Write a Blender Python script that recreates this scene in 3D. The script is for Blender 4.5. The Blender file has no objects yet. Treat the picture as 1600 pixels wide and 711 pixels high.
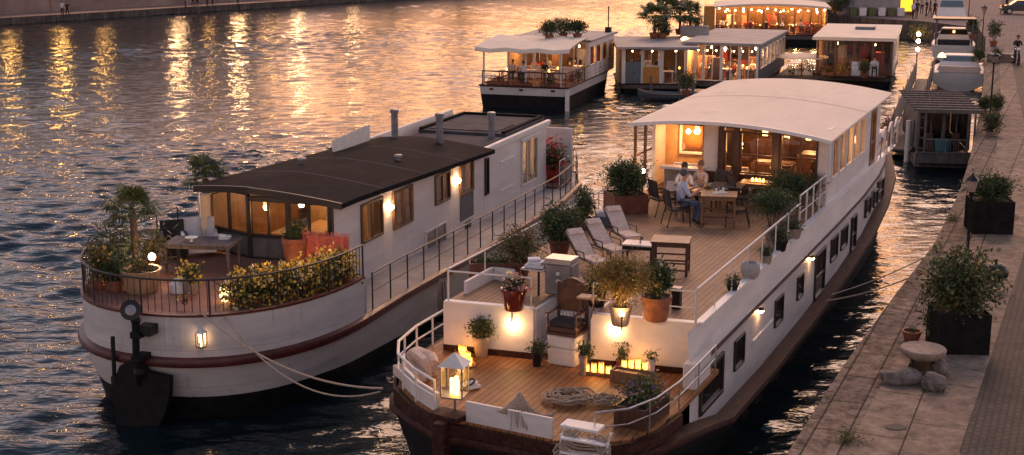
import bpy, bmesh, math, random
import numpy as np
from mathutils import Vector, Matrix
random.seed(7); RNG = np.random.default_rng(7)
R = math.radians; PI = math.pi
sc = bpy.context.scene; col = sc.collection
# ---------------------------------------------------------------- camera
F, YH, CX, CY, HW = 2150.0, -123.0, 800.0, 355.5, 11.2
pitch = math.atan2(CY-YH, F); cp, sp = math.cos(pitch), math.sin(pitch)
cam = bpy.data.objects.new('camera', bpy.data.cameras.new('camera')); col.objects.link(cam)
cam.location = (0, 0, HW); cam.rotation_euler = (PI/2-pitch, 0, 0)
cam.data.sensor_width = 36; cam.data.lens = 36*F/1600; cam.data.clip_end = 3000; cam.data.clip_start = .1
sc.camera = cam
# ---------------------------------------------------------------- dusk sky
w = bpy.data.worlds.new('World'); sc.world = w; w.use_nodes = True
N = w.node_tree.nodes; K = w.node_tree.links; N.clear()
SUN_EL, SUN_ROT = 2.0, 12.0
out = N.new('ShaderNodeOutputWorld'); add = N.new('ShaderNodeAddShader')
b1 = N.new('ShaderNodeBackground'); b2 = N.new('ShaderNodeBackground')
sky = N.new('ShaderNodeTexSky'); sky.sky_type = 'NISHITA'; sky.sun_disc = False
sky.sun_elevation = R(SUN_EL); sky.sun_rotation = R(SUN_ROT)
K.new(sky.outputs[0], b1.inputs[0]); b1.inputs[1].default_value = .05
tc = N.new('ShaderNodeTexCoord'); sx = N.new('ShaderNodeSeparateXYZ'); K.new(tc.outputs['Generated'], sx.inputs[0])
def ramp(stops, src):
    r = N.new('ShaderNodeValToRGB'); e = r.color_ramp.elements
    while len(e) < len(stops): e.new(.5)
    for el, (p, c) in zip(e, stops): el.position = p; el.color = (*c, 1)
    K.new(src, r.inputs[0]); return r
# sunset side (+Y) and the opposite side, by height above the horizon
rs = ramp([(0, (2.3, .88, .27)), (.10, (2.0, .86, .36)), (.22, (1.25, .62, .38)), (.38, (.52, .31, .27)), (.60, (.12, .11, .15)), (1, (.06, .07, .12))], sx.outputs[2])
ro = ramp([(0, (.76, .50, .44)), (.15, (.70, .51, .50)), (.32, (.48, .41, .46)), (.58, (.15, .18, .26)), (1, (.07, .085, .14))], sx.outputs[2])
mr = N.new('ShaderNodeMapRange'); mr.inputs[1].default_value = .86; mr.inputs[2].default_value = 1.0
mr.interpolation_type = 'SMOOTHSTEP'
vd = N.new('ShaderNodeVectorMath'); vd.operation = 'DOT_PRODUCT'; nm_ = N.new('ShaderNodeVectorMath'); nm_.operation = 'NORMALIZE'; fl = N.new('ShaderNodeVectorMath'); fl.operation = 'MULTIPLY'; fl.inputs[1].default_value = (1, 1, 0)
K.new(tc.outputs['Generated'], fl.inputs[0]); K.new(fl.outputs[0], nm_.inputs[0]); K.new(nm_.outputs[0], vd.inputs[0]); vd.inputs[1].default_value = (math.sin(R(6)), math.cos(R(6)), 0)
K.new(vd.outputs['Value'], mr.inputs[0])
mx = N.new('ShaderNodeMix'); mx.data_type = 'RGBA'
K.new(mr.outputs[0], mx.inputs[0]); K.new(ro.outputs[0], mx.inputs[6]); K.new(rs.outputs[0], mx.inputs[7])
K.new(mx.outputs[2], b2.inputs[0])
bk_ = N.new('ShaderNodeMapRange'); K.new(vd.outputs['Value'], bk_.inputs[0]); bk_.inputs[1].default_value = -.3; bk_.inputs[2].default_value = .65; bk_.inputs[3].default_value = 1.35; bk_.inputs[4].default_value = 2.2
K.new(bk_.outputs[0], b2.inputs[1])     # the eastern half of the dusk sky is dimmer
K.new(b1.outputs[0], add.inputs[0]); K.new(b2.outputs[0], add.inputs[1]); K.new(add.outputs[0], out.inputs[0])
sun = bpy.data.objects.new('sun', bpy.data.lights.new('sun', 'SUN')); col.objects.link(sun)
sun.data.energy = 1.7; sun.data.angle = R(30); sun.data.color = (1, .60, .40)
sun.rotation_euler = (R(-50), 0, R(-SUN_ROT))
vs = sc.view_settings; vs.view_transform = 'Standard'; vs.look = 'None'; vs.exposure = 0.0; vs.gamma = 1
sc.render.engine = 'CYCLES'; cy = sc.cycles
cy.use_denoising = True; cy.max_bounces = 6; cy.glossy_bounces = 3; cy.transmission_bounces = 4
cy.transparent_max_bounces = 16; cy.sample_clamp_indirect = 10; cy.sample_clamp_direct = 0
cy.caustics_reflective = False; cy.caustics_refractive = False; cy.use_light_tree = True

# ---------------------------------------------------------------- pixel <-> place
def P(px, py, z=0.0):
    u = (px-CX)/F; v = (CY-py)/F
    d = (u, cp+v*sp, -sp+v*cp); t = (z-HW)/d[2]
    return Vector((d[0]*t, d[1]*t, z))
def ppm(py, z): return (py-YH)/(HW-z)          # pixels of the photograph per metre
AR = math.atan2(979, math.hypot(F, CY-YH)); AL = math.atan2(760, math.hypot(F, CY-YH))
OR = P(1088, 505, 3.5); OR.z = 0
OL = P(540, 395, 2.6); OL.z = 0
def frame(o, a): return Matrix.Translation(o) @ Matrix.Rotation(-a, 4, 'Z')
MR, ML = frame(OR, AR), frame(OL, AL)
def WR(x, y, z): return MR @ Vector((x, y, z))
def WL(x, y, z): return ML @ Vector((x, y, z-.025*max(0, y)))

# ---------------------------------------------------------------- materials
M = {}
def _new(name):
    m = bpy.data.materials.new(name); m.use_nodes = True; return m, m.node_tree.nodes, m.node_tree.links
def mat(name, c, rough=.6, var=.12, scale=3., bump=.0, bscale=20., metal=0., coat=0., spec=.5, stretch=(1, 1, 1), dirt=None, plates=None):
    m, n, k = _new(name); b = n['Principled BSDF']
    tcx = n.new('ShaderNodeTexCoord'); mp = n.new('ShaderNodeMapping'); mp.inputs['Scale'].default_value = stretch
    k.new(tcx.outputs['Object'], mp.inputs[0])
    t = n.new('ShaderNodeTexNoise'); t.inputs['Scale'].default_value = scale; t.inputs['Detail'].default_value = 6; t.inputs['Roughness'].default_value = .65
    k.new(mp.outputs[0], t.inputs[0])
    r = n.new('ShaderNodeValToRGB'); r.color_ramp.elements[0].position = .3; r.color_ramp.elements[1].position = .7
    r.color_ramp.elements[0].color = (*[max(0, v*(1-var*1.6)) for v in c], 1); r.color_ramp.elements[1].color = (*[min(1, v*(1+var)) for v in c], 1)
    k.new(t.outputs[0], r.inputs[0]); k.new(r.outputs[0], b.inputs['Base Color'])
    if dirt:    # streaks and stains of their own shape
        dc, lo, hi, ds, dst = dirt
        m2 = n.new('ShaderNodeMapping'); m2.inputs['Scale'].default_value = dst; k.new(tcx.outputs['Object'], m2.inputs[0])
        t3_ = n.new('ShaderNodeTexNoise'); t3_.inputs['Scale'].default_value = ds; t3_.inputs['Detail'].default_value = 8; t3_.inputs['Roughness'].default_value = .7; k.new(m2.outputs[0], t3_.inputs[0])
        q_ = n.new('ShaderNodeMapRange'); q_.inputs[1].default_value = lo; q_.inputs[2].default_value = hi; k.new(t3_.outputs[0], q_.inputs[0])
        mx_ = n.new('ShaderNodeMix'); mx_.data_type = 'RGBA'; k.new(q_.outputs[0], mx_.inputs[0]); k.new(r.outputs[0], mx_.inputs[6]); mx_.inputs[7].default_value = (*dc, 1); k.new(mx_.outputs[2], b.inputs['Base Color'])
    b.inputs['Roughness'].default_value = rough; b.inputs['Metallic'].default_value = metal
    b.inputs['Coat Weight'].default_value = coat; b.inputs['Specular IOR Level'].default_value = spec
    if bump:
        t2 = n.new('ShaderNodeTexNoise'); t2.inputs['Scale'].default_value = bscale; t2.inputs['Detail'].default_value = 4
        k.new(mp.outputs[0], t2.inputs[0])
        bp = n.new('ShaderNodeBump'); bp.inputs['Strength'].default_value = bump; bp.inputs['Distance'].default_value = .03
        k.new(t2.outputs[0], bp.inputs['Height']); k.new(bp.outputs[0], b.inputs['Normal'])
    if plates:  # welded plate seams
        sx_ = n.new('ShaderNodeSeparateXYZ'); k.new(tcx.outputs['Object'], sx_.inputs[0]); cb = n.new('ShaderNodeCombineXYZ'); k.new(sx_.outputs[1], cb.inputs[0]); k.new(sx_.outputs[2], cb.inputs[1])
        br_ = n.new('ShaderNodeTexBrick'); k.new(cb.outputs[0], br_.inputs[0]); br_.inputs['Scale'].default_value = 1; br_.inputs['Brick Width'].default_value = plates[0]; br_.inputs['Row Height'].default_value = plates[1]; br_.inputs['Mortar Size'].default_value = .012; br_.inputs['Mortar Smooth'].default_value = 1
        b2_ = n.new('ShaderNodeBump'); b2_.inputs['Strength'].default_value = .6; b2_.inputs['Distance'].default_value = .02; k.new(br_.outputs[1], b2_.inputs['Height'])
        if bump: k.new(bp.outputs[0], b2_.inputs['Normal'])
        k.new(b2_.outputs[0], b.inputs['Normal'])
    M[name] = m; return m
def bricks(name, c1, c2, mortar, bw, bh, rough=.8, msize=.012, off=.5, rot=0., bump=.5, var=.35, vscale=1.3):
    m, n, k = _new(name); b = n['Principled BSDF']
    tcx = n.new('ShaderNodeTexCoord'); mp = n.new('ShaderNodeMapping'); mp.inputs['Rotation'].default_value = (0, 0, rot)
    k.new(tcx.outputs['Object'], mp.inputs[0])
    t = n.new('ShaderNodeTexBrick'); k.new(mp.outputs[0], t.inputs[0]); t.offset = off
    t.inputs['Scale'].default_value = 1; t.inputs['Brick Width'].default_value = bw; t.inputs['Row Height'].default_value = bh
    t.inputs['Mortar Size'].default_value = msize; t.inputs['Mortar Smooth'].default_value = .3
    t.inputs[1].default_value = (*c1, 1); t.inputs[2].default_value = (*c2, 1); t.inputs[3].default_value = (*mortar, 1)
    ns = n.new('ShaderNodeTexNoise'); ns.inputs['Scale'].default_value = vscale; ns.inputs['Detail'].default_value = 8; ns.inputs['Roughness'].default_value = .7
    k.new(mp.outputs[0], ns.inputs[0])
    mrg = n.new('ShaderNodeMapRange'); mrg.inputs[1].default_value = .3; mrg.inputs[2].default_value = .7
    mrg.inputs[3].default_value = 1-var; mrg.inputs[4].default_value = 1+var*.6
    k.new(ns.outputs[0], mrg.inputs[0])
    ml = n.new('ShaderNodeVectorMath'); ml.operation = 'SCALE'
    k.new(t.outputs[0], ml.inputs[0]); k.new(mrg.outputs[0], ml.inputs['Scale']); k.new(ml.outputs[0], b.inputs['Base Color'])
    b.inputs['Roughness'].default_value = rough; b.inputs['Specular IOR Level'].default_value = .2
    bp = n.new('ShaderNodeBump'); bp.inputs['Strength'].default_value = min(1, bump); bp.inputs['Distance'].default_value = .02*max(1, bump)*1.5
    mm = n.new('ShaderNodeMath'); mm.operation = 'MULTIPLY_ADD'; k.new(ns.outputs[0], mm.inputs[0]); mm.inputs[1].default_value = .8
    iv = n.new('ShaderNodeMath'); iv.operation = 'SUBTRACT'; iv.inputs[0].default_value = 1; k.new(t.outputs[1], iv.inputs[1])
    k.new(iv.outputs[0], mm.inputs[2]); k.new(mm.outputs[0], bp.inputs['Height']); k.new(bp.outputs[0], b.inputs['Normal'])
    M[name] = m; return m
def emit(name, c, s):
    m, n, k = _new(name); b = n['Principled BSDF']; b.inputs['Base Color'].default_value = (*c, 1)
    b.inputs['Emission Color'].default_value = (*c, 1); b.inputs['Emission Strength'].default_value = s
    M[name] = m; return m
def glass(name, tint=(.9, .9, .9), gl=.12, rough=.02):
    m, n, k = _new(name); n.remove(n['Principled BSDF'])
    g = n.new('ShaderNodeBsdfGlossy'); g.inputs['Roughness'].default_value = rough
    t = n.new('ShaderNodeBsdfTransparent'); t.inputs[0].default_value = (*tint, 1)
    fr = n.new('ShaderNodeFresnel'); fr.inputs[0].default_value = 1.5
    ad = n.new('ShaderNodeMath'); ad.operation = 'ADD'; ad.use_clamp = True; k.new(fr.outputs[0], ad.inputs[0]); ad.inputs[1].default_value = gl
    mi = n.new('ShaderNodeMixShader'); k.new(ad.outputs[0], mi.inputs[0]); k.new(t.outputs[0], mi.inputs[1]); k.new(g.outputs[0], mi.inputs[2])
    k.new(mi.outputs[0], n['Material Output'].inputs[0]); M[name] = m; return m
def leafmat(name, c, rough=.5, tr=.25):
    m, n, k = _new(name); b = n['Principled BSDF']
    g = n.new('ShaderNodeNewGeometry'); r = n.new('ShaderNodeValToRGB')
    r.color_ramp.elements[0].color = (*[v*.55 for v in c], 1); r.color_ramp.elements[1].color = (*[min(1, v*1.5) for v in c], 1)
    k.new(g.outputs['Random Per Island'], r.inputs[0]); k.new(r.outputs[0], b.inputs['Base Color'])
    b.inputs['Roughness'].default_value = rough
    tl = n.new('ShaderNodeBsdfTranslucent'); k.new(r.outputs[0], tl.inputs[0])
    mi = n.new('ShaderNodeMixShader'); mi.inputs[0].default_value = tr
    k.new(b.outputs[0], mi.inputs[1]); k.new(tl.outputs[0], mi.inputs[2]); k.new(mi.outputs[0], n['Material Output'].inputs[0])
    M[name] = m; return m
mat('white_paint', (.70, .64, .61), .5, .10, 1.2, .2, 6, stretch=(1, .35, 2.2), dirt=((.36, .25, .19), .60, .86, 5, (1.6, 1.6, .16)))
mat('hull_white', (.60, .55, .53), .42, .16, .8, .3, 2.5, stretch=(.5, .35, 2.5), dirt=((.24, .13, .08), .58, .88, 4, (1.8, 1.8, .14)), plates=(2.7, .9))
mat('trim_white', (.8, .76, .73), .45, .05)
mat('hull_black', (.010, .010, .012), .6, .4, 3, .3, 8, spec=.2)
mat('planter_black', (.014, .013, .014), .65, .4, 4, .25, 12, spec=.1)
mat('pale_grey', (.40, .37, .35), .6, .15, 5, .3, 15)
mat('strake_red', (.085, .014, .014), .38, .35, 4, .2, 30)
mat('strake_brown', (.055, .021, .015), .6, .45, 3, .3, 14, stretch=(3, .5, 3), spec=.15)
mat('felt_grey', (.085, .078, .086), .85, .3, 1.2, .3, 50, spec=.15)
mat('roof_dark', (.009, .009, .013), .85, .3, .9, .3, 60, spec=.06, dirt=((.024, .022, .028), .5, .72, 1.1, (1, .5, 1)))
mat('roof_canvas', (.84, .70, .57), .75, .06, .6, .5, 1.3, stretch=(1, .4, 1), dirt=((.55, .45, .40), .55, .85, 1.6, (1, .35, 1)))
mat('roof_grey', (.32, .30, .31), .7, .2, 1)
mat('frame_dark', (.022, .017, .017), .4, .2)
mat('frame_white', (.7, .66, .62), .5, .1)
mat('frame_wood', (.17, .085, .04), .5, .35, 4, stretch=(6, 6, .8))
mat('panel_blue', (.12, .15, .19), .5, .15)
mat('panel_grey', (.09, .095, .11), .5, .2)
mat('panel_orange', (.55, .24, .05), .5, .15)
mat('steel', (.55, .52, .5), .35, .15, 8, metal=.85)
mat('rail_dark', (.03, .018, .017), .45, .3)
mat('rail_white', (.72, .66, .62), .4, .1)
mat('chimney_steel', (.22, .23, .26), .45, .25, 5, metal=.6)
mat('terracotta', (.28, .10, .05), .7, .3, 5, .3, 30)
mat('corten', (.17, .055, .035), .7, .3, 4, .3, 20)
mat('glazed_red', (.13, .014, .012), .15, .3, 4, coat=.6)
mat('stone_pot', (.33, .25, .20), .8, .25, 6, .4, 20)
mat('soil', (.04, .028, .02), .9, .4, 20, .5, 30)
mat('wood_table', (.24, .12, .06), .45, .3, 3, .15, 20, stretch=(8, .8, 1))
mat('wood_dark', (.075, .032, .022), .4, .35, 3, .15, 20, stretch=(6, 1, 1))
mat('wood_light', (.42, .27, .15), .5, .25, 3, stretch=(6, 1, 1))
mat('wood_grey', (.14, .115, .11), .75, .4, 2, .4, 12, stretch=(5, 1, 1))
mat('bark', (.11, .08, .055), .9, .35, 8, .6, 25)
mat('metal_dark', (.018, .018, .02), .42, .3, metal=.4)
mat('metal_grey', (.28, .27, .28), .4, .2, metal=.5)
mat('rubber', (.012, .012, .012), .7, .3, bump=.3)
mat('cloth_white', (.72, .70, .72), .85, .08, 4, .3, 18)
mat('cloth_shirt', (.50, .54, .66), .85, .08, 6, .4, 14)
mat('cloth_blue', (.045, .07, .14), .85, .2)
mat('cloth_jeans', (.09, .12, .20), .85, .2, 8)
mat('cloth_pink', (.50, .13, .10), .85, .3, 9, .5, 30)
mat('cloth_stripe', (.66, .50, .42), .8, .2, 14)
mat('cloth_teal', (.03, .15, .17), .8, .2)
mat('cloth_red', (.32, .035, .03), .8, .2)
mat('cloth_chair', (.06, .045, .042), .8, .3, 9, .3, 40)
mat('cloth_dark', (.025, .022, .026), .8, .25)
mat('skin', (.52, .29, .20), .5, .08)
mat('hair', (.03, .02, .014), .6, .3)
mat('hair_grey', (.10, .085, .075), .6, .3)
mat('wicker', (.20, .13, .075), .7, .35, 30, .5, 60)
mat('rope', (.40, .31, .24), .85, .25, 30, .4, 80)
mat('ceramic', (.78, .76, .74), .2, .04)
mat('wall_warm', (.55, .33, .16), .7, .2, 1.5)
mat('far_stone', (.30, .21, .18), .85, .3, .25, .4, 2)
mat('curtain', (.72, .55, .34), .9, .25, 2, .4, 9, stretch=(1, 6, .4))
mat('leather', (.10, .042, .02), .5, .4, 5, .3, 20)
mat('inner_dark', (.09, .05, .03), .6, .4, 2)
mat('rust', (.20, .08, .04), .8, .45, 5, .5, 20)
mat('car_paint', (.05, .055, .065), .25, .1, coat=.7)
mat('yellow_paint', (.75, .42, .03), .5, .1)
bricks('deck_teak', (.37, .22, .135), (.32, .185, .11), (.10, .06, .04), 2.6, .13, .6, .008, rot=PI/2, bump=.25, var=.22, vscale=1.6)
bricks('deck_warm', (.36, .16, .065), (.26, .11, .045), (.05, .025, .015), 2.4, .14, .5, .010, rot=PI/2, bump=.3, var=.3, vscale=1.8)
bricks('deck_terrace', (.30, .15, .12), (.25, .12, .10), (.07, .035, .03), 2.0, .13, .6, .008, rot=0, bump=.3, var=.25, vscale=2)
bricks('slabs', (.34, .25, .185), (.27, .198, .15), (.08, .055, .045), 2.6, 1.35, .9, .016, rot=R(-67), bump=1., var=.62, vscale=2.6, off=.37)
bricks('kerb_stone', (.28, .205, .155), (.20, .15, .118), (.06, .045, .04), 1.7, .62, .9, .02, rot=R(-67), bump=1.5, var=.85, vscale=4.2, off=.3)
bricks('cobbles', (.062, .052, .052), (.036, .031, .033), (.02, .018, .02), .22, .13, .7, .018, rot=R(-67), bump=1, var=.5, vscale=.9)
bricks('plaza', (.21, .165, .155), (.18, .14, .135), (.09, .07, .07), .8, .5, .8, .02, rot=R(20), bump=.3, var=.3, vscale=.6)
bricks('quay_wall', (.14, .115, .10), (.10, .08, .075), (.03, .025, .025), 1.2, .5, .85, .02, bump=.6, var=.5)
glass('pane', (.95, .92, .88), .04); glass('pane_dark', (.35, .32, .3), .25); glass('pane_clear', (.95, .95, .95), .02); glass('pane_amber', (1, .78, .5), .05)
emit('bulb', (1, .62, .28), 70); emit('candle', (1, .55, .12), 8); emit('lamp_white', (1, .74, .42), 22)
emit('lamp_soft', (1, .60, .22), 5); emit('room_glow', (1, .55, .2), 1.2); emit('screen', (.35, .4, .6), 1.0)
emit('street_bulb', (1, .50, .12), 130); emit('street_white', (1, .56, .25), 150); emit('yellow_sign', (1, .55, .03), 1.6); emit('sign_glow', (1, .8, .45), 3)
for n_, c_ in dict(leaf_dark=(.035, .055, .022), leaf_mid=(.06, .095, .03), leaf_olive=(.12, .10, .03), leaf_gold=(.26, .17, .035), leaf_pale=(.13, .15, .06), flower_yellow=(.80, .48, .06),
                   flower_white=(.74, .58, .36), flower_pink=(.55, .18, .20), flower_purple=(.16, .09, .22), flower_red=(.5, .03, .03), palm_leaf=(.11, .13, .05), dry=(.16, .09, .045)).items(): leafmat(n_, c_)

# ---------------------------------------------------------------- mesh builder
class MB:
    def __init__(s, base=None): s.v = []; s.f = []; s.m = []; s.b = base or Matrix.Identity(4); s.k = 0
    def add(s, vs_, fs, mi=None):
        o = len(s.v); b = s.b
        s.v += [tuple(b @ Vector(p)) for p in vs_]
        s.f += [tuple(i+o for i in f) for f in fs]; s.m += [s.k if mi is None else mi]*len(fs); return s
    def box(s, c, d, rz=0, mi=None, rx=0, ry=0):
        q = Matrix.Translation(c) @ Matrix.Rotation(rz, 4, 'Z') @ Matrix.Rotation(ry, 4, 'Y') @ Matrix.Rotation(rx, 4, 'X')
        h = [v/2 for v in d]; bv = min(h)*.18 if min(h) > .012 else 0
        # chamfered box: 24 corners
        if bv:
            bm = bmesh.new(); bmesh.ops.create_cube(bm, size=1)
            for v_ in bm.verts: v_.co = Vector((v_.co.x*d[0], v_.co.y*d[1], v_.co.z*d[2]))
            bmesh.ops.bevel(bm, geom=bm.edges[:], offset=min(bv, .025), segments=1, affect='EDGES')
            bm.verts.index_update()
            vs_ = [q @ v_.co for v_ in bm.verts]; fs = [[v_.index for v_ in f.verts] for f in bm.faces]; bm.free()
            return s.add(vs_, fs, mi)
        vs_ = [q @ Vector((x*h[0], y*h[1], z*h[2])) for x in (-1, 1) for y in (-1, 1) for z in (-1, 1)]
        return s.add(vs_, [(0, 1, 3, 2), (4, 6, 7, 5), (0, 4, 5, 1), (2, 3, 7, 6), (0, 2, 6, 4), (1, 5, 7, 3)], mi)
    def bb(s, x0, x1, y0, y1, z0, z1, mi=None): return s.box(((x0+x1)/2, (y0+y1)/2, (z0+z1)/2), (abs(x1-x0), abs(y1-y0), abs(z1-z0)), 0, mi)
    def tube(s, pts, r, n=6, mi=None, closed=False):
        pts = [Vector(p) for p in pts]; rs_ = r if isinstance(r, (list, tuple)) else [r]*len(pts); vs_ = []; fs = []; L = len(pts)
        for i, p in enumerate(pts):
            a = pts[(i-1) % L] if (closed or i) else p; b = pts[(i+1) % L] if (closed or i < L-1) else p
            t = (b-a); t = t.normalized() if t.length > 1e-6 else Vector((0, 0, 1))
            u = t.cross(Vector((0, 0, 1))) if abs(t.z) < .95 else t.cross(Vector((0, 1, 0))); u.normalize(); w_ = t.cross(u)
            for k in range(n):
                an = 2*PI*k/n+PI/n; vs_.append(p+(u*math.cos(an)+w_*math.sin(an))*rs_[i])
        for i in range(L if closed else L-1):
            j = (i+1) % L
            for k in range(n): fs.append((i*n+k, i*n+(k+1) % n, j*n+(k+1) % n, j*n+k))
        if not closed: fs += [tuple(range(n))[::-1], tuple(range((L-1)*n, L*n))]
        return s.add(vs_, fs, mi)
    def lathe(s, prof, c=(0, 0, 0), n=16, mi=None, sy=1.):
        vs_ = []; fs = []
        for r, z in prof:
            for k in range(n): a = 2*PI*k/n; vs_.append((c[0]+r*math.cos(a), c[1]+r*sy*math.sin(a), c[2]+z))
        for i in range(len(prof)-1):
            for k in range(n): fs.append((i*n+k, i*n+(k+1) % n, (i+1)*n+(k+1) % n, (i+1)*n+k))
        fs += [tuple(range(n))[::-1], tuple(range((len(prof)-1)*n, len(prof)*n))]
        return s.add(vs_, fs, mi)
    def prism(s, poly, z0, z1, mi=None):
        n = len(poly); z0f = z0 if callable(z0) else (lambda x, y: z0); z1f = z1 if callable(z1) else (lambda x, y: z1)
        a = sum(poly[i][0]*poly[(i+1) % n][1]-poly[(i+1) % n][0]*poly[i][1] for i in range(n))
        if a < 0: poly = poly[::-1]
        vs_ = [(x, y, z0f(x, y)) for x, y in poly]+[(x, y, z1f(x, y)) for x, y in poly]
        fs = [tuple(range(n))[::-1], tuple(range(n, 2*n))]+[(i, (i+1) % n, (i+1) % n+n, i+n) for i in range(n)]
        return s.add(vs_, fs, mi)
    def loft(s, rings, closed=False, cap=False, mi=None):
        n = len(rings[0]); vs_ = [p for r in rings for p in r]; fs = []
        for i in range(len(rings)-1):
            for k in range(n if closed else n-1): fs.append((i*n+k, i*n+(k+1) % n, (i+1)*n+(k+1) % n, (i+1)*n+k))
        if cap: fs += [tuple(range(n))[::-1], tuple(range((len(rings)-1)*n, len(rings)*n))]
        return s.add(vs_, fs, mi)
    def strip(s, pts, h0, h1, t=.03, mi=None, closed=False):
        """a thin upright wall following pts in plan, from z0+h0 to z0+h1"""
        pts = [Vector(p) for p in pts]; L = len(pts); o = []
        for i, p in enumerate(pts):
            a = pts[(i-1) % L] if (closed or i) else p; b = pts[(i+1) % L] if (closed or i < L-1) else p
            d = (b-a); d.z = 0; d.normalize(); o.append(Vector((d.y, -d.x, 0))*t/2)
        rings = [[p+q+Vector((0, 0, h0)) for p, q in zip(pts, o)], [p+q+Vector((0, 0, h1)) for p, q in zip(pts, o)],
                 [p-q+Vector((0, 0, h1)) for p, q in zip(pts, o)], [p-q+Vector((0, 0, h0)) for p, q in zip(pts, o)]]
        rings.append(rings[0]); s.loft(rings, closed, False, mi)
        if not closed: n = L; s.add([rings[j][i] for i in (0, -1) for j in range(4)], [(0, 1, 2, 3), (7, 6, 5, 4)], mi)
        return s
    def quad(s, a, b, c, d, mi=None): return s.add([a, b, c, d], [(0, 1, 2, 3)], mi)
    def ball(s, c, r, n=10, mi=None, sc_=(1, 1, 1)):
        m_ = max(4, n//2); prof = [(r*math.sin(PI*i/m_)+1e-4, -r*math.cos(PI*i/m_)) for i in range(m_+1)]
        vs0 = len(s.v); old = s.b; s.b = old @ Matrix.Translation(c) @ Matrix.Diagonal((*sc_, 1)); s.lathe(prof, n=n, mi=mi); s.b = old; return s
    def leaves(s, c, rad, n, size, mi=(0,), shell=.45, clump=6, droop=0., flat=0., aspect=2.2, zmin=None, fine=True):
        """leaf blades gathered in clumps through an ellipsoid"""
        if fine: n = int(n*2.4); size *= .60; clump = int(clump*1.6)
        c = np.array(c, float); rad = np.array(rad, float)
        cc = RNG.normal(size=(max(1, n//clump), 3)); cc /= np.linalg.norm(cc, axis=1)[:, None]
        rr = (shell+(1-shell)*RNG.random(len(cc)))[:, None]; rr *= 1+.18*RNG.normal(size=(len(cc), 1)); cc *= rr
        idx = RNG.integers(0, len(cc), n); pos = cc[idx]*rad*.88+RNG.normal(size=(n, 3))*size*.9
        d = RNG.normal(size=(n, 3))+cc[idx]*.9; d[:, 2] = d[:, 2]*(1-flat)-droop; d /= np.linalg.norm(d, axis=1)[:, None]
        u = np.cross(d, RNG.normal(size=(n, 3))); u /= np.linalg.norm(u, axis=1)[:, None]
        sz = size*(.6+.8*RNG.random(n))[:, None]
        p0 = pos+c; p2 = p0+d*sz; pm = p0+d*sz*.5; hw = u*sz/aspect*.5
        if zmin is not None:
            for q_ in (p0, p2, pm): q_[:, 2] = np.maximum(q_[:, 2], zmin)
        V = np.stack([p0, pm+hw, p2, pm-hw], 1).reshape(-1, 3)
        B = np.array(s.b); V = V @ B[:3, :3].T+B[:3, 3]
        o = len(s.v); s.v += [tuple(p) for p in V]; s.f += [(o+4*i, o+4*i+1, o+4*i+2, o+4*i+3) for i in range(n)]
        ch = RNG.integers(0, len(mi), max(1, n//clump)+1)
        s.m += [mi[ch[i]] if RNG.random() < .8 else mi[RNG.integers(0, len(mi))] for i in idx]; return s
    def build(s, name, mats, parent=None, smooth=False, loc=None, rz=0):
        me = bpy.data.meshes.new(name); me.from_pydata(s.v, [], s.f)
        for m_ in ([mats] if isinstance(mats, str) else mats): me.materials.append(M[m_])
        if len(set(s.m)) > 1 or (s.m and s.m[0]): me.polygons.foreach_set('material_index', s.m)
        if smooth: me.shade_smooth() if hasattr(me, 'shade_smooth') else None
        me.update(); o = bpy.data.objects.new(name, me); col.objects.link(o)
        if smooth:
            try: me.set_sharp_from_angle(angle=R(40))
            except Exception: pass
        if parent is not None: o.parent = parent
        if loc is not None: o.location = loc; o.rotation_euler = (0, 0, rz)
        return o
def tag(o, label, cat, group=None):
    o['label'] = label; o['category'] = cat
    if group: o['group'] = group
    return o
def thing(name, label, cat, loc=(0, 0, 0), rz=0, group=None):
    o = bpy.data.objects.new(name, None); col.objects.link(o); o.location = loc; o.rotation_euler = (0, 0, rz); o.empty_display_size = .2
    return tag(o, label, cat, group)
def struct(o, kind='structure'): o['kind'] = kind; return o
def light(parent, loc, e, c=(1, .55, .22), r=.12, name='glow'):
    c = (c[0], c[1]*.88, c[2]*.78)
    l = bpy.data.lights.new(name, 'POINT'); l.energy = e; l.color = c; l.shadow_soft_size = r
    o = bpy.data.objects.new(name, l); col.objects.link(o); o.parent = parent; o.location = loc; return o
def dup(root, loc, rz=None, label=None):
    def cp_(o, par):
        c = o.copy(); col.objects.link(c); c.parent = par
        for ch in list(o.children): cp_(ch, c)
        return c
    r = cp_(root, None); r.location = loc
    if rz is not None: r.rotation_euler = (0, 0, rz)
    if label: r['label'] = label
    return r
def rot(a): return Matrix.Rotation(a, 4, 'Z')

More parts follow.
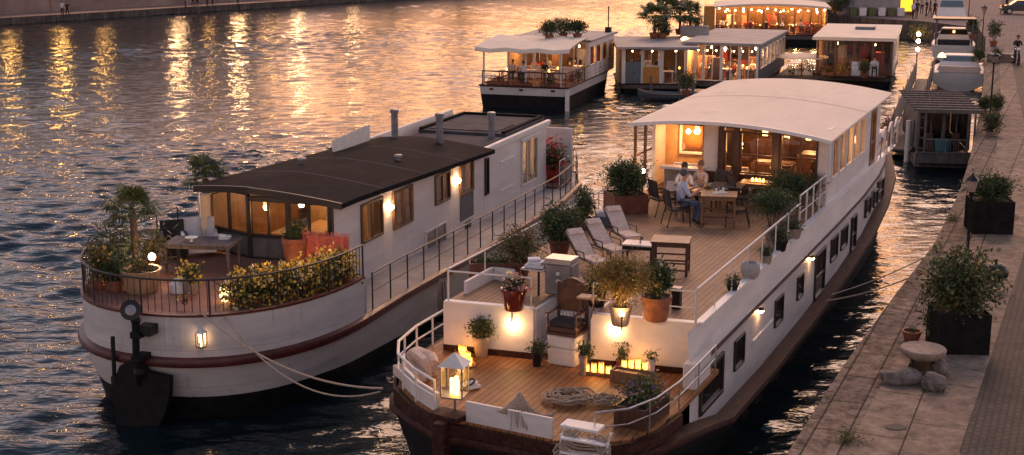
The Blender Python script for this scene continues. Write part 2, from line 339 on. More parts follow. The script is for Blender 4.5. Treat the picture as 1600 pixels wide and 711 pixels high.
# ================================================================ THE SETTING
ZQ = 1.8
def water():
    rg = np.random.default_rng(3)
    comps = []
    for i in range(70):
        lam = .45*2**(rg.random()*2.5); th = rg.normal()*.42+R(98); k = 2*PI/lam
        comps.append((k*math.cos(th), k*math.sin(th), .0062*lam**.75*(.6+.8*rg.random()), rg.random()*6.28, lam))
    def h(X, Y, cell):
        Z = np.zeros_like(X)
        for kx, ky, a, ph, lam in comps:
            if lam > 2.6*cell: Z += a*np.sin(kx*X+ky*Y+ph)
        g = .75+.45*np.sin(X*.11+1.3*np.sin(Y*.07))*np.sin(Y*.09+X*.03)
        return Z*g
    V = []; Fc = []
    def grid(x0, x1, y0, y1, cell):
        nx = int((x1-x0)/cell)+1; ny = int((y1-y0)/cell)+1
        X, Y = np.meshgrid(np.linspace(x0, x1, nx), np.linspace(y0, y1, ny)); Z = h(X, Y, cell)
        o = sum(len(v) for v in V); V.append(np.stack([X, Y, Z], -1).reshape(-1, 3))
        I = np.arange(nx*ny).reshape(ny, nx)
        Fc.append(np.stack([I[:-1, :-1], I[:-1, 1:], I[1:, 1:], I[1:, :-1]], -1).reshape(-1, 4)+o)
    grid(-34, 30, 20, 70, .16); grid(-64, 40, 70, 150, .36); grid(-80, 50, 150, 260, .5); grid(-110, -80, 150, 260, 2.); grid(50, 60, 150, 260, 2.)
    grid(-110, -34, -60, 70, 2.); grid(30, 90, -60, 70, 4.); grid(-34, 30, -60, 20, 2.); grid(-110, -64, 70, 150, 1.5); grid(40, 60, 70, 150, 4)
    grid(-900, 60, 260, 1100, 30.)
    v = np.concatenate(V); f = np.concatenate(Fc)
    me = bpy.data.meshes.new('water'); me.vertices.add(len(v)); me.vertices.foreach_set('co', v.ravel())
    me.loops.add(f.size); me.loops.foreach_set('vertex_index', f.ravel().astype(np.int32))
    me.polygons.add(len(f)); me.polygons.foreach_set('loop_start', np.arange(0, f.size, 4, dtype=np.int32)); me.polygons.foreach_set('use_smooth', np.ones(len(f), bool))
    me.update(calc_edges=True); me.validate()
    m, n, k = _new('water'); b = n['Principled BSDF']
    b.inputs['Base Color'].default_value = (.006, .014, .018, 1); b.inputs['Roughness'].default_value = .10; b.inputs['IOR'].default_value = 1.36
    b.inputs['Specular IOR Level'].default_value = .75
    tcx = n.new('ShaderNodeTexCoord'); mp = n.new('ShaderNodeMapping'); mp.inputs['Scale'].default_value = (.42, 1.0, 1); k.new(tcx.outputs['Object'], mp.inputs[0])
    t = n.new('ShaderNodeTexNoise'); t.inputs['Scale'].default_value = 2.2; t.inputs['Detail'].default_value = 3.5; t.inputs['Roughness'].default_value = .55; k.new(mp.outputs[0], t.inputs[0])
    bp = n.new('ShaderNodeBump'); bp.inputs['Strength'].default_value = 1; bp.inputs['Distance'].default_value = .095
    k.new(t.outputs[0], bp.inputs['Height']); k.new(bp.outputs[0], b.inputs['Normal'])
    me.materials.append(m); o = bpy.data.objects.new('water', me); col.objects.link(o); struct(o)
water()
bed = MB(); bed.bb(-900, 400, -100, 1100, -3.2, -3.0); struct(bed.build('river_bed', 'soil'))

# quay: its edge, the seam of the edge stones, the edge of the cobbles, each read on the plane z = 1.8
edge = [(4.0, -10), (4.2, 14)]+[tuple(P(x, y, ZQ)[:2]) for x, y in [(1230, 711), (1320, 570), (1400, 460), (1460, 383), (1500, 300), (1518, 240), (1530, 180), (1537, 130), (1540, 60), (1528, 43), (1440, 33), (1340, 27), (1262, 16), (1190, -12), (1120, -45)]]+[(60, 500)]
def off(pl, d):
    o = []
    for i, p in enumerate(pl):
        a = Vector(pl[max(0, i-1)]); b = Vector(pl[min(len(pl)-1, i+1)]); t = (b-a).normalized(); o.append((p[0]+t.y*d[i] if isinstance(d, list) else p[0]+t.y*d, p[1]-(t.x*(d[i] if isinstance(d, list) else d))))
    return o
seam = off(edge, .95)
cob = [(7.0, -10), (7.2, 14)]+[tuple(P(x, y, ZQ)[:2]) for x, y in [(1497, 711), (1552, 545), (1600, 395), (1618, 300), (1608, 230), (1598, 180), (1581, 97)]]
def jag(pl, step=.5, amp=.03):
    o = []
    for a, b in zip(pl[:-1], pl[1:]):
        a = Vector(a); b = Vector(b); L = (b-a).length; n = max(1, int(min(L, 60)/step)); nrm = Vector(((b-a).y, -(b-a).x)).normalized()
        for i in range(n): o.append(tuple(a.lerp(b, i/n)+nrm*random.uniform(-amp, amp)))
    return o+[pl[-1]]
ej = jag(edge, .45, .035)
mb = MB(); big = ej+[(300, 500), (300, -10)]
mb.prism(big, -3, ZQ-.004, 1); mb.m[0] = 1
mb.m[1] = 0
struct(mb.build('quay', ['plaza', 'quay_wall']))
def band(a, b, z, name, m_):
    mb = MB(); ra = [(p[0], p[1], z) for p in a]; rb = [(p[0], p[1], z) for p in b]
    n = 80
    def res(r):
        r = [Vector(q) for q in r]; L = [0]
        for i in range(len(r)-1): L.append(L[-1]+(r[i+1]-r[i]).length)
        o = []
        for k_ in range(n+1):
            t = L[-1]*k_/n; i = max(j for j in range(len(L)) if L[j] <= t+1e-9); i = min(i, len(r)-2)
            o.append(r[i].lerp(r[i+1], (t-L[i])/max(1e-9, L[i+1]-L[i])))
        return o
    mb.loft([res(ra), res(rb)]); return struct(mb.build(name, m_))
def res2(r, n=90, ymax=100):
    """resample a plan line by its y, so that two lines pair up"""
    o = []
    for i in range(n+1):
        y = -10+(ymax+10)*i/n
        for a, b in zip(r[:-1], r[1:]):
            if a[1] <= y <= b[1]: o.append((a[0]+(b[0]-a[0])*(y-a[1])/(b[1]-a[1]), y)); break
    return o
e2, s2, c2 = res2(edge, 90, 94), res2(seam, 90, 94), res2(cob, 90, 94)
mb = MB(); mb.loft([[(x-.02, y, ZQ) for x, y in e2], [(x, y, ZQ) for x, y in s2]]); 
mb.loft([[(x-.02, y, ZQ-.30) for x, y in e2], [(x-.02, y, ZQ) for x, y in e2]]); struct(mb.build('kerb_strip', 'kerb_stone'))
mb = MB(); mb.loft([[(x, y, ZQ+.004) for x, y in s2], [(x, y, ZQ+.004) for x, y in c2]]); struct(mb.build('pavement', 'slabs'))
mb = MB(); mb.loft([[(x, y, ZQ+.008) for x, y in c2], [(x+60, y, ZQ+.008) for x, y in c2]]); struct(mb.build('cobbled_road', 'cobbles'))

# far bank: low towpath, black edge, the retaining wall above it
fa, fb, fc = P(-60, 40, .2), P(640, -4, .2), P(900, -16, .2)
fd = (Vector((fb.x, fb.y, 0))-Vector((fa.x, fa.y, 0))).normalized(); fn = Vector((-fd.y, fd.x, 0))
F0 = Vector((fa.x, fa.y, 0))-fd*60; F1 = Vector((fb.x, fb.y, 0))+fd*120
def fb_(t, d, z): q = F0+(F1-F0)*t+fn*d; return (q.x, q.y, z)
mb = MB(); mb.loft([[fb_(t, 0, -2) for t in (0, 1)], [fb_(t, 0, .75) for t in (0, 1)]], mi=1)
mb.loft([[fb_(t, 0, .75) for t in (0, 1)], [fb_(t, .5, .78) for t in (0, 1)], [fb_(t, 90, .8) for t in (0, 1)]], mi=0)
struct(mb.build('far_towpath', ['far_stone', 'quay_wall']))
LB = (F1-F0).length
wall = thing('retaining_wall', 'long pale stone retaining wall along the far bank towpath', 'wall', fb_(0, 5, .78), math.atan2(fd.y, fd.x))
mb = MB(); mb.bb(0, LB, -.6, .6, 0, 4.2); mb.build('wall_face', 'far_stone', wall)
mb = MB(); mb.bb(0, LB, -.75, .75, 4.2, 4.5); mb.build('coping', 'far_stone', wall)
mb = MB()
for i in range(9): mb.bb(i*22+8, i*22+8.5, -.72, -.6, .1, 4.15)
mb.build('buttress', 'far_stone', wall)
# the street above the wall (over the top edge of the photo, seen in the river): lamps, trees and fronts
mb = MB(); mb.loft([[fb_(0, 5.6, 5.0), fb_(1, 5.6, 5.0)], [fb_(0, 60, 5.0), fb_(1, 60, 5.0)]]); struct(mb.build('upper_street', 'cobbles'))
def lamp_far(p, kind, sc_=1.):
    t = thing('street_lamp', 'lit street lamp above the far river wall', 'street lamp', p, 0, 'street lamps above the far wall')
    m = MB(); m.tube([(0, 0, 0), (0, 0, 4.2)], [.09, .05]); m.lathe([(.16, 0), (.12, .5), (.06, .6)], n=8); m.build('post', 'metal_dark', t)
    m = MB(); m.ball((0, 0, 4.45), .34*sc_, 10, sc_=(1, 1, 1.2)); m.build('lamp_globe', kind, t, True); return t
def col_x(px, up=1.2):     # a lamp over the water column seen at photo column px
    u = (px-CX)/F
    # intersect the vertical plane through the camera with the line of the wall top
    A = F0+fn*(5.6+up); d = fd; r = Vector((u, cp, 0))
    t = (A.x*r.y-A.y*r.x)/(d.y*r.x-d.x*r.y); q = A+d*t; return (q.x, q.y, 5.0)
for px, kd, s_ in [(35, 'street_bulb', 1.), (115, 'street_bulb', 1.25), (180, 'street_bulb', .8), (293, 'street_white', 1.45), (385, 'street_white', 1.55), (475, 'street_white', 1.35), (340, 'street_bulb', .6), (436, 'street_bulb', .6), (560, 'street_white', .9)]:
    lamp_far(col_x(px), kd, s_)
def tree(p, h, r, label, cat='tree', mats=('leaf_dark', 'leaf_mid'), n=2600, leaf=.5, group=None, name='broadleaf_tree'):
    t = thing(name, label, cat, p, random.random()*6, group)
    m = MB(); m.tube([(0, 0, 0), (.1, 0, h*.3), (.0, .1, h*.55)], [.28, .2, .14], 7)
    for k in range(6): a = k*1.05; m.tube([(0, 0, h*(.28+.04*k)), (math.cos(a)*r*.35, math.sin(a)*r*.35, h*.6), (math.cos(a)*r*.65, math.sin(a)*r*.65, h*.8)], [.12, .07, .03], 5)
    m.build('trunk', 'bark', t)
    m = MB(); m.leaves((0, 0, h*.66), (r, r, h*.36), n, leaf, tuple(range(len(mats))), .35, 14); m.build('crown', list(mats), t); return t
for i in range(11):
    t_ = .10+.052*i; d = 9+3*(i % 2)
    tree(fb_(t_, d+2, 5), 14+i % 3*2, 5.5, 'dark tree standing on the street above the far wall', n=1500, leaf=.9, group='trees above the far wall')
bd = thing('street_front', 'long dark block of houses above the far bank', 'building', fb_(0.02, 26, 5), math.atan2(fd.y, fd.x))
mb = MB(); mb.bb(0, 120, 0, 14, 0, 22); mb.build('wall', 'far_stone', bd)
mb = MB(); mb.prism([(-.5, -.5), (120.5, -.5), (120.5, 14.5), (-.5, 14.5)], 22, 24); mb.build('roof', 'roof_dark', bd)
mb = MB()
for i in range(22):
    for k in range(4): mb.bb(2+i*4.1, 3.3+i*4.1, -.06, .02, 1.5+k*3.5, 3.7+k*3.5)
mb.build('window', 'pane_dark', bd)

# ================================================================ small builders shared by the boats
def rail(parent, pts, h, name='railing', m_='rail_white', r=.02, mids=(.5,), step=1.2, top_r=None, posts=True, balus=0, prm=.014):
    pts = [Vector(p) for p in pts]; m = MB(); m.tube([p+Vector((0, 0, h)) for p in pts], top_r or r*1.3)
    for f_ in mids: m.tube([p+Vector((0, 0, h*f_)) for p in pts], prm)
    L = [0]
    for a, b in zip(pts[:-1], pts[1:]): L.append(L[-1]+(b-a).length)
    def at(s):
        for i in range(len(pts)-1):
            if s <= L[i+1]+1e-6: return pts[i].lerp(pts[i+1], (s-L[i])/max(1e-6, L[i+1]-L[i]))
        return pts[-1]
    n = max(1, round(L[-1]/step))
    if posts:
        for i in range(n+1): p = at(L[-1]*i/n); m.tube([p, p+Vector((0, 0, h))], r)
    if balus:
        nb = int(L[-1]/balus)
        for i in range(nb+1): p = at(L[-1]*i/nb); m.tube([p+Vector((0, 0, .06)), p+Vector((0, 0, h))], prm*.7, 4)
    return m.build(name, m_, parent)
def opening(parent, x, y0, y1, z0, z1, out_=1, fm='frame_dark', pm='pane', name='window', mull=(.5,), trans=(), fw=.06, dep=.06):
    """a window in a wall of plane x = const: frame > pane"""
    m = MB(); xo = x+out_*dep/2
    m.bb(x-out_*.02, x+out_*dep, y0, y0+fw, z0, z1); m.bb(x-out_*.02, x+out_*dep, y1-fw, y1, z0, z1)
    m.bb(x-out_*.02, x+out_*(dep+.01), y0+fw, y1-fw, z0, z0+fw); m.bb(x-out_*.02, x+out_*(dep+.004), y0+fw, y1-fw, z1-fw, z1)
    for f_ in mull: yy = y0+(y1-y0)*f_; m.bb(x-out_*.015, x+out_*(dep-.012), yy-fw*.4, yy+fw*.4, z0+fw, z1-fw)
    for f_ in trans: zz = z0+(z1-z0)*f_; m.bb(x-out_*.012, x+out_*(dep-.016), y0+fw, y1-fw, zz-fw*.4, zz+fw*.4)
    o = m.build(name, fm, parent); g = MB(); g.quad((x+out_*.01, y0+.02, z0+.02), (x+out_*.01, y1-.02, z0+.02), (x+out_*.01, y1-.02, z1-.02), (x+out_*.01, y0+.02, z1-.02))
    g.build('window_pane', pm, o); return o
def wall_x(m, x, t, y0, y1, z0, z1, holes, mi=None, zf=None):
    """a wall of plane x = const between y0..y1 with window holes (y0, y1, z0, z1), built of butting pieces"""
    hs = sorted(holes); y = y0
    for a, b, c, d in hs:
        if a > y: m.bb(x-t, x, y, a, z0, z1, mi)
        if c > z0: m.bb(x-t, x, a, b, z0, c, mi)
        if d < z1: m.bb(x-t, x, a, b, d, z1, mi)
        y = b
    if y < y1: m.bb(x-t, x, y, y1, z0, z1, mi)
def wall_y(m, y, t, x0, x1, z0, z1, holes, mi=None):
    x = x0
    for a, b, c, d in sorted(holes):
        if a > x: m.bb(x, a, y, y+t, z0, z1, mi)
        if c > z0: m.bb(a, b, y, y+t, z0, c, mi)
        if d < z1: m.bb(a, b, y, y+t, d, z1, mi)
        x = b
    if x < x1: m.bb(x, x1, y, y+t, z0, z1, mi)
def pane_front(parent, y, x0, x1, z0, z1, fm='frame_dark', pm='pane', name='window', mull=(.5,), trans=(), fw=.07, glow=None):
    m = MB()
    m.bb(x0, x0+fw, y-.05, y+.03, z0, z1); m.bb(x1-fw, x1, y-.05, y+.03, z0, z1); m.bb(x0+fw, x1-fw, y-.055, y+.03, z0, z0+fw); m.bb(x0+fw, x1-fw, y-.055, y+.03, z1-fw, z1)
    for f_ in mull: xx = x0+(x1-x0)*f_; m.bb(xx-fw*.4, xx+fw*.4, y-.04, y+.02, z0+fw, z1-fw)
    for f_ in trans: zz = z0+(z1-z0)*f_; m.bb(x0+fw, x1-fw, y-.035, y+.015, zz-fw*.35, zz+fw*.35)
    o = m.build(name, fm, parent); g = MB(); g.quad((x0+.02, y, z0+.02), (x1-.02, y, z0+.02), (x1-.02, y, z1-.02), (x0+.02, y, z1-.02)); g.build('window_pane', pm, o); return o
def pot_prof(r, h, lip=.03): return [(r*.68, 0), (r*.75, .02), (r*.97, h*.82), (r+lip*.3, h*.84), (r+lip*.4, h), (r-.03, h), (r-.05, h-.06)]
def potted(name, label, cat, p, r, h, potm, crown, group=None, n=500, leaf=.12, mats=('leaf_dark', 'leaf_mid'), stems=5, cz=None, square=False, rz=0., droop=0., shell=.3, bloom=None, bsize=.05, bn=0, aspect=2.2):
    t = thing(name, label, cat, p, rz, group)
    m = MB()
    if square:
        hw, hl = (r, r) if not isinstance(r, tuple) else r; th = .035
        m.bb(-hw, hw, -hl, -hl+th, 0, h); m.bb(-hw, hw, hl-th, hl, 0, h); m.bb(-hw, -hw+th, -hl+th, hl-th, 0, h); m.bb(hw-th, hw, -hl+th, hl-th, 0, h)
        m.bb(-hw+.002, hw-.002, -hl+.002, hl-.002, .01, .03)
    else: m.lathe(pot_prof(r, h), n=20)
    m.build('pot', potm, t, not square)
    m = MB()
    if square: m.bb(-hw+th, hw-th, -hl+th, hl-th, h*.8, h-.05)
    else: m.lathe([(r*.80, h*.7), (r*.9, h-.05), (.02, h-.045)], n=16)
    m.build('soil', 'soil', t)
    rr = (crown[0], crown[1], crown[2]); zc = cz if cz is not None else h+crown[2]*.8
    m = MB()
    for i in range(stems):
        a = i*2.4; k_ = .55; m.tube([(math.cos(a)*.05, math.sin(a)*.05, h-.06), (math.cos(a)*rr[0]*.25, math.sin(a)*rr[1]*.25, (h+zc)/2), (math.cos(a)*rr[0]*k_, math.sin(a)*rr[1]*k_, zc+rr[2]*.3)], [.022, .016, .006], 5)
    m.build('stem', 'bark', t)
    m = MB(); m.leaves((0, 0, zc), rr, n, leaf, tuple(range(len(mats))), shell, 7, droop, aspect=aspect, zmin=.02); m.build('foliage', list(mats), t)
    if bloom:
        m = MB(); m.leaves((0, 0, zc+.03), [v*1.06 for v in rr], bn*2, bsize, tuple(range(len(bloom))), .9, 4, 0, aspect=1.2, zmin=.05, fine=False); m.build('blossom', list(bloom), t)
    return t
def palm(label, p, h, r, group, nf=15, trunk=.07, pot=(.28, .4), seed=1):
    rd = random.Random(seed); t = thing('fan_palm', label, 'palm', p, 0, group)
    if pot: m = MB(); m.lathe(pot_prof(*pot), n=18); m.build('pot', 'terracotta', t, True)
    m = MB(); m.tube([(0, 0, .15), (.02, .03, h*.4), (0, 0, h*.72)], [trunk*1.1, trunk, trunk*1.2], 9)
    for i in range(int(h*9)): m.lathe([(trunk*1.25, 0), (trunk*1.0, .05)], (0, .02, .3+i*.075) if .3+i*.075 < h*.7 else (0, 0, h*.7), 7)
    m.build('trunk', 'bark', t)
    m = MB(); zt = h*.74
    for i in range(nf):
        a = i*2.4+rd.random()*.4; el = rd.uniform(-.45, 1.25); L = r*rd.uniform(.45, .72)
        d = Vector((math.cos(a)*math.cos(el), math.sin(a)*math.cos(el), math.sin(el))); b0 = Vector((0, 0, zt)); e = b0+d*L+Vector((0, 0, -.05))
        m.tube([b0, b0+d*L*.6, e], [.012, .009, .006], 4)
        sd = d.cross(Vector((0, 0, 1))); sd.normalize(); up = sd.cross(d)
        for j in range(17):
            an = -2.0+4.0*j/16; q = (d*math.cos(an)+sd*math.sin(an)).normalized(); Lj = r*.56*(1-.3*abs(an)/2.0)
            mid = e+q*Lj*.55+up*.02; tip = e+q*Lj-Vector((0, 0, 1))*Lj*rd.uniform(.15, .5); n_ = q.cross(up).normalized()*.024*r/.7
            m.add([e, mid+n_, tip, mid-n_], [(0, 1, 2, 3)], (i+j) % 2)
    m.build('frond', ['palm_leaf', 'leaf_dark'], t); return t
def table(name, label, p, lx, ly, h, m_, rz, group=None, top=.035, leg=.05, stretch=False, topm=None, tray=False):
    t = thing(name, label, 'table', p, rz, group)
    m = MB(); m.bb(-lx/2, lx/2, -ly/2, ly/2, h-top, h); m.build('tabletop', topm or m_, t)
    m = MB(); ix, iy = lx/2-leg*.9, ly/2-leg*.9
    m.bb(-ix, ix, -iy-.012, -iy+.012, h-top-.09, h-top-.002); m.bb(-ix, ix, iy-.012, iy+.012, h-top-.09, h-top-.002)
    m.bb(-ix-.012, -ix+.012, -iy+.014, iy-.014, h-top-.088, h-top-.002); m.bb(ix-.012, ix+.012, -iy+.014, iy-.014, h-top-.088, h-top-.002)
    if stretch:
        for z in (.12, .34): m.bb(-ix, ix, -iy-.015, -iy+.015, z, z+.04); m.bb(-ix, ix, iy-.015, iy+.015, z, z+.04)
        m.bb(-ix-.013, -ix+.013, -iy, iy, .2, .24); m.bb(ix-.013, ix+.013, -iy, iy, .2, .24)
    m.build('apron', m_, t)
    for a in (-1, 1):
        for b in (-1, 1): m = MB(); m.bb(a*ix-leg/2, a*ix+leg/2, b*iy-leg/2, b*iy+leg/2, 0, h-top-.003); m.build('leg', m_, t)
    return t
def chair(name, label, p, rz, group=None, frame_m='metal_dark', seat_m='wicker', w=.52, d=.5, sh=.45, bh=.95, arms=True):
    """faces local +y"""
    t = thing(name, label, 'chair', p, rz, group)
    m = MB(); m.box((0, 0, sh-.02), (w-.03, d-.02, .05)); m.build('seat', seat_m, t)
    m = MB(); m.box((0, -d/2-.03, (sh+bh)/2+.03), (w-.05, .035, bh-sh-.02), rx=R(10)); m.build('backrest', seat_m, t)
    for a in (-1, 1):
        m = MB(); m.tube([(a*w/2, d/2+.02, 0), (a*w/2, d/2-.02, .65 if arms else sh)], .016); m.build('leg', frame_m, t)
        m = MB(); m.tube([(a*w/2, -d/2-.1, 0), (a*w/2, -d/2+.02, sh), (a*w/2, -d/2-.12, bh+.02)], .016); m.build('leg', frame_m, t)
        if arms: m = MB(); m.tube([(a*w/2, d/2, .65), (a*w/2, -d/2, .66)], .02); m.build('armrest', frame_m, t)
    return t
def person(label, p, rz, joints, cloth, head, extra=None, cat='person', hair='hair', shirt_idx=None, group=None, name='person'):
    """one skinned body; joints: dict name -> (pos, radius, parent)"""
    t = thing(name, label, cat, p, rz, group)
    names = list(joints); idx = {n_: i for i, n_ in enumerate(names)}
    me = bpy.data.meshes.new('body'); me.from_pydata([joints[n_][0] for n_ in names], [(idx[n_], idx[joints[n_][2]]) for n_ in names if joints[n_][2]], [])
    o = bpy.data.objects.new('body', me); col.objects.link(o); o.parent = t
    o.modifiers.new('skin', 'SKIN'); sv = me.skin_vertices[0].data
    for n_ in names:
        r_ = joints[n_][1]; sv[idx[n_]].radius = r_ if isinstance(r_, tuple) else (r_, r_)
    for s_ in sv: s_.use_root = False
    sv[0].use_root = True
    s2_ = o.modifiers.new('sub', 'SUBSURF'); s2_.levels = 1; s2_.render_levels = 2
    dg = bpy.context.evaluated_depsgraph_get(); ev = o.evaluated_get(dg); nm = bpy.data.meshes.new_from_object(ev); o.modifiers.clear(); o.data = nm
    for mm in cloth: nm.materials.append(M[mm[0]])
    # clothing by the nearest bone's joint
    pts = [(Vector(joints[n_][0]), n_) for n_ in names]
    for f in nm.polygons:
        c = f.center; best = None
        for n_ in names:
            pr = joints[n_][2]
            a = Vector(joints[n_][0]); b = Vector(joints[pr][0]) if pr else a
            ab = b-a; tt = max(0, min(1, (c-a).dot(ab)/ab.length_squared)) if ab.length_squared > 0 else 0
            dd = (c-(a+ab*tt)).length
            if best is None or dd < best[0]: best = (dd, n_)
        for k_, (mm, keys) in enumerate(cloth):
            if any(best[1].startswith(q_) for q_ in keys): f.material_index = k_; break
        f.use_smooth = True
    hc = Vector(joints['head'][0])
    m = MB(); fw = Vector(head[0]).normalized()
    m.b = Matrix.Translation(hc+Vector((0, 0, .03))-fw*.022) @ Vector((0, 1, 0)).rotation_difference(fw).to_matrix().to_4x4()
    m.ball((0, -.01, .025), .104, 12, sc_=(.92, 1.0, .98)); m.build('hair', hair, t, True)
    m = MB(); m.b = Matrix.Translation(hc) @ Vector((0, 1, 0)).rotation_difference(fw).to_matrix().to_4x4()
    m.ball((0, .098, -.01), .017, 6, sc_=(.8, 1.2, 1.3)); m.ball((-.085, 0, 0), .022, 6, sc_=(.5, .9, 1.4)); m.ball((.085, 0, 0), .022, 6, sc_=(.5, .9, 1.4)); m.build('face', 'skin', t, True)
    m = MB(); m.b = Matrix.Translation(hc) @ Vector((0, 1, 0)).rotation_difference(fw).to_matrix().to_4x4()
    for a in (-1, 1): m.ball((a*.034, .087, .02), .011, 6)
    m.box((0, .088, -.05), (.04, .008, .008)); m.build('eyes', 'hair', t)
    return t
def hand_pts(J, side, wrist, d, up, par):
    """palm and five bent fingers growing from the wrist"""
    d = Vector(d).normalized(); up = Vector(up).normalized(); s = d.cross(up)*side; w_ = Vector(wrist)
    J['skinpalm'+str(side)] = (w_+d*.05, (.030, .018), par)
    J['skinknuck'+str(side)] = (w_+d*.085, (.036, .016), 'skinpalm'+str(side))
    for k, (o_, L) in enumerate([(-.03, .06), (-.01, .072), (.01, .068), (.03, .052)]):
        b = w_+d*.09+s*o_; n1 = 'skinf%d%d' % (k, side)
        J[n1] = (b+d*L*.5, .0085, 'skinknuck'+str(side)); J[n1+'t'] = (b+d*L*.85-up*.02, .007, n1)
    J['skinth'+str(side)] = (w_+d*.055-s*.045, .010, 'skinpalm'+str(side)); J['skinth2'+str(side)] = (w_+d*.09-s*.052-up*.008, .008, 'skinth'+str(side))
def seated_joints(lean=.05, arm=.28, headf=.03, legs=True, thigh=.42, armz=.74, seat=.47, feet=.45):
    J = {}; s = seat
    J['hip'] = ((0, 0, s+.10), (.155, .12), None); J['waist'] = ((0, lean*.4, s+.27), (.135, .10), 'hip'); J['chest'] = ((0, lean, s+.43), (.16, .115), 'waist')
    J['collar'] = ((0, lean*1.2, s+.54), (.10, .075), 'chest'); J['skinneck'] = ((0, lean*1.2+.01, s+.60), .052, 'collar')
    J['skinhead0'] = ((0, lean*1.2+headf, s+.665), (.062, .07), 'skinneck'); J['head'] = ((0, lean*1.2+headf+.01, s+.745), (.082, .093), 'skinhead0'); J['skintop'] = ((0, lean*1.2+headf, s+.82), (.06, .068), 'head')
    for a in (-1, 1):
        q = str(a); J['shoul'+q] = ((a*.17, lean, s+.50), .068, 'collar'); J['elbow'+q] = ((a*.235, lean+.10, s+.26), .048, 'shoul'+q)
        J['skinwrist'+q] = ((a*.15, lean+.10+arm, armz), (.030, .025), 'elbow'+q)
        hand_pts(J, a, (a*.15, lean+.10+arm, armz), (-a*.12, 1, -.1), (0, 0, 1), 'skinwrist'+q)
        if legs:
            J['trthigh'+q] = ((a*.10, .06, s+.08), .092, 'hip'); J['trknee'+q] = ((a*.13, thigh+.06, s+.06), .063, 'trthigh'+q)
            J['trankle'+q] = ((a*.14, feet, .10), .042, 'trknee'+q); J['shoeheel'+q] = ((a*.14, feet-.02, .05), .045, 'trankle'+q); J['shoetoe'+q] = ((a*.15, feet+.17, .035), (.042, .030), 'shoeheel'+q)
    return J
def standing_joints(walk=.0, armf=.1):
    J = {}
    J['hip'] = ((0, 0, .95), (.15, .11), None); J['waist'] = ((0, .0, 1.12), (.13, .09), 'hip'); J['chest'] = ((0, .0, 1.32), (.165, .11), 'waist')
    J['collar'] = ((0, 0, 1.44), (.10, .07), 'chest'); J['skinneck'] = ((0, .01, 1.51), .05, 'collar'); J['head'] = ((0, .02, 1.64), (.085, .095), 'skinneck'); J['skintop'] = ((0, .01, 1.71), (.06, .07), 'head')
    for a in (-1, 1):
        q = str(a); J['shoul'+q] = ((a*.18, 0, 1.40), .062, 'collar'); J['elbow'+q] = ((a*.23, -.02+armf*.3*a, 1.13), .045, 'shoul'+q)
        J['skinwrist'+q] = ((a*.23, armf*a+.08, .90), .030, 'elbow'+q); hand_pts(J, a, (a*.23, armf*a+.08, .90), (0, .2, -1), (a, 0, 0), 'skinwrist'+q)
        J['trthigh'+q] = ((a*.09, .0, .88), .095, 'hip'); J['trknee'+q] = ((a*.10, walk*a*.5+.02, .50), .060, 'trthigh'+q); J['trankle'+q] = ((a*.10, walk*a, .10), .042, 'trknee'+q)
        J['shoetoe'+q] = ((a*.11, walk*a+.15, .04), (.042, .032), 'trankle'+q)
    return J
def rope_line(name, label, a, b, sag, r=.018, n=18, group=None, m_='rope'):
    a = Vector(a); b = Vector(b); m = MB(); o = (a+b)/2
    m.tube([a.lerp(b, i/n)-o-Vector((0, 0, sag*4*(i/n)*(1-i/n))) for i in range(n+1)], r, 5)
    return tag(m.build(name, m_, loc=o), label, 'rope', group)
def lantern(t, c, w, h, post=0., lampe=6, fm='metal_dark', glow='lamp_soft'):
    x, y, z = c; m = MB()
    if post: m.tube([(x, y, z), (x, y, z+post)], .022); m.lathe([(.09, 0), (.03, .05)], (x, y, z), 8)
    z += post; m.bb(x-w/2, x+w/2, y-w/2, y+w/2, z, z+.03)
    for a in (-1, 1):
        for b in (-1, 1): m.bb(x+a*w/2-.012, x+a*w/2+.012, y+b*w/2-.012, y+b*w/2+.012, z+.03, z+h*.72)
    m.build('frame', fm, t)
    m = MB(); m.lathe([(w*.78, 0), (w*.74, .02), (w*.18, h*.24), (.02, h*.3)], (x, y, z+h*.72), 4) if False else None
    q = w*.62; zt = z+h*.72; m.add([(x-q, y-q, zt), (x+q, y-q, zt), (x+q, y+q, zt), (x-q, y+q, zt), (x, y, zt+h*.27)], [(0, 3, 2, 1), (0, 1, 4), (1, 2, 4), (2, 3, 4), (3, 0, 4)])
    m.build('cap', 'frame_white' if fm != 'metal_dark' else fm, t)
    m = MB(); g = w/2-.006
    for a, b, c_, d in [((-g, -g), (g, -g), 0, 0), ((g, -g), (g, g), 0, 0), ((g, g), (-g, g), 0, 0), ((-g, g), (-g, -g), 0, 0)]:
        m.quad((x+a[0], y+a[1], z+.04), (x+b[0], y+b[1], z+.04), (x+b[0], y+b[1], zt-.01), (x+a[0], y+a[1], zt-.01))
    m.build('glass_pane', 'pane_clear', t)
    m = MB()
    for i, (a, b, hh) in enumerate([(-.06, .03, .34), (.05, -.05, .42), (.02, .08, .28)] if w > .3 else [(0, 0, .5)]): m.lathe([(w*.1, 0), (w*.1, h*hh), (.004, h*hh+.02)], (x+a, y+b, z+.035), 8)
    m.build('candle', glow, t)
    light(t, (x, y, z+h*.45), lampe, r=w*.2)
def wall_lamp(t, p, e=14, r=.055, name='wall_lamp'):
    m = MB(); m.ball(p, r, 10); o = m.build(name, 'bulb', t, True); light(t, (p[0]+.09, p[1]-.05, p[2]), e, r=.05); return o

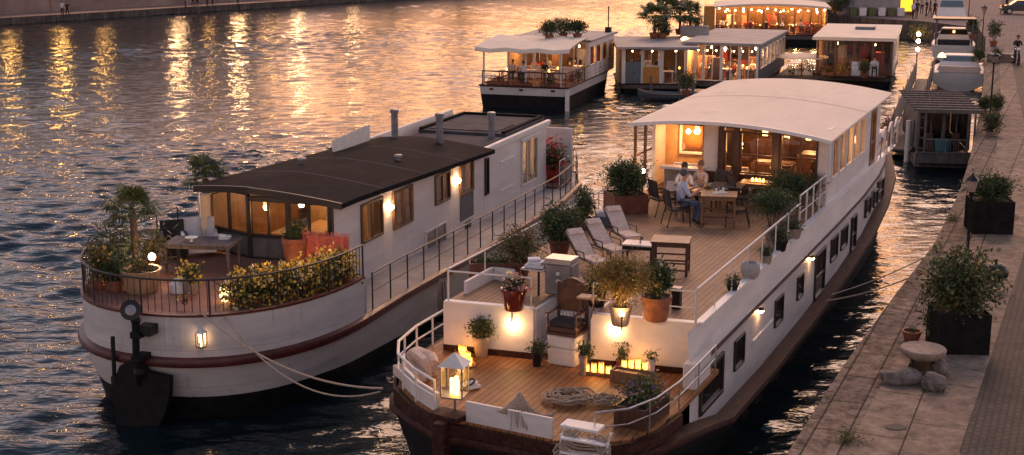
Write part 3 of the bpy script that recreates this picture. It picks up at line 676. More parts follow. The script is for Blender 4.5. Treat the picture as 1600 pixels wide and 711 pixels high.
# ================================================================ LEFT BARGE
bl = thing('houseboat', 'white barge with dark arched roof, black rudder and a flowered stern terrace', 'houseboat', OL, -AL)
def zl(y): return -.025*max(0, y)
def outl(inset=0., k=1.):
    """plan of the hull: starboard bow -> stern -> port bow"""
    cx, hw = -1.78, 3.38-inset; pts = []
    for y, f in [(23.5, .1), (21.5, .55), (19, .80), (15, .94), (10, .985), (5, 1.0), (0, 1.0)]: pts.append((cx+hw*f, y*1.0))
    n = 26
    for i in range(n+1):
        a = PI*i/n; e = 2/2.25; c, s_ = math.cos(a), math.sin(a)
        pts.append((cx+hw*math.copysign(abs(c)**e, c), -2.2-(4.62-inset)*k*abs(s_)**e))
    for y, f in [(0, 1.0), (5, 1.0), (10, .985), (15, .94), (19, .80), (21.5, .55), (23.5, .1)]: pts.append((cx-hw*f, y))
    return pts
def ring(ins, z, k=1., sheer=1.): return [(x, y, (z(x, y) if callable(z) else z)+zl(y)*sheer) for x, y in outl(ins, k)]
wl = lambda x, y: .62 if y < -4 else max(.16, .62-.46*(y+4)/7)
m = MB(); m.loft([ring(.75, -1.0, .93, 0), ring(.36, .0, .975, 0), ring(.22, wl, .985)], mi=1); m.loft([ring(.22, wl, .985), ring(.10, 1.0, 1), ring(.02, 1.42)], mi=0)
m.build('hull', ['hull_white', 'hull_black'], bl, True)
# rubbing strake, a dark red moulding round the whole hull
m = MB(); m.loft([ring(.03, 1.40), ring(-.10, 1.43), ring(-.13, 1.52), ring(-.10, 1.61), ring(.03, 1.64)]); m.build('rubbing_strake', 'strake_red', bl, True)
# raised stern bulwark
so = [p for p in outl(.06) if p[1] <= -1.9]; so = [p for p in so if not (p[0] < -5 and p[1] > -1.9)]
m = MB(); m.strip([(x, y, 0) for x, y in so], 1.62, 2.58, .07); m.build('bulwark', 'hull_white', bl)
m = MB(); m.strip([(x, y, 0) for x, y in so], 2.58, 2.63, .13); m.build('coaming', 'strake_red', bl)
sx0 = so[0][0]; sx1 = so[-1][0]
m = MB(); m.prism([(x*.995+.0, y*.99) for x, y in so]+[(-5.2, -.9), (-5.2, .3), (-3.75, .3), (-3.75, -.8), (.02, -.8), (.02, -2.15)], 2.42, 2.5); m.build('terrace_deck', 'deck_terrace', bl)
m = MB(); m.bb(.02, sx0-.03, -2.02, -1.95, 1.62, 2.56); m.bb(-5.2, -3.7, .3, .36, 1.5, 2.5); m.build('bulkhead', 'hull_white', bl)
# side decks
m = MB(); dk = [(x, y) for x, y in outl(.08)]
for a, b in zip(outl(.08)[:-1], outl(.08)[1:]): pass
dkp = outl(.1); fs = [(x, y, 1.60+zl(y)) for x, y in dkp]; cxs = [(-1.95, y, 1.60+zl(y)) for x, y in dkp]; m.loft([fs, cxs]); m.build('side_deck', 'roof_grey', bl)
# cabin side wall (starboard) with its openings; cabin sheer follows the hull
LWIN = [(.92, 2.32, 2.62, 3.72), (3.04, 4.46, 2.56, 3.68), (6.22, 7.44, 2.66, 3.6), (14.5, 16.35, 1.75, 3.42)]
LDOOR = (8.34, 9.54, 1.72, 3.62); LNAR = (10.66, 11.0, 2.15, 3.42)
LOW = [(5.6, 7.0, 1.62, 1.98)]
m = MB(); segs = [(-.9, 10.55, 3.92, 3.60), (10.55, 17.5, 3.70, 3.66)]
wall_x(m, .02, .12, -.85, 10.55, 1.30, 3.62, [tuple(v-(0) for v in q) for q in LWIN[:3]+[LDOOR]])
wall_x(m, .02, .12, 10.55, 17.5, 1.12, 3.62, [LNAR, LWIN[3]])
m.prism([(.02, -.85), (.02, 10.55), (-.1, 10.55), (-.1, -.85)], 3.62, lambda x, y: 4.0-.036*max(0, y)); m.bb(-3.9, -3.78, -.85, 17.5, 1.3, 4.05)
m.bb(-3.78, -.1, 17.38, 17.5, 1.2, 3.6)
m.build('cabin_wall', 'white_paint', bl)
for q in LWIN[:3]: opening(bl, .02, *q, fm='frame_wood', pm='pane', mull=(.5,), fw=.07)
for a, b, c, d in LWIN+[LDOOR]:
    for y0_, y1_ in ((a+.05, a+(b-a)*.30), (b-(b-a)*.34, b-.05)):
        if c > 1.72 and d == 3.62 and y0_ > a+.2: continue
        m = MB(); m.strip([(-.22+.03*math.sin(k*1.9), y0_+(y1_-y0_)*k/10, 0) for k in range(11)], max(c, 1.8), d-.02, .015); m.build('curtain', 'curtain', bl)
opening(bl, .02, *LWIN[3], fm='frame_white', pm='pane', mull=(.33, .66), fw=.06); opening(bl, .02, *LNAR, fm='frame_dark', mull=(), fw=.04)
# door, upper pane lit, lower panel grey
dr = opening(bl, .02, LDOOR[0], LDOOR[1], 2.55, LDOOR[3], fm='frame_wood', name='door', mull=(), fw=.09)
m = MB(); m.bb(-.02, .05, LDOOR[0], LDOOR[1], LDOOR[2], 2.55); m.build('door_panel', 'panel_grey', dr)
m = MB(); m.bb(.05, .10, LDOOR[1]-.16, LDOOR[1]-.12, 2.4, 2.52); m.build('door_handle', 'steel', dr)
# lower ports behind the rail
for a, b in [(5.4, 7.1)]: opening(bl, .02, a, b, 1.30, 2.02, fm='frame_white', pm='pane_dark', mull=(.5,), fw=.05)
m = MB(); m.bb(.02, .05, 8.8, 9.3, 1.35, 1.60); m.build('vent_grille', 'frame_dark', bl)
m = MB(); m.bb(.02, .07, 12.2, 13.7, 3.0, 3.06); m.bb(.02, .06, 12.2, 13.7, 2.0, 2.04); m.bb(.02, .10, 14.4, 16.5, 3.44, 3.52); m.build('wall_moulding', 'trim_white', bl)
# floor inside, back wall, warm rooms
m = MB(); m.bb(-3.78, -.1, -.6, 17.38, 1.66, 1.72); m.build('cabin_floor', 'inner_dark', bl)
m = MB(); m.bb(-3.77, -3.72, -.4, 10.4, 2.3, 4.0); m.bb(-3.72, -.1, 4.9, 4.96, 1.72, 3.7); m.bb(-3.72, -.1, 10.4, 10.45, 1.72, 3.55); m.build('partition', 'wood_table', bl)
m = MB()
for x, y, w_, d_, h_ in [(-3.2, 1.2, .8, 1.2, .8), (-2.4, 3.2, .9, 1.8, .75), (-1.2, 3.9, .5, .6, 1.5), (-.8, 1.6, .5, .5, .95), (-2.8, 4.6, 1.2, .4, 1.7), (-1.2, 7.2, .6, 1.2, 1.6), (-2.6, 8.8, 1., 1., 1.), (-.7, 15.4, .5, .8, .7), (-1, .4, .8, .4, .8)]:
    m.bb(x-w_/2, x+w_/2, y-d_/2, y+d_/2, 1.72, 1.72+h_)
m.build('cabin_furniture', 'wood_light', bl)
m = MB()
for x, y, z in [(-1.9, 1.2, 3.55), (-2.9, 3.8, 3.2), (-1.1, 2.9, 3.4), (-1.6, 7.0, 3.3), (-1.2, 15.4, 3.1)]: m.ball((x, y, z), .09, 8)
m.build('cabin_lamp', 'lamp_white', bl)
for x, y, z, e in [(-1.6, 1.0, 3.4, 26), (-2.0, 3.7, 3.3, 26), (-1.4, 7.2, 3.1, 26), (-1.2, 9.2, 2.9, 14), (-1.2, 15.3, 2.9, 30)]: light(bl, (x, y, z), e*(2.6 if y > 2 else 2.6), r=.15)
# glazed stern front: two faces meeting at the post
def face(x0, y0, x1, y1, bays, z0=2.5, z1=4.15, name='glazed_front'):
    a = math.atan2(y1-y0, x1-x0); L = math.hypot(x1-x0, y1-y0); B = Matrix.Translation((x0, y0, 0)) @ rot(a)
    fr = MB(B); fr.bb(0, L, -.05, .05, z0, z0+.05); fr.bb(0, L, -.05, .05, z1-.12, z1+.02)
    for b in bays: pass
    xs = [0]+[b for b in bays]+[L]
    for x in xs: fr.bb(x-.06, x+.06, -.07, .07, z0+.05, z1-.12)
    for i in range(len(xs)-1): mid = (xs[i]+xs[i+1])/2; fr.bb(mid-.025, mid+.025, -.045, .045, z0+.6, z1-.12); fr.bb(xs[i]+.06, xs[i+1]-.06, -.055, .055, z0+.58, z0+.66)
    o = fr.build(name, 'frame_dark', bl); lo = MB(B)
    for i in range(len(xs)-1): lo.bb(xs[i]+.06, xs[i+1]-.06, -.03, .03, z0+.05, z0+.58)
    lo.build('lower_panel', 'panel_grey', o); g = MB(B); g.quad((0, 0, z0+.6), (L, 0, z0+.6), (L, 0, z1-.1), (0, 0, z1-.1)); g.build('window_pane', 'pane', o)
face(-3.85, -.35, -2.3, -.95, [], z1=4.30); face(-2.3, -.95, .02, -.85, [1.12], z1=4.16)
m = MB(); m.tube([(-3.72, -1.0, 2.5), (-3.75, -1.05, 4.3)], .022); m.build('downpipe', 'steel', bl)
# main roof: shallow arch, felt covered, falling aft-forward like the hull
def arch(x, z0): 
    if x < -2.1: return z0+.38-.12*((x+2.1)/(-1.95))**1.6
    return z0+.36-.29*((x+2.1)/2.5)**1.4
xs = [-3.88+4.30*i/20 for i in range(21)]
def rf(y, dz=0): return [(x, y+(-.22*(1-abs((x+2.1)/2.3))*1 if y < 0 else 0), arch(x, 4.07-.036*max(0, y))+dz) for x in xs]
m = MB(); tops = [rf(y) for y in (-1.02, 0, 3, 6, 9, 10.6)]; bots = [rf(y, -.13) for y in (10.6, 9, 6, 3, 0, -1.02)]; m.loft(tops+bots+[tops[0]])
for r_ in (tops[0], ): pass
n_ = len(xs)
for e in (0, n_-1): m.add([t_[e] for t_ in tops]+[b_[e] for b_ in bots], [tuple(range(12)) if e else tuple(range(12))[::-1]])
m.build('roof', 'roof_dark', bl, True)
for y in (1.6, 4.6, 7.6): m = MB(); m.loft([rf(y-.04, .003), rf(y, .010), rf(y+.04, .003)]); m.build('roof_joint', 'felt_grey', bl, True)
for x, y in ((-2.9, 3.2), (-.9, 5.6)): m = MB(); m.lathe([(.07, -.1), (.07, .12), (.13, .13), (.12, .18), (.02, .2)], (x, y, arch(x, 4.07-.036*y)), 12); m.build('roof_vent', 'chimney_steel', bl, True)
m = MB(); m.loft([[(x, y, z-.0) for x, y, z in rf(-1.04, -.15)], [(x, y, z) for x, y, z in rf(-1.04, .02)], [(x, y-.0, z) for x, y, z in rf(-.99, .025)]]); m.build('fascia', 'frame_dark', bl)
# rear roof: flat, stepped, with edge boards, hatch
m = MB(); m.bb(-3.6, .12, 10.62, 17.7, 3.62, 3.72); m.bb(-.02, .14, 10.62, 17.7, 3.72, 3.80); m.build('rear_roof', 'trim_white', bl)
m = MB(); m.bb(-3.4, -.08, 10.7, 13.0, 3.722, 3.80); m.bb(-3.4, -.08, 13.06, 17.6, 3.722, 3.90); m.build('roof_hatch', 'felt_grey', bl)
m = MB(); m.bb(-3.1, -.5, 13.4, 15.2, 3.9, 3.93); m.build('skylight', 'pane_amber', bl) if False else m.build('skylight', 'felt_grey', bl)
m = MB(); m.bb(-3.38, -.1, 17.38, 17.56, 3.9, 3.98); m.bb(-3.38, -3.24, 13.1, 17.38, 3.9, 3.98); m.bb(-.25, -.1, 13.1, 17.38, 3.9, 3.98); m.build('roof_edge', 'roof_dark', bl)
for px, py, top in [(617, 217, 4.0), (687, 224, 4.0), (768, 220, 3.7)]:
    q = ML.inverted() @ P(px, py, top); m = MB(); zt = top+.95
    m.lathe([(.115, -.2), (.115, .88), (.15, .89), (.15, 1.0), (.10, 1.02)], (q.x, q.y, top), 14); m.build('chimney', 'chimney_steel', bl, True)
# clear wind screen on the far side of the roof
ws = [ML.inverted() @ P(x, y, 4.3) for x, y in ((519, 232), (578, 212))]
m = MB(); m.add([(ws[0].x, ws[0].y, 4.15), (ws[1].x, ws[1].y, 4.15), (ws[1].x, ws[1].y, 4.68), (ws[0].x, ws[0].y, 4.55)], [(0, 1, 2, 3)]); m.build('wind_screen', 'frame_white', bl)
# wall lamps
for y, z in [(2.78, 3.3), (8.02, 3.14)]: wall_lamp(bl, (.10, y, z), 5, .085)
# lantern on the bulwark
q = ML.inverted() @ P(348, 500, 2.1)
# side rail and its lower wire
side = [(x-.06, y, 1.62+zl(y)) for x, y in outl(.0)[:7]][::-1]; side = [(1.55, -1.7, 1.64)]+side
rail(bl, side, .95, 'side_railing', 'rail_dark', .020, (.5,), 1.15, .026)
# terrace rail on the bulwark
tr = [(x, y, 2.62) for x, y in so if y < -1.95]
rail(bl, tr, .80, 'terrace_railing', 'rail_dark', .022, (), 1.5, .026, balus=.17)
rail(bl, [(-5.2, -1.9, 2.62), (-5.3, .3, 2.62)], .8, 'terrace_railing', 'rail_dark', .02, (.5,), 1.)
# stern gear: rudder, post with search light, box
m = MB(); 
prof = [(-.9, -1.0), (-.95, .5), (-.8, 1.0), (-.5, 1.22), (-.15, 1.15), (0, .9), (.15, .3), (.15, -1.0)]
def sten(px, py, y): # point on plane local y
    A = ML.inverted() @ P(px, py, 0); C = ML.inverted() @ Vector((0, 0, HW)); t = (y-C.y)/(A.y-C.y); return C+(A-C)*t
ys_ = -7.0; rt = sten(190, 600, ys_)
ry = [sten(x, y, ys_) for x, y in [(183, 640), (182, 590), (190, 570), (205, 562), (222, 566), (232, 580), (268, 588), (267, 616), (262, 640), (240, 690), (190, 690)]]
f = [(p.x, -6.92, max(p.z, -1)) for p in ry]; b = [(p.x, -7.08, max(p.z, -1)) for p in ry]; n_ = len(f)
m.add(f+b, [tuple(range(n_))[::-1], tuple(range(n_, 2*n_))]+[(i, (i+1) % n_, (i+1) % n_+n_, i+n_) for i in range(n_)]); m.build('rudder', 'hull_black', bl)
a0, a1 = sten(213, 480, -7.05), sten(216, 600, -7.05)
m = MB(); m.tube([(a1.x, -7.1, a1.z), (a0.x, -7.1, a0.z)], .085, 10); m.bb(a0.x-.13, a0.x+.13, -7.2, -6.7, a1.z+.55, a1.z+.7); m.bb(a0.x-.12, a0.x+.12, -7.2, -6.6, a0.z-.7, a0.z-.55)
m.ball((a0.x, -7.1, a0.z-.3), .12, 8); m.ball((a0.x+.02, -7.12, a1.z+.3), .15, 8); m.build('rudder_post', 'hull_black', bl)
b0 = sten(228, 516, -7.0); m = MB(); m.box((b0.x, -6.85, b0.z), (.34, .5, .24)); m.build('junction_box', 'metal_dark', bl)
s0 = sten(203, 486, -7.2); m = MB(); B = Matrix.Translation((s0.x, -7.15, s0.z)) @ Matrix.Rotation(R(68), 4, 'X') @ Matrix.Rotation(R(25), 4, 'Y'); m.b = B
m.lathe([(.09, -.22), (.19, -.12), (.215, .06), (.23, .1), (.2, .11)], n=18); sl = m.build('searchlight', 'metal_dark', bl, True); m = MB(B); m.lathe([(.195, .085), (.12, .11), (.01, .125)], n=16); m.build('lens', 'metal_grey', sl, True)
c0 = sten(178, 525, -6.9); c1 = sten(181, 595, -6.9); m = MB(); m.tube([(c1.x, -6.95, c1.z), (c0.x, -6.95, c0.z)], .05, 8); m.box((c1.x, -6.95, c1.z), (.12, .12, .25)); m.build('depth_pole', 'metal_dark', bl)
m = MB(); m.tube([(-5.4, -5.25, 2.0), (-5.42, -5.2, 2.6)], .05, 6); m.build('bollard', 'rail_white', bl) if False else None
# balcony at the far end
m = MB(); m.bb(-3.3, .6, 19.0, 19.12, 1.2, 3.3); m.build('end_screen', 'white_paint', bl)
m = MB(); m.bb(-3.3, .6, 17.5, 19.0, 1.2, 1.28); m.build('balcony_floor', 'deck_terrace', bl)
m = MB(); m.bb(-2.8, .5, 17.52, 18.9, 1.3, 1.9); m.build('balcony_chest', 'cloth_red', bl) if False else None
rail(bl, [(.55, 17.55, 1.28), (.55, 18.95, 1.28)], .95, 'balcony_railing', 'rail_white', .02, (.5,), .7)
# ------------------------------- things on the left barge
def onL(x, y, z=2.5): return WL(x, y, z)
wlan = thing('wall_lantern', 'lit brass lantern hanging on the white stern bulwark of the left barge', 'lantern', (0, 0, 0), -AL)
hh = min(outl(.06), key=lambda p: abs(p[0]-(-.40))+(0 if p[1] < -4 else 99)); wlan.location = ML @ Vector((-.36, hh[1]-.14, 1.92))
lantern(wlan, (0, 0, 0), .17, .48, 0, 4, 'frame_wood', 'lamp_white')
palm('tall fan palm in the middle of the left barge terrace, by the water rail', P(213, 436, 2.5), 2.38, .82, 'palms on the left barge', 26, seed=2)
palm('fan palm rising behind the dark roof corner of the left barge', P(325, 372, 2.5), 2.35, .80, 'palms on the left barge', 22, seed=5)
potted('potted_palm', 'bushy low palm at the outer corner of the terrace railing', 'potted plant', P(180, 440, 2.5), .28, .4, 'terracotta', (.36, .36, .40), n=300, leaf=.46, mats=('palm_leaf', 'leaf_dark', 'leaf_mid'), aspect=8, droop=.25, cz=.80)
potted('potted_palm', 'low spreading palm in a clay pot beside the tall palm', 'potted plant', P(235, 425, 2.5), .28, .4, 'terracotta', (.36, .36, .26), n=220, leaf=.44, mats=('palm_leaf', 'dry', 'leaf_olive'), aspect=8, droop=.3, cz=.66)
potted('flower_bush', 'orange lit flowers climbing the left end of the terrace railing', 'potted plant', P(157, 452, 2.5), .2, .3, 'terracotta', (.22, .3, .42), n=260, leaf=.13, mats=('leaf_olive', 'leaf_mid'), bloom=('flower_yellow', 'dry'), bn=130, bsize=.09)
potted('potted_shrub', 'dark leafy shrub between the palms and the flowers', 'potted plant', P(180, 456, 2.5), .2, .3, 'terracotta', (.28, .26, .30), n=420, leaf=.13)
# big planters lit by a lamp
t = thing('planter_bowl', 'wide wooden tub glowing under a lamp beside the palms', 'tub', P(222, 455, 2.5)); m = MB(); m.lathe([(.36, 0), (.4, .05), (.46, .5), (.5, .52), (.5, .56), (.43, .55), (.4, .4)], n=20); m.build('tub_body', 'wood_light', t, True)
m = MB(); m.lathe([(.41, .42), (.02, .46)], n=16); m.build('soil', 'soil', t); m = MB(); m.leaves((0, 0, .62), (.3, .3, .16), 160, .12, (0, 1)); m.build('foliage', ['leaf_dark', 'leaf_olive'], t)
t = thing('table_lamp', 'glowing table lamp under the terrace table edge', 'lamp', P(240, 443, 2.5)); m = MB(); m.lathe([(.1, 0), (.03, .03), (.02, .55), (.05, .6)], n=10); m.build('lamp_base', 'metal_dark', t)
m = MB(); m.ball((0, 0, .68), .09, 10); m.build('lamp_shade', 'bulb', t, True); light(t, (0, 0, .80), 6, r=.08)
t = table('dining_table', 'large grey wooden table with crossing boards on the terrace of the left barge', P(318, 420, 2.5), 1.75, 1.0, .74, 'wood_grey', -AL+R(12), leg=.07)
tp = P(318, 420, 2.5)+Vector((0, 0, .74))
t = thing('bowl', 'shallow white dish in the middle of the terrace table', 'bowl', tp+Vector((-.25, -.08, 0))); m = MB(); m.lathe([(.06, 0), (.03, .03), (.03, .06), (.16, .10), (.17, .115), (.12, .105), (.01, .075)], n=20); m.build('bowl_body', 'ceramic', t, True)
t = thing('napkin_stack', 'white plates and napkins at the far right of the terrace table', 'plates', tp+Vector((.52, .25, 0))); m = MB(); m.lathe([(.16, 0), (.17, .03), (.02, .04)], n=14); m.box((.02, .0, .06), (.3, .14, .03), .4); m.box((-.06, .03, .09), (.2, .1, .03), -.5); m.build('plates', 'ceramic', t)
# armchairs
def armchair(name, label, p, rz, m_, w=.85):
    t = thing(name, label, 'armchair', p, rz); m = MB(); m.bb(-w/2, w/2, -.4, .38, .12, .42); m.build('seat', m_, t)
    m = MB(); m.box((0, -.42, .52), (w, .14, .82), rx=R(8)); m.build('backrest', m_, t)
    for a in (-1, 1):
        m = MB(); m.bb(a*w/2-.05, a*w/2+.05, -.4, .38, .42, .62); m.build('armrest', m_, t)
        for b in (-.34, .32): m = MB(); m.tube([(a*(w/2-.06), b, 0), (a*(w/2-.06), b, .12)], .025); m.build('leg', 'wood_dark', t)
    return t
armchair('armchair', 'white upholstered armchair against the glazed cabin of the left barge', P(313, 398, 2.5), R(-165), 'cloth_white')
armchair('armchair', 'black armchair beside the white one on the left barge terrace', P(274, 402, 2.5), R(-160), 'cloth_dark', .62)
potted('potted_plant', 'round flowering plant under the terrace table, seen through the rail', 'potted plant', P(300, 458, 2.5), .2, .28, 'stone_pot', (.28, .28, .22), n=260, leaf=.11, mats=('leaf_dark', 'leaf_mid'), bloom=('flower_yellow',), bn=60, bsize=.08)
t = thing('floor_cushion', 'crumpled white throw on a low stool under the terrace table', 'throw', P(280, 456, 2.5)); m = MB(); m.lathe([(.2, 0), (.22, .2), (.16, .26)], n=12); m.ball((.05, 0, .27), .2, 10, sc_=(1.2, .8, .4)); m.build('throw', 'cloth_white', t, True)
t = thing('paper_lantern', 'orange glowing lantern at the foot of the yellow flower hedge', 'lantern', P(353, 470, 2.5)); m = MB(); m.lathe([(.10, 0), (.15, .12), (.12, .34), (.07, .38)], n=12); m.build('shade', 'lamp_soft', t, True); m = MB(); m.lathe([(.14, .36), (.10, .44), (.02, .47)], n=12); m.build('lid', 'metal_dark', t, True); light(t, (0, 0, .55), 2)
potted('flower_pot', 'small plant with pink blossom standing on the stern coaming', 'potted plant', P(288, 478, 2.6)+Vector((0, .06, .02)), .06, .07, 'terracotta', (.12, .1, .07), n=50, leaf=.06, bloom=('flower_yellow', 'flower_pink'), bn=30, bsize=.05)
# the long hedge of yellow lilies on the starboard quarter
hed = thing('flower_hedge', 'long bank of yellow and cream lilies spilling over the stern rail', 'flower bed', (0, 0, 0)); m1 = MB(); m2 = MB(); m3 = MB()
hp = [ML.inverted() @ P(x, y, 2.55) for x, y in [(388, 474), (420, 468), (450, 463), (480, 456), (508, 447), (530, 438)]]
for i, q in enumerate(hp):
    w0 = WL(q.x-.08, q.y+.06, 2.42); r_ = .40+.05*(i > 1)
    m1.leaves(w0+Vector((0, 0, .40)), (.46, .46, r_*.84), 620, .17, (0, 1, 2), .4, 7); m2.leaves(w0+Vector((0, 0, .42)), (.54, .54, r_*.84+.1), 210, .15, (0, 0, 0, 1, 0, 2), .95, 3, aspect=1.25)
    m3.box(w0+Vector((0, 0, .14)), (.6, .5, .26), -AL+R(35)-i*.05)
m3.build('planter', 'terracotta', hed); m1.build('foliage', ['leaf_dark', 'leaf_mid', 'leaf_olive'], hed); m2.build('blossom', ['flower_yellow', 'flower_white', 'leaf_pale', 'leaf_olive'], hed)
for q in (hp[1], hp[3], hp[5]): light(hed, WL(q.x-.15, q.y+.0, 3.75), 9, (1, .62, .28), .25, 'festoon_or_fill')  # warm fill lights added to brighten the lilies; no bulbs hang here
# big lit pot and fringed screen in front of the glass
q = ML.inverted() @ P(466, 402, 2.5)
potted('planter_pot', 'tall orange pot glowing from a floor lamp before the cabin glass', 'potted plant', P(464, 420, 2.5), .36, .84, 'terracotta', (.33, .26, .22), n=300, leaf=.12, mats=('leaf_mid', 'leaf_olive'))
t = thing('floor_lamp', 'small uplighter hidden in front of the orange pot', 'lamp', P(462, 432, 2.5)+Vector((.04, -.2, 0))); m = MB(); m.lathe([(.07, 0), (.08, .06), (.05, .08)], n=10); m.build('lamp_body', 'metal_dark', t); m = MB(); m.lathe([(.05, .08), (.01, .095)], n=10); m.build('lens', 'bulb', t); light(t, (-.16, -.0, .24), 9, (1, .42, .10), .05)
t = thing('fringed_screen', 'pink fringed textile screen standing right of the glowing pot', 'screen', P(510, 424, 2.5), -AL+R(6)); m = MB(); pts = [(-.62+.062*i, .04*math.sin(i*1.7), 0) for i in range(21)]; m.strip(pts, .02, .92, .03); m.build('cloth', 'cloth_pink', t)
m = MB()
for i in range(60): x = -.62+1.24*i/59; m.tube([(x, .02, .92), (x+random.uniform(-.02, .02), random.uniform(-.04, .04), 1.0+random.random()*.05)], .008, 3)
m.build('fringe', 'flower_pink', t)
potted('balcony_plant', 'red flowering plant on the far balcony of the left barge', 'potted plant', WL(.1, 18.2, 1.75), .3, .5, 'cloth_red', (.45, .6, .6), n=500, leaf=.2, mats=('leaf_dark', 'leaf_olive'), bloom=('flower_red',), bn=80, bsize=.14)
# rope coil hung on the side
t = thing('rope_coil', 'grey rope hung in loops over the starboard side of the left barge', 'rope', P(678, 440, 1.6), -AL); m = MB()
for k in range(9): m.tube([(.16+.01*k+.03*math.sin(k*2), (.10+.012*k)*math.cos(a)+.05*math.sin(k), -.42+(.42+.03*(k % 4))*math.sin(a)) for a in [2*PI*i/18 for i in range(18)]], .016, 5, closed=True)
m.build('coil', 'rope', t)
t = thing('mooring_fairlead', 'small black fairlead plate on the white side of the left barge', 'fairlead', P(652, 458, 1.25), -AL); m = MB(); m.bb(-.02, .05, -.22, .22, -.12, .12); m.build('plate', 'metal_dark', t)

# ================================================================ RIGHT BARGE
br = thing('houseboat', 'large white barge by the quay with open dining deck and pale arched wheelhouse roof', 'houseboat', OR, -AR)
def zs(y):
    pts = [(-5, 2.22), (-3.5, 2.15), (-2, 1.95), (0, 1.5), (1.2, 1.2), (6, 1.08), (12.5, 1.2), (17, 1.45), (22, 1.95), (26, 2.5), (31.5, 3.0)]
    for (a, b), (c, d) in zip(pts[:-1], pts[1:]):
        if y <= c: t = max(0, (y-a)/(c-a)); return b+(d-b)*t
    return 3.0
XC = -2.63
STB = [(-2.65, 31.5, 1), (-2.1, 30.9, 1), (-1.3, 29.4, 1), (-.5, 27.2, 1), (.05, 24.5, 1), (.30, 21.5, 1), (.42, 18, 1), (.44, 14, 1), (.44, 9, 1), (.44, 5, 1), (.44, 1.2, 1), (.44, -.8, 1), (.42, -2.2, 1), (.30, -3.2, 1), (.02, -3.95, 1), (-.45, -4.38, 1), (-1.2, -4.52, 1), (-2.3, -4.42, 1), (-3.0, -4.35, 1), (-3.35, -4.5, 1)]
PRT = [(-3.7, -4.2, 1), (-4.4, -3.72, 1), (-5.1, -3.05, 1), (-5.5, -2.3, 1), (-5.68, -1.2, 1), (-5.7, 0, 1), (-5.7, 5, 1), (-5.7, 9, 1), (-5.7, 14, 1), (-5.68, 18, 1), (-5.5, 21.5, 1), (-5.2, 24.5, 1), (-4.7, 27.2, 1), (-4.0, 29.4, 1), (-3.2, 30.9, 1), (-2.65, 31.5, 1)]
HP = [(x, y) for x, y, _ in STB+PRT]
def hring(ins, z):
    o = []
    for i, (x, y) in enumerate(HP):
        cy0 = min(max(y, -.5), 24); v = Vector((x-XC, y-cy0)); L = v.length
        v *= max(.05, (L-ins)/L); o.append((XC+v.x, cy0+v.y, z(y) if callable(z) else z))
    return o
m = MB(); m.loft([hring(.85, -1.0), hring(.5, .0), hring(.28, lambda y: zs(y)*.55), hring(.06, lambda y: zs(y)-.28)], mi=0); m.loft([hring(.06, lambda y: zs(y)-.28), hring(.05, lambda y: zs(y)-.1)], mi=0)
m.build('hull', ['hull_black', 'strake_brown'], br, True)
m = MB(); m.loft([hring(.10, lambda y: zs(y)-.16), hring(-.07, lambda y: zs(y)-.13), hring(-.10, lambda y: zs(y)-.06), hring(-.07, lambda y: zs(y)+.02), hring(.30, lambda y: zs(y)+.035)]); m.build('rubbing_strake', 'strake_brown', br, True)

# topsides: starboard wall above the strake, in two strips meeting at the trim
def hside(ins0, ins1, z0, z1, sel, m): 
    a = hring(ins0, z0); b = hring(ins1, z1); m.loft([[a[i] for i in sel], [b[i] for i in sel]])
side_s = list(range(3, 12)); side_p = [i for i in range(25, len(HP)-2)]; alls = list(range(0, 12))
m = MB(); hside(.30, .31, lambda y: zs(y)+.03, lambda y: 2.72+max(0, y-12)*.012, alls, m); hside(.30, .33, lambda y: zs(y)+.03, 2.72, [i for i in range(25, len(HP))], m)
m.build('topsides', 'hull_white', br, True)
m = MB(); hside(.31, .40, lambda y: 2.74+max(0, y-12)*.012, lambda y: 3.5 if y < 24 else 3.5, alls, m); hside(.33, .45, 2.72, 3.5, [i for i in range(25, len(HP))], m); m.build('upper_topsides', 'white_paint', br, True)
tl = [Vector(p)+Vector((.03, 0, 0)) for p in [hring(.30, lambda y: 2.73+max(0, y-12)*.012)[i] for i in range(2, 12)]]; m = MB(); m.tube(tl, .028, 6); m.build('trim_rail', 'strake_brown', br)
# decks
top = [(p[0], p[1]) for p in hring(.40, 0)]
NX0, NX1, ND = -3.30, -2.10, .95
dpoly = [top[i] for i in range(0, 11)]+[(.02, .03), (NX1+.04, -.19), (NX1+.04, ND), (NX0-.04, ND), (NX0-.04, -.33), (-5.21, -.52)]+[top[i] for i in range(26, len(top)-1)]
m = MB(); m.prism(dpoly, 3.38, 3.5); m.build('upper_deck', 'deck_teak', br)
m = MB(); m.strip([(.06, 24, 3.5), (.06, 14, 3.5), (.06, -.02, 3.5)], .0, .035, .16); m.strip([(.06, -.0, 3.5), (NX1+.02, -.24, 3.5)], .0, .03, .16); m.strip([(NX0-.02, -.38, 3.5), (-5.22, -.57, 3.5)], .0, .03, .16); m.build('covering_board', 'trim_white', br)
m = MB(); stp = [p for p in hring(.10, 0) if p[1] < .1]; m.prism([(p[0], p[1]) for p in stp]+[(-5.6, .6), (NX0, .6), (NX0, ND-.01), (NX1, ND-.01), (NX1, .5), (.35, .5)], 2.36, 2.45); m.build('stern_deck', 'deck_warm', br)
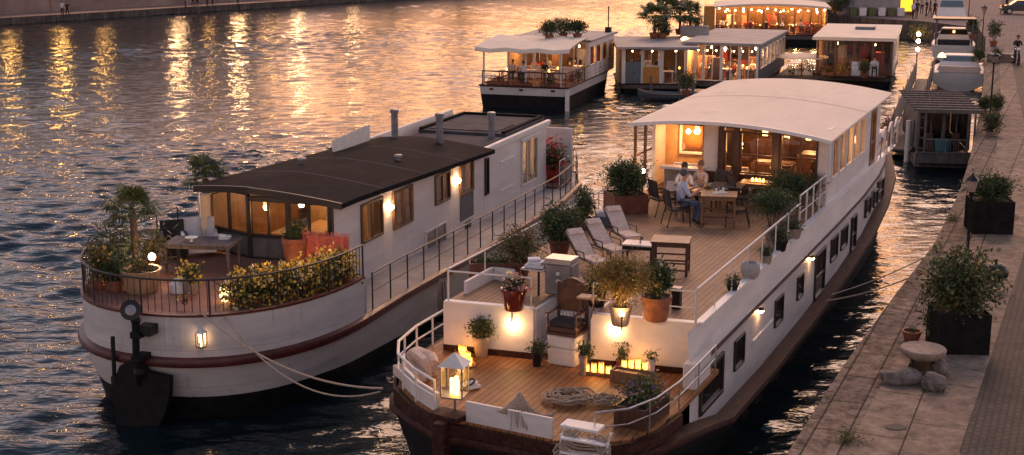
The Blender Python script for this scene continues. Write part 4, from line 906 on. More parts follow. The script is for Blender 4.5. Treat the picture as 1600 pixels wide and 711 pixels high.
# the stern wall with its recess
def wseg(m, a, b, z0, z1, t=.08):
    m.strip([(a[0], a[1], 0), (b[0], b[1], 0)], z0, z1, t)
m = MB(); wseg(m, (.04, -.02), (NX1, -.24), 2.45, 3.49); wseg(m, (NX1+.0, -.20), (NX1+.0, ND-.05), 2.45, 3.49); wseg(m, (NX1, ND), (NX0, ND), 2.45, 3.38); wseg(m, (NX0+.0, ND-.05), (NX0+.0, -.34), 2.45, 3.49); wseg(m, (NX0, -.38), (-5.25, -.57), 2.45, 3.49); wseg(m, (-5.2, -.50), (-5.2, 3.), 2.45, 3.38)
m.build('stern_wall', 'white_paint', br)
m = MB(); wseg(m, (.03, -.07), (NX1-.02, -.295), 2.452, 2.58, .03); m.build('skirting', 'strake_brown', br)
m = MB(); wseg(m, (NX0, -.435), (-5.25, -.625), 2.452, 2.58, .03); m.build('skirting', 'strake_brown', br)
m = MB()
for i in range(3): m.bb(NX0+.02, NX0+.46, .02+i*.3, ND-.05, 2.45+i*.26, 2.71+i*.26)
m.build('steps', 'white_paint', br)
# stern bulwark, white, inside the railing
def seg_ring(ins, z, i0, i1): r_ = hring(ins, z); return r_[i0:i1]
m = MB(); m.strip(seg_ring(.16, 2.45, 16, 19), -.12, .38, .05); m.build('bulwark', 'white_paint', br)
m = MB(); m.strip(seg_ring(.20, 2.45, 20, 24), -.12, .38, .05); m.build('bulwark', 'white_paint', br)
m = MB(); r_ = hring(.02, 2.3); m.strip([Vector(p) for p in r_[12:29]], -.14, .12, .06); m.build('toe_rail', 'strake_brown', br)
m = MB(); m.box((-3.32, -4.22, 2.52), (.62, .42, .10), R(-10)); m.bb(-3.45, -3.2, -4.68, -4.4, .2, 2.50); m.build('stern_post', 'strake_brown', br)
m = MB(); m.bb(.02, .28, -.9, .15, 2.40, 2.95); m.bb(-.32, .02, -.35, -.02, 2.45, 2.95) if False else None; m.build('quarter_block', 'white_paint', br)
# stern rails
pr_ = [Vector((p[0], p[1], 2.47)) for p in hring(.10, 0)[20:28]][::-1]; pr_[0].y = 1.6
rail(br, pr_, .62, 'stern_railing', 'rail_white', .022, (.52,), .75, .030, prm=.02)
sr_ = [Vector((p[0], p[1], 2.46)) for p in hring(.10, 0)[11:16]]; sr_.insert(0, Vector((.33, .3, 2.46)))
rail(br, sr_, .55, 'stern_railing', 'steel', .016, (.5,), 1.2, .022)
# upper deck rails
rail(br, [(.02, -.08, 3.5), (.04, 9.0, 3.5)], .72, 'deck_railing', 'rail_white', .016, (), 1.28, .024)
rail(br, [(.03, 9.0, 3.5), (.04, 12.2, 3.5)], .92, 'deck_railing', 'rail_white', .024, (.5,), .8, .024)
rail(br, [(.0, -.10, 3.5), (NX1+.05, -.30, 3.5)], .66, 'deck_railing', 'rail_white', .014, (.5,), 1.0, .02)
rail(br, [(NX0-.05, -.42, 3.5), (-5.15, -.58, 3.5)], .66, 'deck_railing', 'rail_white', .014, (), 1.85, .02)
rail(br, [(-5.15, -.55, 3.5), (-5.2, 12, 3.5)], .70, 'deck_railing', 'rail_white', .016, (), 1.8, .024)
m = MB(); m.bb(-5.12, -5.04, .1, 1.5, 3.5, 3.78); m.bb(-5.04, -4.55, 1.42, 1.5, 3.5, 3.78); m.build('deck_curb', 'white_paint', br)
# lower windows and doors, outside the topsides plane x = .13
for i, (a, b, c, d) in enumerate([(2.46, 3.3, 1.76, 2.44), (6.15, 7.0, 1.72, 2.40), (8.55, 9.25, 1.78, 2.4), (12.8, 13.8, 1.80, 2.48), (14.3, 15.3, 1.82, 2.46), (18.3, 19.2, 2.02, 2.60), (19.8, 20.5, 2.06, 2.6)]):
    opening(br, .14, a, b, c, d, fm='frame_dark', pm='pane_dark', mull=(), fw=.05, dep=.04)
for a, b, c, d in [(10.7, 12.0, 1.24, 2.50), (15.9, 16.7, 1.42, 2.5), (21.2, 22.4, 1.9, 2.68)]:
    dd = opening(br, .14 if b < 21 else .02, a, b, c, d, fm='frame_dark', pm='pane_dark', name='side_door', mull=(), trans=(.45,), fw=.07, dep=.05)
g = opening(br, .14, -.15, 1.55, 1.62, 2.50, fm='rail_dark', pm='pane_dark', name='quarter_window', mull=(), fw=.09, dep=.05)
for y in (4.55, 10.0): m = MB(); m.box((.20, y, 2.62), (.1, .12, .06)); o = m.build('downlight', 'metal_dark', br); m = MB(); m.ball((.21, y, 2.58), .05, 8); m.build('lamp_glass', 'bulb', o); light(br, (.30, y, 2.5), 3., r=.03)
for y in (5.1,): m = MB(); m.bb(.13, .16, 4.1, 6.0, 1.95, 2.0); m.build('spray_moulding', 'trim_white', br)
# ---- wheelhouse
Y0, ZD = 12.4, 3.5
bays = [(-3.07, -2.93), ]
m = MB(); m.bb(-.26, .0, Y0-.02, Y0+.12, ZD, 5.5); m.build('front_wall', 'white_paint', br)
m = MB(); m.bb(-3.5, -3.08, Y0, Y0+.1, ZD+.75, 5.56); m.build('front_wall', 'white_paint', br)
m = MB(); m.bb(-3.5, -.26, Y0+.0, Y0+.08, ZD, ZD+.74); m.build('front_panel', 'wood_dark', br)
for x in (-2.98, -2.53, -1.40): m = MB(); m.bb(x-.09, x+.09, Y0-.09, Y0+.09, ZD, 5.55); m.build('column', 'wood_dark', br)
for a, b, mu in [(-2.89, -2.62, ()), (-2.44, -1.49, (.5,)), (-1.31, -.26, (.55,))]: pane_front(br, Y0, a, b, ZD+.76, 5.45, 'wood_dark', 'pane', mull=mu, trans=(.45,), fw=.05)
# open bar alcove on the port side
m = MB(); m.bb(-5.2, -3.5, 14.2, 14.3, ZD, 5.6); m.bb(-3.58, -3.5, Y0+.1, 14.2, ZD, 5.6); m.build('alcove_wall', 'wall_warm', br)
pane_front(br, 14.16, -4.75, -3.95, ZD+.9, 5.35, 'frame_white', 'pane_amber', mull=(), fw=.08)
m = MB(); m.bb(-4.7, -3.45, Y0-.35, Y0+.05, ZD+.78, ZD+.85); m.build('bar_counter', 'trim_white', br); m = MB(); m.bb(-4.6, -3.5, Y0-.2, Y0+.0, ZD, ZD+.78); m.build('bar_front', 'stone_pot', br)
# side wall, windows, roof
WS = [(12.95+i*1.07, 13.92+i*1.07) for i in range(5)]
m = MB(); wall_x(m, .02, .10, Y0+.12, 21.0, ZD, 5.62, [(a, b, 4.12, 5.36) for a, b in WS]+[(19.2, 20.2, 3.5, 5.3)]); m.bb(-5.3, -5.2, 13.2, 21, ZD, 5.6); m.bb(-5.2, -.08, 20.9, 21.0, ZD, 5.6); m.build('side_wall', 'white_paint', br)
for a, b in WS: opening(br, .02, a, b, 4.12, 5.36, fm='frame_white', pm='pane', mull=(), fw=.09, dep=.03)
dd = opening(br, -.02, 19.2, 20.2, 3.52, 5.3, fm='frame_wood', pm='pane_amber', name='door', mull=(), trans=(.4,), fw=.1)
def wr(y, dz=0., nx=22): return [(-5.35+5.68*i/nx, y, 5.66-.14*i/nx+.24*(1-abs(2*i/nx-1)**2.0)+dz+(.16*(y-11)/10)) for i in range(nx+1)]
ysr = [11.2, 13, 15.5, 18, 21.2]; tp_ = [wr(y) for y in ysr]; bt = [wr(y, -.055) for y in ysr[::-1]]; m = MB(); m.loft(tp_+bt+[tp_[0]])
for e in (0, 22): m.add([t_[e] for t_ in tp_]+[b_[e] for b_ in bt], [tuple(range(10)) if e else tuple(range(10))[::-1]])
m.build('wheelhouse_roof', 'roof_canvas', br, True)
m = MB(); 
for y in (16.6,): m.loft([wr(y-.02, .006), wr(y, .014), wr(y+.02, .006)])
m.build('roof_seam', 'roof_canvas', br, True)
m = MB(); m.loft([wr(11.15, -.085), wr(11.15, .012), wr(11.22, .016)]); m.build('roof_edge', 'trim_white', br)
m = MB(); m.loft([[(p[0], p[1], 5.50) for p in wr(Y0+.14)], [(p[0], p[1], p[2]-.1) for p in wr(Y0+.14)]]) ; m.build('gable', 'wood_dark', br)
m = MB(); m.bb(-5.2, -.08, Y0+.1, 20.9, ZD+.002, ZD+.02); m.build('saloon_floor', 'inner_dark', br)
m = MB(); m.bb(-5.15, -.1, 20.0, 20.05, ZD+.02, 5.5); m.build('back_panel', 'wall_warm', br)
for x, y, w_, d_, h_ in [(-2.0, 14.6, 1.2, .6, .75), (-1.2, 16.6, .9, .9, .75), (-3.0, 17.5, 1.5, .6, 1.0), (-4.5, 18.0, .6, 2.2, 1.9), (-2.2, 19.6, 3.0, .4, 1.5), (-.6, 14.6, .5, .5, .9)]:
    m = MB(); m.bb(x-w_/2, x+w_/2, y-d_/2, y+d_/2, ZD+.02, ZD+h_); m.bb(x-w_/2+.05, x+w_/2-.05, y-d_/2+.05, y+d_/2-.05, ZD+h_, ZD+h_+.03); m.build('saloon_furniture', 'wood_dark', br)
for x, y, z in [(-1.9, 14.4, 5.0), (-.8, 15.3, 5.05), (-2.7, 16.6, 5.1), (-1.6, 18.2, 5.05), (-2.75, 13.6, 4.9), (-4.35, 13.7, 5.15)]:
    m = MB(); m.ball((x, y, z), .075, 8); m.build('pendant_lamp', 'lamp_white', br); light(br, (x, y, z-.12), 58, r=.1)
for i in range(9): 
    m = MB(); x = -3.4+i*.36; m.box((x, 19.3, 4.35+.35*(i % 2)), (.16, .12, .22)); m.build('shelf_lamp', 'lamp_soft', br)
m = MB()
for y in (12.5, 13.4, 14.3): m.bb(-5.62, -5.54, y-.04, y+.04, ZD, 5.55)
m.bb(-5.61, -5.55, 12.54, 14.26, ZD+1.98, ZD+2.03); m.bb(-5.61, -5.55, 12.54, 14.26, ZD+1.0, ZD+1.05); m.bb(-5.36, -5.3, 13.5, 14.2, ZD+.02, ZD+.8); m.build('side_pergola', 'frame_wood', br)
for y in (15.9,): m = MB(); q = MR.inverted() @ P(975, 262, 3.5); m.bb(q.x-.07+1.7, q.x+.07+1.7, 15.2, 15.32, 2.6, 5.5); m.box((q.x+1.7, 15.26, 5.5), (.42, .3, .36)); m.build('canopy_post', 'frame_white', br)
# curved white bow rail
for k in range(3):
    m = MB(); y = 20.8+k*1.3; m.tube([(.12, y, 3.5), (.14, y, 4.25), (.14, y+.4, 4.5), (.10, y+.95, 4.45), (.08, y+1.15, 4.15), (.05, y+1.3, 3.5)], .035, 8); m.build('bow_railing', 'rail_white', br, True)
m = MB(); m.bb(-4.8, -.5, 21.0, 25.5, 3.5, 3.85); m.build('fore_cabin', 'white_paint', br)
# strings of wall lamps on the stern wall
for px, py in [(799, 508), (959, 516)]:
    A = MR.inverted() @ P(px, py, 2.45+.62); C = MR.inverted() @ Vector((0, 0, HW)); yy = -.52 if px < 900 else -.25; t_ = (yy-C.y)/(A.y-C.y); q = C+(A-C)*t_
    wall_lamp(br, (q.x, q.y-.05, q.z), 4.2, .06); m = MB(); m.tube([(q.x, q.y+.02, q.z+.05), (q.x, q.y+.05, q.z+.45)], .012); m.build('lamp_flex', 'metal_dark', br)

# ------------------------------- things on the lower stern deck
def onR(px, py, z=2.45): return P(px, py, z)
def candle_row(label, p, n, rz, step=.15):
    t = thing('candle_tray', label, 'candles', p, rz, 'trays of lit candle jars'); L = n*step+.08
    m = MB(); m.bb(-L/2, L/2, -.11, .11, 0, .03); m.bb(-L/2, L/2, -.12, -.10, .03, .08); m.bb(-L/2, L/2, .10, .12, .03, .08); m.build('tray', 'wood_table', t)
    for i in range(n):
        x = -L/2+.04+step*(i+.5); h = .17+.03*((i*7) % 3); m = MB(); m.lathe([(.052, .03), (.055, .03+h), (.046, .03+h)], (x, 0, 0), 10); j = m.build('glass_jar', 'pane_amber', t)
        m = MB(); m.lathe([(.038, .035), (.038, .03+h*.72), (.004, .05+h*.8)], (x, 0, 0), 8); m.build('candle', 'candle', j)
    light(t, (0, -.10, .24), 1.3*n, (1, .50, .14), .12); return t
candle_row('row of lit candle jars along the left end of the white stern wall', P(727, 563, 2.45), 7, -AR+R(-52), .14)
candle_row('row of lit candle jars right of the carved chair, under the wall lamp', P(934, 588, 2.45)+Vector((0, .1, 0)), 4, -AR+R(5), .15)
candle_row('row of lit candle jars behind the wooden planter box', P(992, 588, 2.45)+Vector((0, .1, .08)), 4, -AR+R(5), .14)
potted('potted_basil', 'round bushy green plant in a clay pot before the left stern wall', 'potted plant', P(752, 556, 2.45), .17, .42, 'stone_pot', (.28, .28, .22), n=900, leaf=.085, mats=('leaf_mid', 'leaf_dark', 'leaf_mid', 'leaf_olive'), cz=.60, bloom=('flower_red', 'dry'), bn=9, bsize=.05)
potted('potted_shrub', 'young leafy plant in a small square pot on the planter box', 'potted plant', P(972, 575, 2.45), .12, .2, 'corten', (.16, .16, .2), n=130, leaf=.10, square=True, cz=.38)
potted('potted_vine', 'thin trailing plant in a tall white pot right of the stern candles', 'potted plant', P(1018, 590, 2.45), .07, .38, 'white_paint', (.13, .13, .06), n=60, leaf=.09, cz=.44, stems=2)
potted('potted_fern', 'small fern in a narrow pale pot right of the carved chair base', 'potted plant', P(911, 586, 2.45), .085, .42, 'stone_pot', (.19, .19, .08), n=120, leaf=.12, cz=.5, stems=2)
potted('potted_fern', 'dark fern in a black pot on the left of the carved chair base', 'potted plant', P(839, 572, 2.45), .11, .34, 'metal_dark', (.2, .16, .08), n=130, leaf=.10, cz=.42, stems=3)
t = thing('wooden_crate', 'brown wooden planter box lying before the stern candles', 'box', P(988, 598, 2.45), -AR+R(-4)); m = MB(); m.bb(-.42, .42, -.15, -.125, 0, .24); m.bb(-.42, .42, .125, .15, 0, .24); m.bb(-.42, -.395, -.125, .125, 0, .24); m.bb(.395, .42, -.125, .125, 0, .24); m.bb(-.395, .395, -.125, .125, .02, .2); m.build('box_body', 'wood_table', t)
t = potted('potted_lavender', 'wooden trough of purple and pink flowers beside the starboard stern rail', 'planter', P(1003, 655, 2.45), (.30, .55), .38, 'wood_dark', (.34, .58, .24), n=800, leaf=.10, mats=('leaf_dark', 'leaf_mid', 'leaf_pale'), square=True, rz=-AR+R(-6), cz=.52, bloom=('flower_purple', 'dry', 'leaf_pale'), bn=110, bsize=.07)
# carved high backed chair on its white plinth
t = thing('carved_chair', 'antique carved chair with leather back on a white plinth in the stern wall recess', 'chair', P(877, 572, 2.45), -AR-R(3)); 
m = MB(); m.bb(-.31, .31, -.0, .60, 0, .36); m.bb(-.315, .315, -.01, .60, .37, .62); m.build('plinth', 'white_paint', t)
m = MB(); m.bb(-.33, .33, -.04, .6, .64, .70); m.bb(-.30, .30, 0, .56, .70, .80); m.build('seat', 'wood_dark', t); m = MB(); m.box((0, .26, .86), (.56, .5, .1)); m.build('cushion', 'cloth_dark', t)
for a in (-1, 1):
    m = MB(); m.lathe([(.03, .7), (.035, .8), (.02, .86), (.035, .95), (.02, 1.0), (.03, 1.06)], (a*.31, 0, 0), 8); m.bb(a*.31-.035, a*.31+.035, -.05, .5, 1.06, 1.10); m.build('armrest', 'wood_dark', t)
    m = MB(); m.bb(a*.31-.03, a*.31+.03, .5, .57, .7, 1.62); m.build('back_post', 'wood_dark', t)
bp_ = [(-.28, 1.02), (.28, 1.02), (.28, 1.52), (.2, 1.64), (.1, 1.70), (0, 1.72), (-.1, 1.70), (-.2, 1.64), (-.28, 1.52)]; n_ = len(bp_)
m = MB(); m.add([(x, .50, z) for x, z in bp_]+[(x, .56, z) for x, z in bp_], [tuple(range(n_)), tuple(range(n_, 2*n_))[::-1]]+[(i, i+n_, (i+1) % n_+n_, (i+1) % n_) for i in range(n_)]); m.build('backrest', 'wood_dark', t)
m = MB(); b2_ = [(x*.82, 1.36+(z-1.36)*.84) for x, z in bp_]; m.add([(x, .49, z) for x, z in b2_]+[(0, .465, 1.4)], [(i, (i+1) % n_, n_) for i in range(n_)]); m.build('leather_panel', 'leather', t, True)
m = MB()
for i in range(7): m.lathe([(.014, .88), (.022, .93), (.012, .97), (.02, 1.0)], (-.24+.08*i, .5, 0), 6)
m.build('spindles', 'trim_white', t)
# big lantern on its post
t = thing('post_lantern', 'large glass lantern with candles on a post at the stern tip', 'lantern', P(711, 645, 2.5), -AR+R(8)); lantern(t, (0, 0, 0), .40, .84, .32, 5, 'metal_grey', 'candle')
# sail bags and cushions port quarter
t = thing('deck_cushion', 'tan canvas cushion roll in the port corner of the stern deck', 'cushion', P(660, 578, 2.45), -AR+R(-30)); m = MB(); m.tube([(-.42, 0, .2), (-.2, 0, .24), (.2, .03, .24), (.42, 0, .2)], [.12, .2, .2, .12], 12); m.build('cushion', 'cloth_stripe', t, True)
t = thing('deck_cushion', 'pale flat cushion leaning on the port stern rail', 'cushion', P(640, 592, 2.45), -AR+R(-42)); m = MB(); m.box((0, 0, .12), (.7, .45, .2)); m.box((0, .25, .3), (.7, .12, .4), rx=R(14)); m.build('cushion', 'cloth_stripe', t, True)
t = thing('magazine', 'folded white cloth on a dark ring beside the stern lantern', 'cloth', P(735, 607, 2.45), R(20)); m = MB(); m.box((0, 0, .05), (.32, .26, .06), .3); m.box((.03, .02, .10), (.24, .18, .05), -.3); m.build('cloth', 'cloth_white', t); m = MB(); m.tube([(.20*math.cos(a)-.12, .16*math.sin(a), .1+.07*math.cos(a)) for a in [2*PI*i/16 for i in range(16)]], .02, 6, closed=True); m.build('ring', 'rubber', t)
# ropes: flat coils, draped rope on the bulwark, ladder
def coil(label, p, r0, r1, turns, r=.022, rz=0, name='rope_coil'):
    m = MB(); n = int(turns*22); pts = []
    for i in range(n): a = 2*PI*i/22; f_ = i/n; rr = (r0+(r1-r0)*((f_*2.5) % 1))*(1+.06*math.sin(a*2.3+f_*9)); pts.append((rr*math.cos(a)*1.15, rr*math.sin(a), .03+f_*.16+.02*math.sin(a*3+i)))
    m.tube(pts, r, 5); return tag(m.build(name, 'rope', loc=p, rz=rz), label, 'rope')
coil('loosely heaped mooring rope lying on the warm stern deck', P(888, 628, 2.45), .15, .44, 9)
coil('smaller heap of rope by the white gate of the stern ladder', P(945, 632, 2.45), .06, .26, 5, .02)
t = thing('draped_rope', 'grey netted rope draped in swags over the stern bulwark', 'rope', (0, 0, 0)); m = MB()
for k in range(9):
    a_, b_, c_ = P(778+k*3, 640-k*.8, 2.86), P(812+k*2, 610+k*1.5, 3.0), P(868-k*2, 640+k, 2.75)
    for q0, q1, sg in ((a_, b_, .05), (b_, c_, .22+.02*k)):
        m.tube([q0.lerp(q1, i/10)-Vector((0, 0, sg*4*(i/10)*(1-i/10)+.028*k))+Vector((random.uniform(-.01, .01), .02*k-.1, 0)) for i in range(11)], .022, 5)
    m.tube([P(800+k*5, 642, 2.84)+Vector((0, -.03, -.0)), P(800+k*5, 642, 2.84)+Vector((random.uniform(-.03, .03), -.12, -.20-.15*random.random()))], .014, 4)
m.build('rope', 'rope', t)
m = MB(); q = P(812, 612, 3.0); m.tube([(q.x, q.y, 2.45), (q.x, q.y, 2.98)], .035); m.build('post', 'wood_dark', t)
t = thing('boarding_ladder', 'white stern gate and ladder wrapped in thick tangled ropes', 'ladder', P(912, 692, 2.5), -AR-R(2))
m = MB(); m.box((-.05, .05, .28), (.70, .34, .05)); m.build('gate_board', 'trim_white', t)
m = MB()
for k in range(5): m.box((.12, -.28-.03*k, .16-.24*k), (.80, .16, .035))
m.build('rungs', 'trim_white', t)
for a in (-1, 1): m = MB(); m.tube([(a*.42+.12, -.1, .30), (a*.42+.12, -.25, .18), (a*.42+.12, -.40, -1.1)], .03, 8); m.build('side_rail', 'trim_white', t)
m = MB()
for k in range(16):
    s_ = -1 if k % 2 else 1; x = .12+s_*.38+random.uniform(-.1, .1); pts = []
    for i in range(12): pts.append((x+.09*math.sin(i*1.1+k)+(-s_*.18*(i < 3)*(3-i)/3), -.14-.03*i+random.uniform(-.05, .03)-.05, .28-.11*i*(.6+.05*(k % 8))))
    m.tube(pts, .02, 5)
for k in range(8): y = -.2-.02*k; m.tube([(-.28+.8*i/8, y-.05*math.sin(i), .24-.05*k-.10*math.sin(PI*i/8)) for i in range(9)], .019, 5)
m.build('tangled_rope', 'rope', t)

# ------------------------------- things on the dining deck (z = 3.5)
U = 3.5
potted('glazed_pot', 'burgundy glazed pot of white blossom standing at the stern edge of the dining deck', 'potted plant', P(803, 484, U), .26, .46, 'glazed_red', (.21, .21, .15), n=240, leaf=.10, cz=.52, bloom=('flower_white', 'flower_pink'), bn=110, bsize=.07)
t = potted('weeping_tree', 'feathery olive green weeping plant in a pot lit from below', 'potted plant', P(969, 508, U), .22, .40, 'stone_pot', (.52, .52, .27), n=2600, leaf=.24, mats=('leaf_gold', 'leaf_olive', 'leaf_gold'), stems=9, cz=1.0, droop=.75, shell=.15, aspect=9, bloom=('flower_yellow',), bn=30, bsize=.04)
light(t, (.0, -.40, .42), 14, (1, .58, .16), .06, 'uplight'); m = MB(); m.lathe([(.05, 0), (.05, .05), (.03, .06)], (0, -.36, .30), 8); m.build('spotlight', 'bulb', t)
t_ = m; m = MB(); m.tube([(0, -.36, 0), (0, -.36, .3)], .015); m.build('lamp_stake', 'metal_dark', t)
m = MB(); 
potted('potted_hydrangea', 'large terracotta pot with a dark round shrub near the stern starboard corner', 'potted plant', P(1025, 500, U), .30, .50, 'terracotta', (.36, .36, .30), n=1300, leaf=.12, mats=('leaf_dark', 'leaf_mid'), cz=.86, bloom=('leaf_pale', 'flower_white'), bn=50, bsize=.06)
potted('potted_shrub', 'low leafy plant in a tall black planter under the weeping plant', 'potted plant', P(932, 478, U), .22, .45, 'metal_dark', (.30, .28, .16), n=320, leaf=.12, cz=.52)
t = thing('stand', 'narrow black box standing beside the big terracotta pot', 'box', P(1057, 482, U), -AR); m = MB(); m.bb(-.09, .09, -.09, .09, 0, .42); m.build('box_body', 'metal_dark', t); m = MB(); m.bb(-.10, .10, -.10, .10, .42, .45); m.build('lid', 'metal_grey', t)
# barbecue cabinet
t = thing('barbecue', 'steel barbecue cabinet with round knobs behind the carved chair', 'barbecue', P(877, 462, U), -AR); m = MB(); m.bb(-.30, .30, -.2, .25, .06, .72); m.build('cabinet', 'metal_grey', t, False); m = MB(); m.box((0, 0, .78), (.6, .48, .12)); m.build('lid', 'steel', t)
for k in range(2): m = MB(); m.lathe([(.045, 0), (.03, .03)], n=10); m.v = [(x, -.2-z, .52-.16*k+y) for x, y, z in m.v]; m.build('knob', 'trim_white', t)
m = MB(); m.bb(-.85, -.31, -.2, .25, .52, .56); m.build('side_shelf', 'steel', t)
for a in (-.8, -.45): m = MB(); m.bb(a-.02, a+.02, -.18, -.14, 0, .52); m.build('leg', 'metal_dark', t)
t = thing('folded_towels', 'stack of pale folded towels on the barbecue side shelf', 'towels', P(877, 462, U), -AR); m = MB(); m.box((-.58, 0, .60), (.42, .32, .07), .1); m.box((-.55, .02, .67), (.34, .28, .06), -.2); m.box((-.62, .0, .73), (.26, .22, .05), .5); m.build('towels', 'cloth_white', t)
# port side planters
potted('trough_planter', 'long terracotta trough on the port rail with little growing in it', 'planter', P(768, 432, U), (.50, .2), .34, 'corten', (.5, .2, .12), n=180, leaf=.12, square=True, rz=-AR+R(28), cz=.36)
potted('potted_grass', 'reddish potted grasses left of the barbecue', 'potted plant', P(812, 432, U), .24, .36, 'corten', (.40, .36, .36), n=900, leaf=.24, mats=('leaf_olive', 'leaf_mid', 'dry'), aspect=7, cz=.66)
potted('potted_shrub', 'tall dark leafy shrub at the port rail beside the deck chairs', 'potted plant', P(874, 398, U), .26, .38, 'corten', (.48, .45, .50), n=1700, leaf=.13, cz=.72)
potted('potted_shrub', 'dark upright conifer shrub at the port rail farther along', 'potted plant', P(913, 358, U), .22, .3, 'corten', (.32, .36, .50), n=900, leaf=.12, cz=.62)
potted('potted_shrub', 'low shrub between the two dark shrubs of the port rail', 'potted plant', P(895, 372, U), .2, .28, 'corten', (.35, .35, .28), n=500, leaf=.12, mats=('leaf_mid', 'leaf_olive'), cz=.5)
potted('square_planter', 'big square rust red planter with a dense round bush', 'planter', P(979, 334, U)+Vector((0, .35, 0)), .48, .52, 'corten', (.66, .60, .46), n=3000, leaf=.12, mats=('leaf_dark', 'leaf_mid'), square=True, rz=-AR+R(45)-R(6), cz=.95)
t = thing('glow_lamp', 'small glowing garden lamp behind the big square planter', 'lamp', P(1004, 300, U), 0); m = MB(); m.tube([(0, 0, 0), (0, 0, .55)], .02); m.build('stem', 'metal_dark', t); m = MB(); m.ball((0, 0, .62), .07, 8); m.build('globe', 'bulb', t, True); light(t, (0, -.05, .8), 5)
t = thing('cool_box', 'dark basket with folded white towels on the port side of the deck', 'basket', P(946, 352, U), -AR); m = MB(); m.bb(-.30, .30, -.22, .22, 0, .26); m.build('basket', 'panel_blue', t); m = MB(); m.box((0, 0, .30), (.5, .34, .1), .1); m.ball((0, 0, .36), .2, 10, sc_=(1.2, .8, .3)); m.build('towel', 'cloth_white', t, True)
def lounger(label, p, rz):
    t = thing('deck_chair', label, 'deck chair', p, rz, 'striped deck chairs in a row')
    m = MB(); B = MB()
    for a in (-.28, .28): 
        m.tube([(a, -.62, .34), (a, .55, .30)], .022); m.tube([(a, -.28, .33), (a, -1.0, .88)], .022)
    m.build('frame', 'wood_dark', t)
    for a in (-.28, .28):
        for b in (-.55, .5): q = MB(); q.tube([(a, b, 0), (a, b*.92, .32)], .02); q.build('leg', 'wood_dark', t)
    c = MB(); c.box((0, .15, .345), (.5, .82, .05)); c.build('seat', 'cloth_stripe', t)
    c = MB(); c.box((0, -.63, .63), (.50, .90, .055), rx=R(-37.4)); c.build('backrest', 'cloth_stripe', t)
    c = MB(); c.box((0, -.90, .88), (.46, .2, .08), rx=R(-37.4)); c.build('pillow', 'cloth_stripe', t)
    for a in (-.3, .3): q = MB(); q.tube([(a, -.45, .50), (a, .05, .52), (a, .1, .32)], .018); q.build('armrest', 'wood_dark', t)
    return t
la = -AR-R(128)
l1 = lounger('nearest of the three striped deck chairs in a row', P(925, 422, U), la)
l1.scale = (.84,)*3
dup(l1, P(953, 404, U), la, 'middle one of the three striped deck chairs in a row'); dup(l1, P(978, 382, U), la-R(8), 'farthest of the three striped deck chairs, left of the white table')
t = table('side_table', 'low white topped table at the foot of the deck chairs', P(998, 408, U), .72, .5, .44, 'metal_dark', -AR+R(6), topm='ceramic', leg=.035)
t = thing('table_bottle', 'small bottle in the middle of the white topped table', 'bottle', P(998, 408, U)+Vector((.03, 0, .44))); m = MB(); m.lathe([(.02, 0), (.022, .08), (.008, .1), (.008, .14)], n=8); m.build('glass_body', 'pane_dark', t)
table('bar_table', 'dark wooden table with cross rails standing empty near the starboard rail', P(1048, 427, U)+Vector((0, .05, 0)), .86, .74, .78, 'wood_dark', -AR+R(12), stretch=True, leg=.06)
tw = table('dining_table', 'brown wooden table with lattice stretchers where the man in the pale shirt sits', P(1122, 352, U), .92, .80, .84, 'wood_table', -AR+R(14), stretch=True, leg=.055)
tp = P(1122, 352, U)+Vector((0, 0, .84))
t = thing('tableware', 'white cups and a tray on the table of the man in the pale shirt', 'tableware', tp+Vector((.02, .05, 0)), 0)
m = MB(); m.box((0, 0, .012), (.34, .22, .02), .2); m.build('tray', 'ceramic', t)
for a, b, h in [(-.08, .03, .12), (.02, -.03, .09), (.1, .04, .14)]: m = MB(); m.lathe([(.025, .022), (.035, h), (.03, h), (.02, .04)], (a, b, 0), 10); m.build('cup', 'ceramic', t, True)
table('dining_table', 'small wooden table of the couple before the bar', P(1086, 338, U), .95, .6, .74, 'wood_light', -AR, leg=.05)
t = thing('candle_glass', 'lit candle glass on the table of the couple', 'candle', P(1086, 338, U)+Vector((-.25, .02, .74))); m = MB(); m.lathe([(.04, 0), (.05, .1), (.045, .1)], n=10); m.build('glass_jar', 'pane_amber', t); m = MB(); m.lathe([(.03, .005), (.03, .07)], n=8); m.build('candle', 'candle', t); light(t, (0, -.02, .25), 10, r=.05)
t = thing('bread_basket', 'orange lit bread basket on the right of the couple table', 'basket', P(1086, 338, U)+Vector((.30, .0, .74))); m = MB(); m.lathe([(.09, 0), (.14, .09), (.13, .09), (.08, .02)], n=12); m.build('basket', 'wicker', t); m = MB(); m.ball((-.04, 0, .08), .06, 8); m.ball((.05, .02, .08), .05, 8); m.build('bread', 'wood_light', t, True)
table('dining_table', 'dark table with a warm lit tray near the glass front of the saloon', P(1183, 326, U), 1.0, .7, .74, 'wood_table', -AR, leg=.05)
t = thing('candle_tray', 'amber lit tray on the table near the saloon glass', 'tray', P(1183, 326, U)+Vector((0, .0, .74)), -AR); m = MB(); m.bb(-.24, .24, -.1, .1, 0, .02); m.build('tray', 'wood_light', t)
for i in range(4): m = MB(); m.lathe([(.03, .02), (.03, .09), (.005, .11)], (-.16+.1*i, 0, 0), 8); m.build('candle', 'candle', t)
light(t, (0, -.1, .3), 11)
t = thing('laptop', 'dark open folder lying behind the man\'s table', 'folder', P(1135, 330, U)+Vector((0, 0, .0)), -AR); m = MB(); m.bb(-.42, .42, -.3, .3, .70, .74); m.build('tabletop', 'wood_grey', t)
for a in (-.36, .36):
    for b in (-.25, .25): m = MB(); m.bb(a-.02, a+.02, b-.02, b+.02, 0, .70); m.build('leg', 'wood_dark', t)
t['label'] = 'small grey table just behind the table of the man in the pale shirt'; t['category'] = 'table'; t.name = 'small_table'
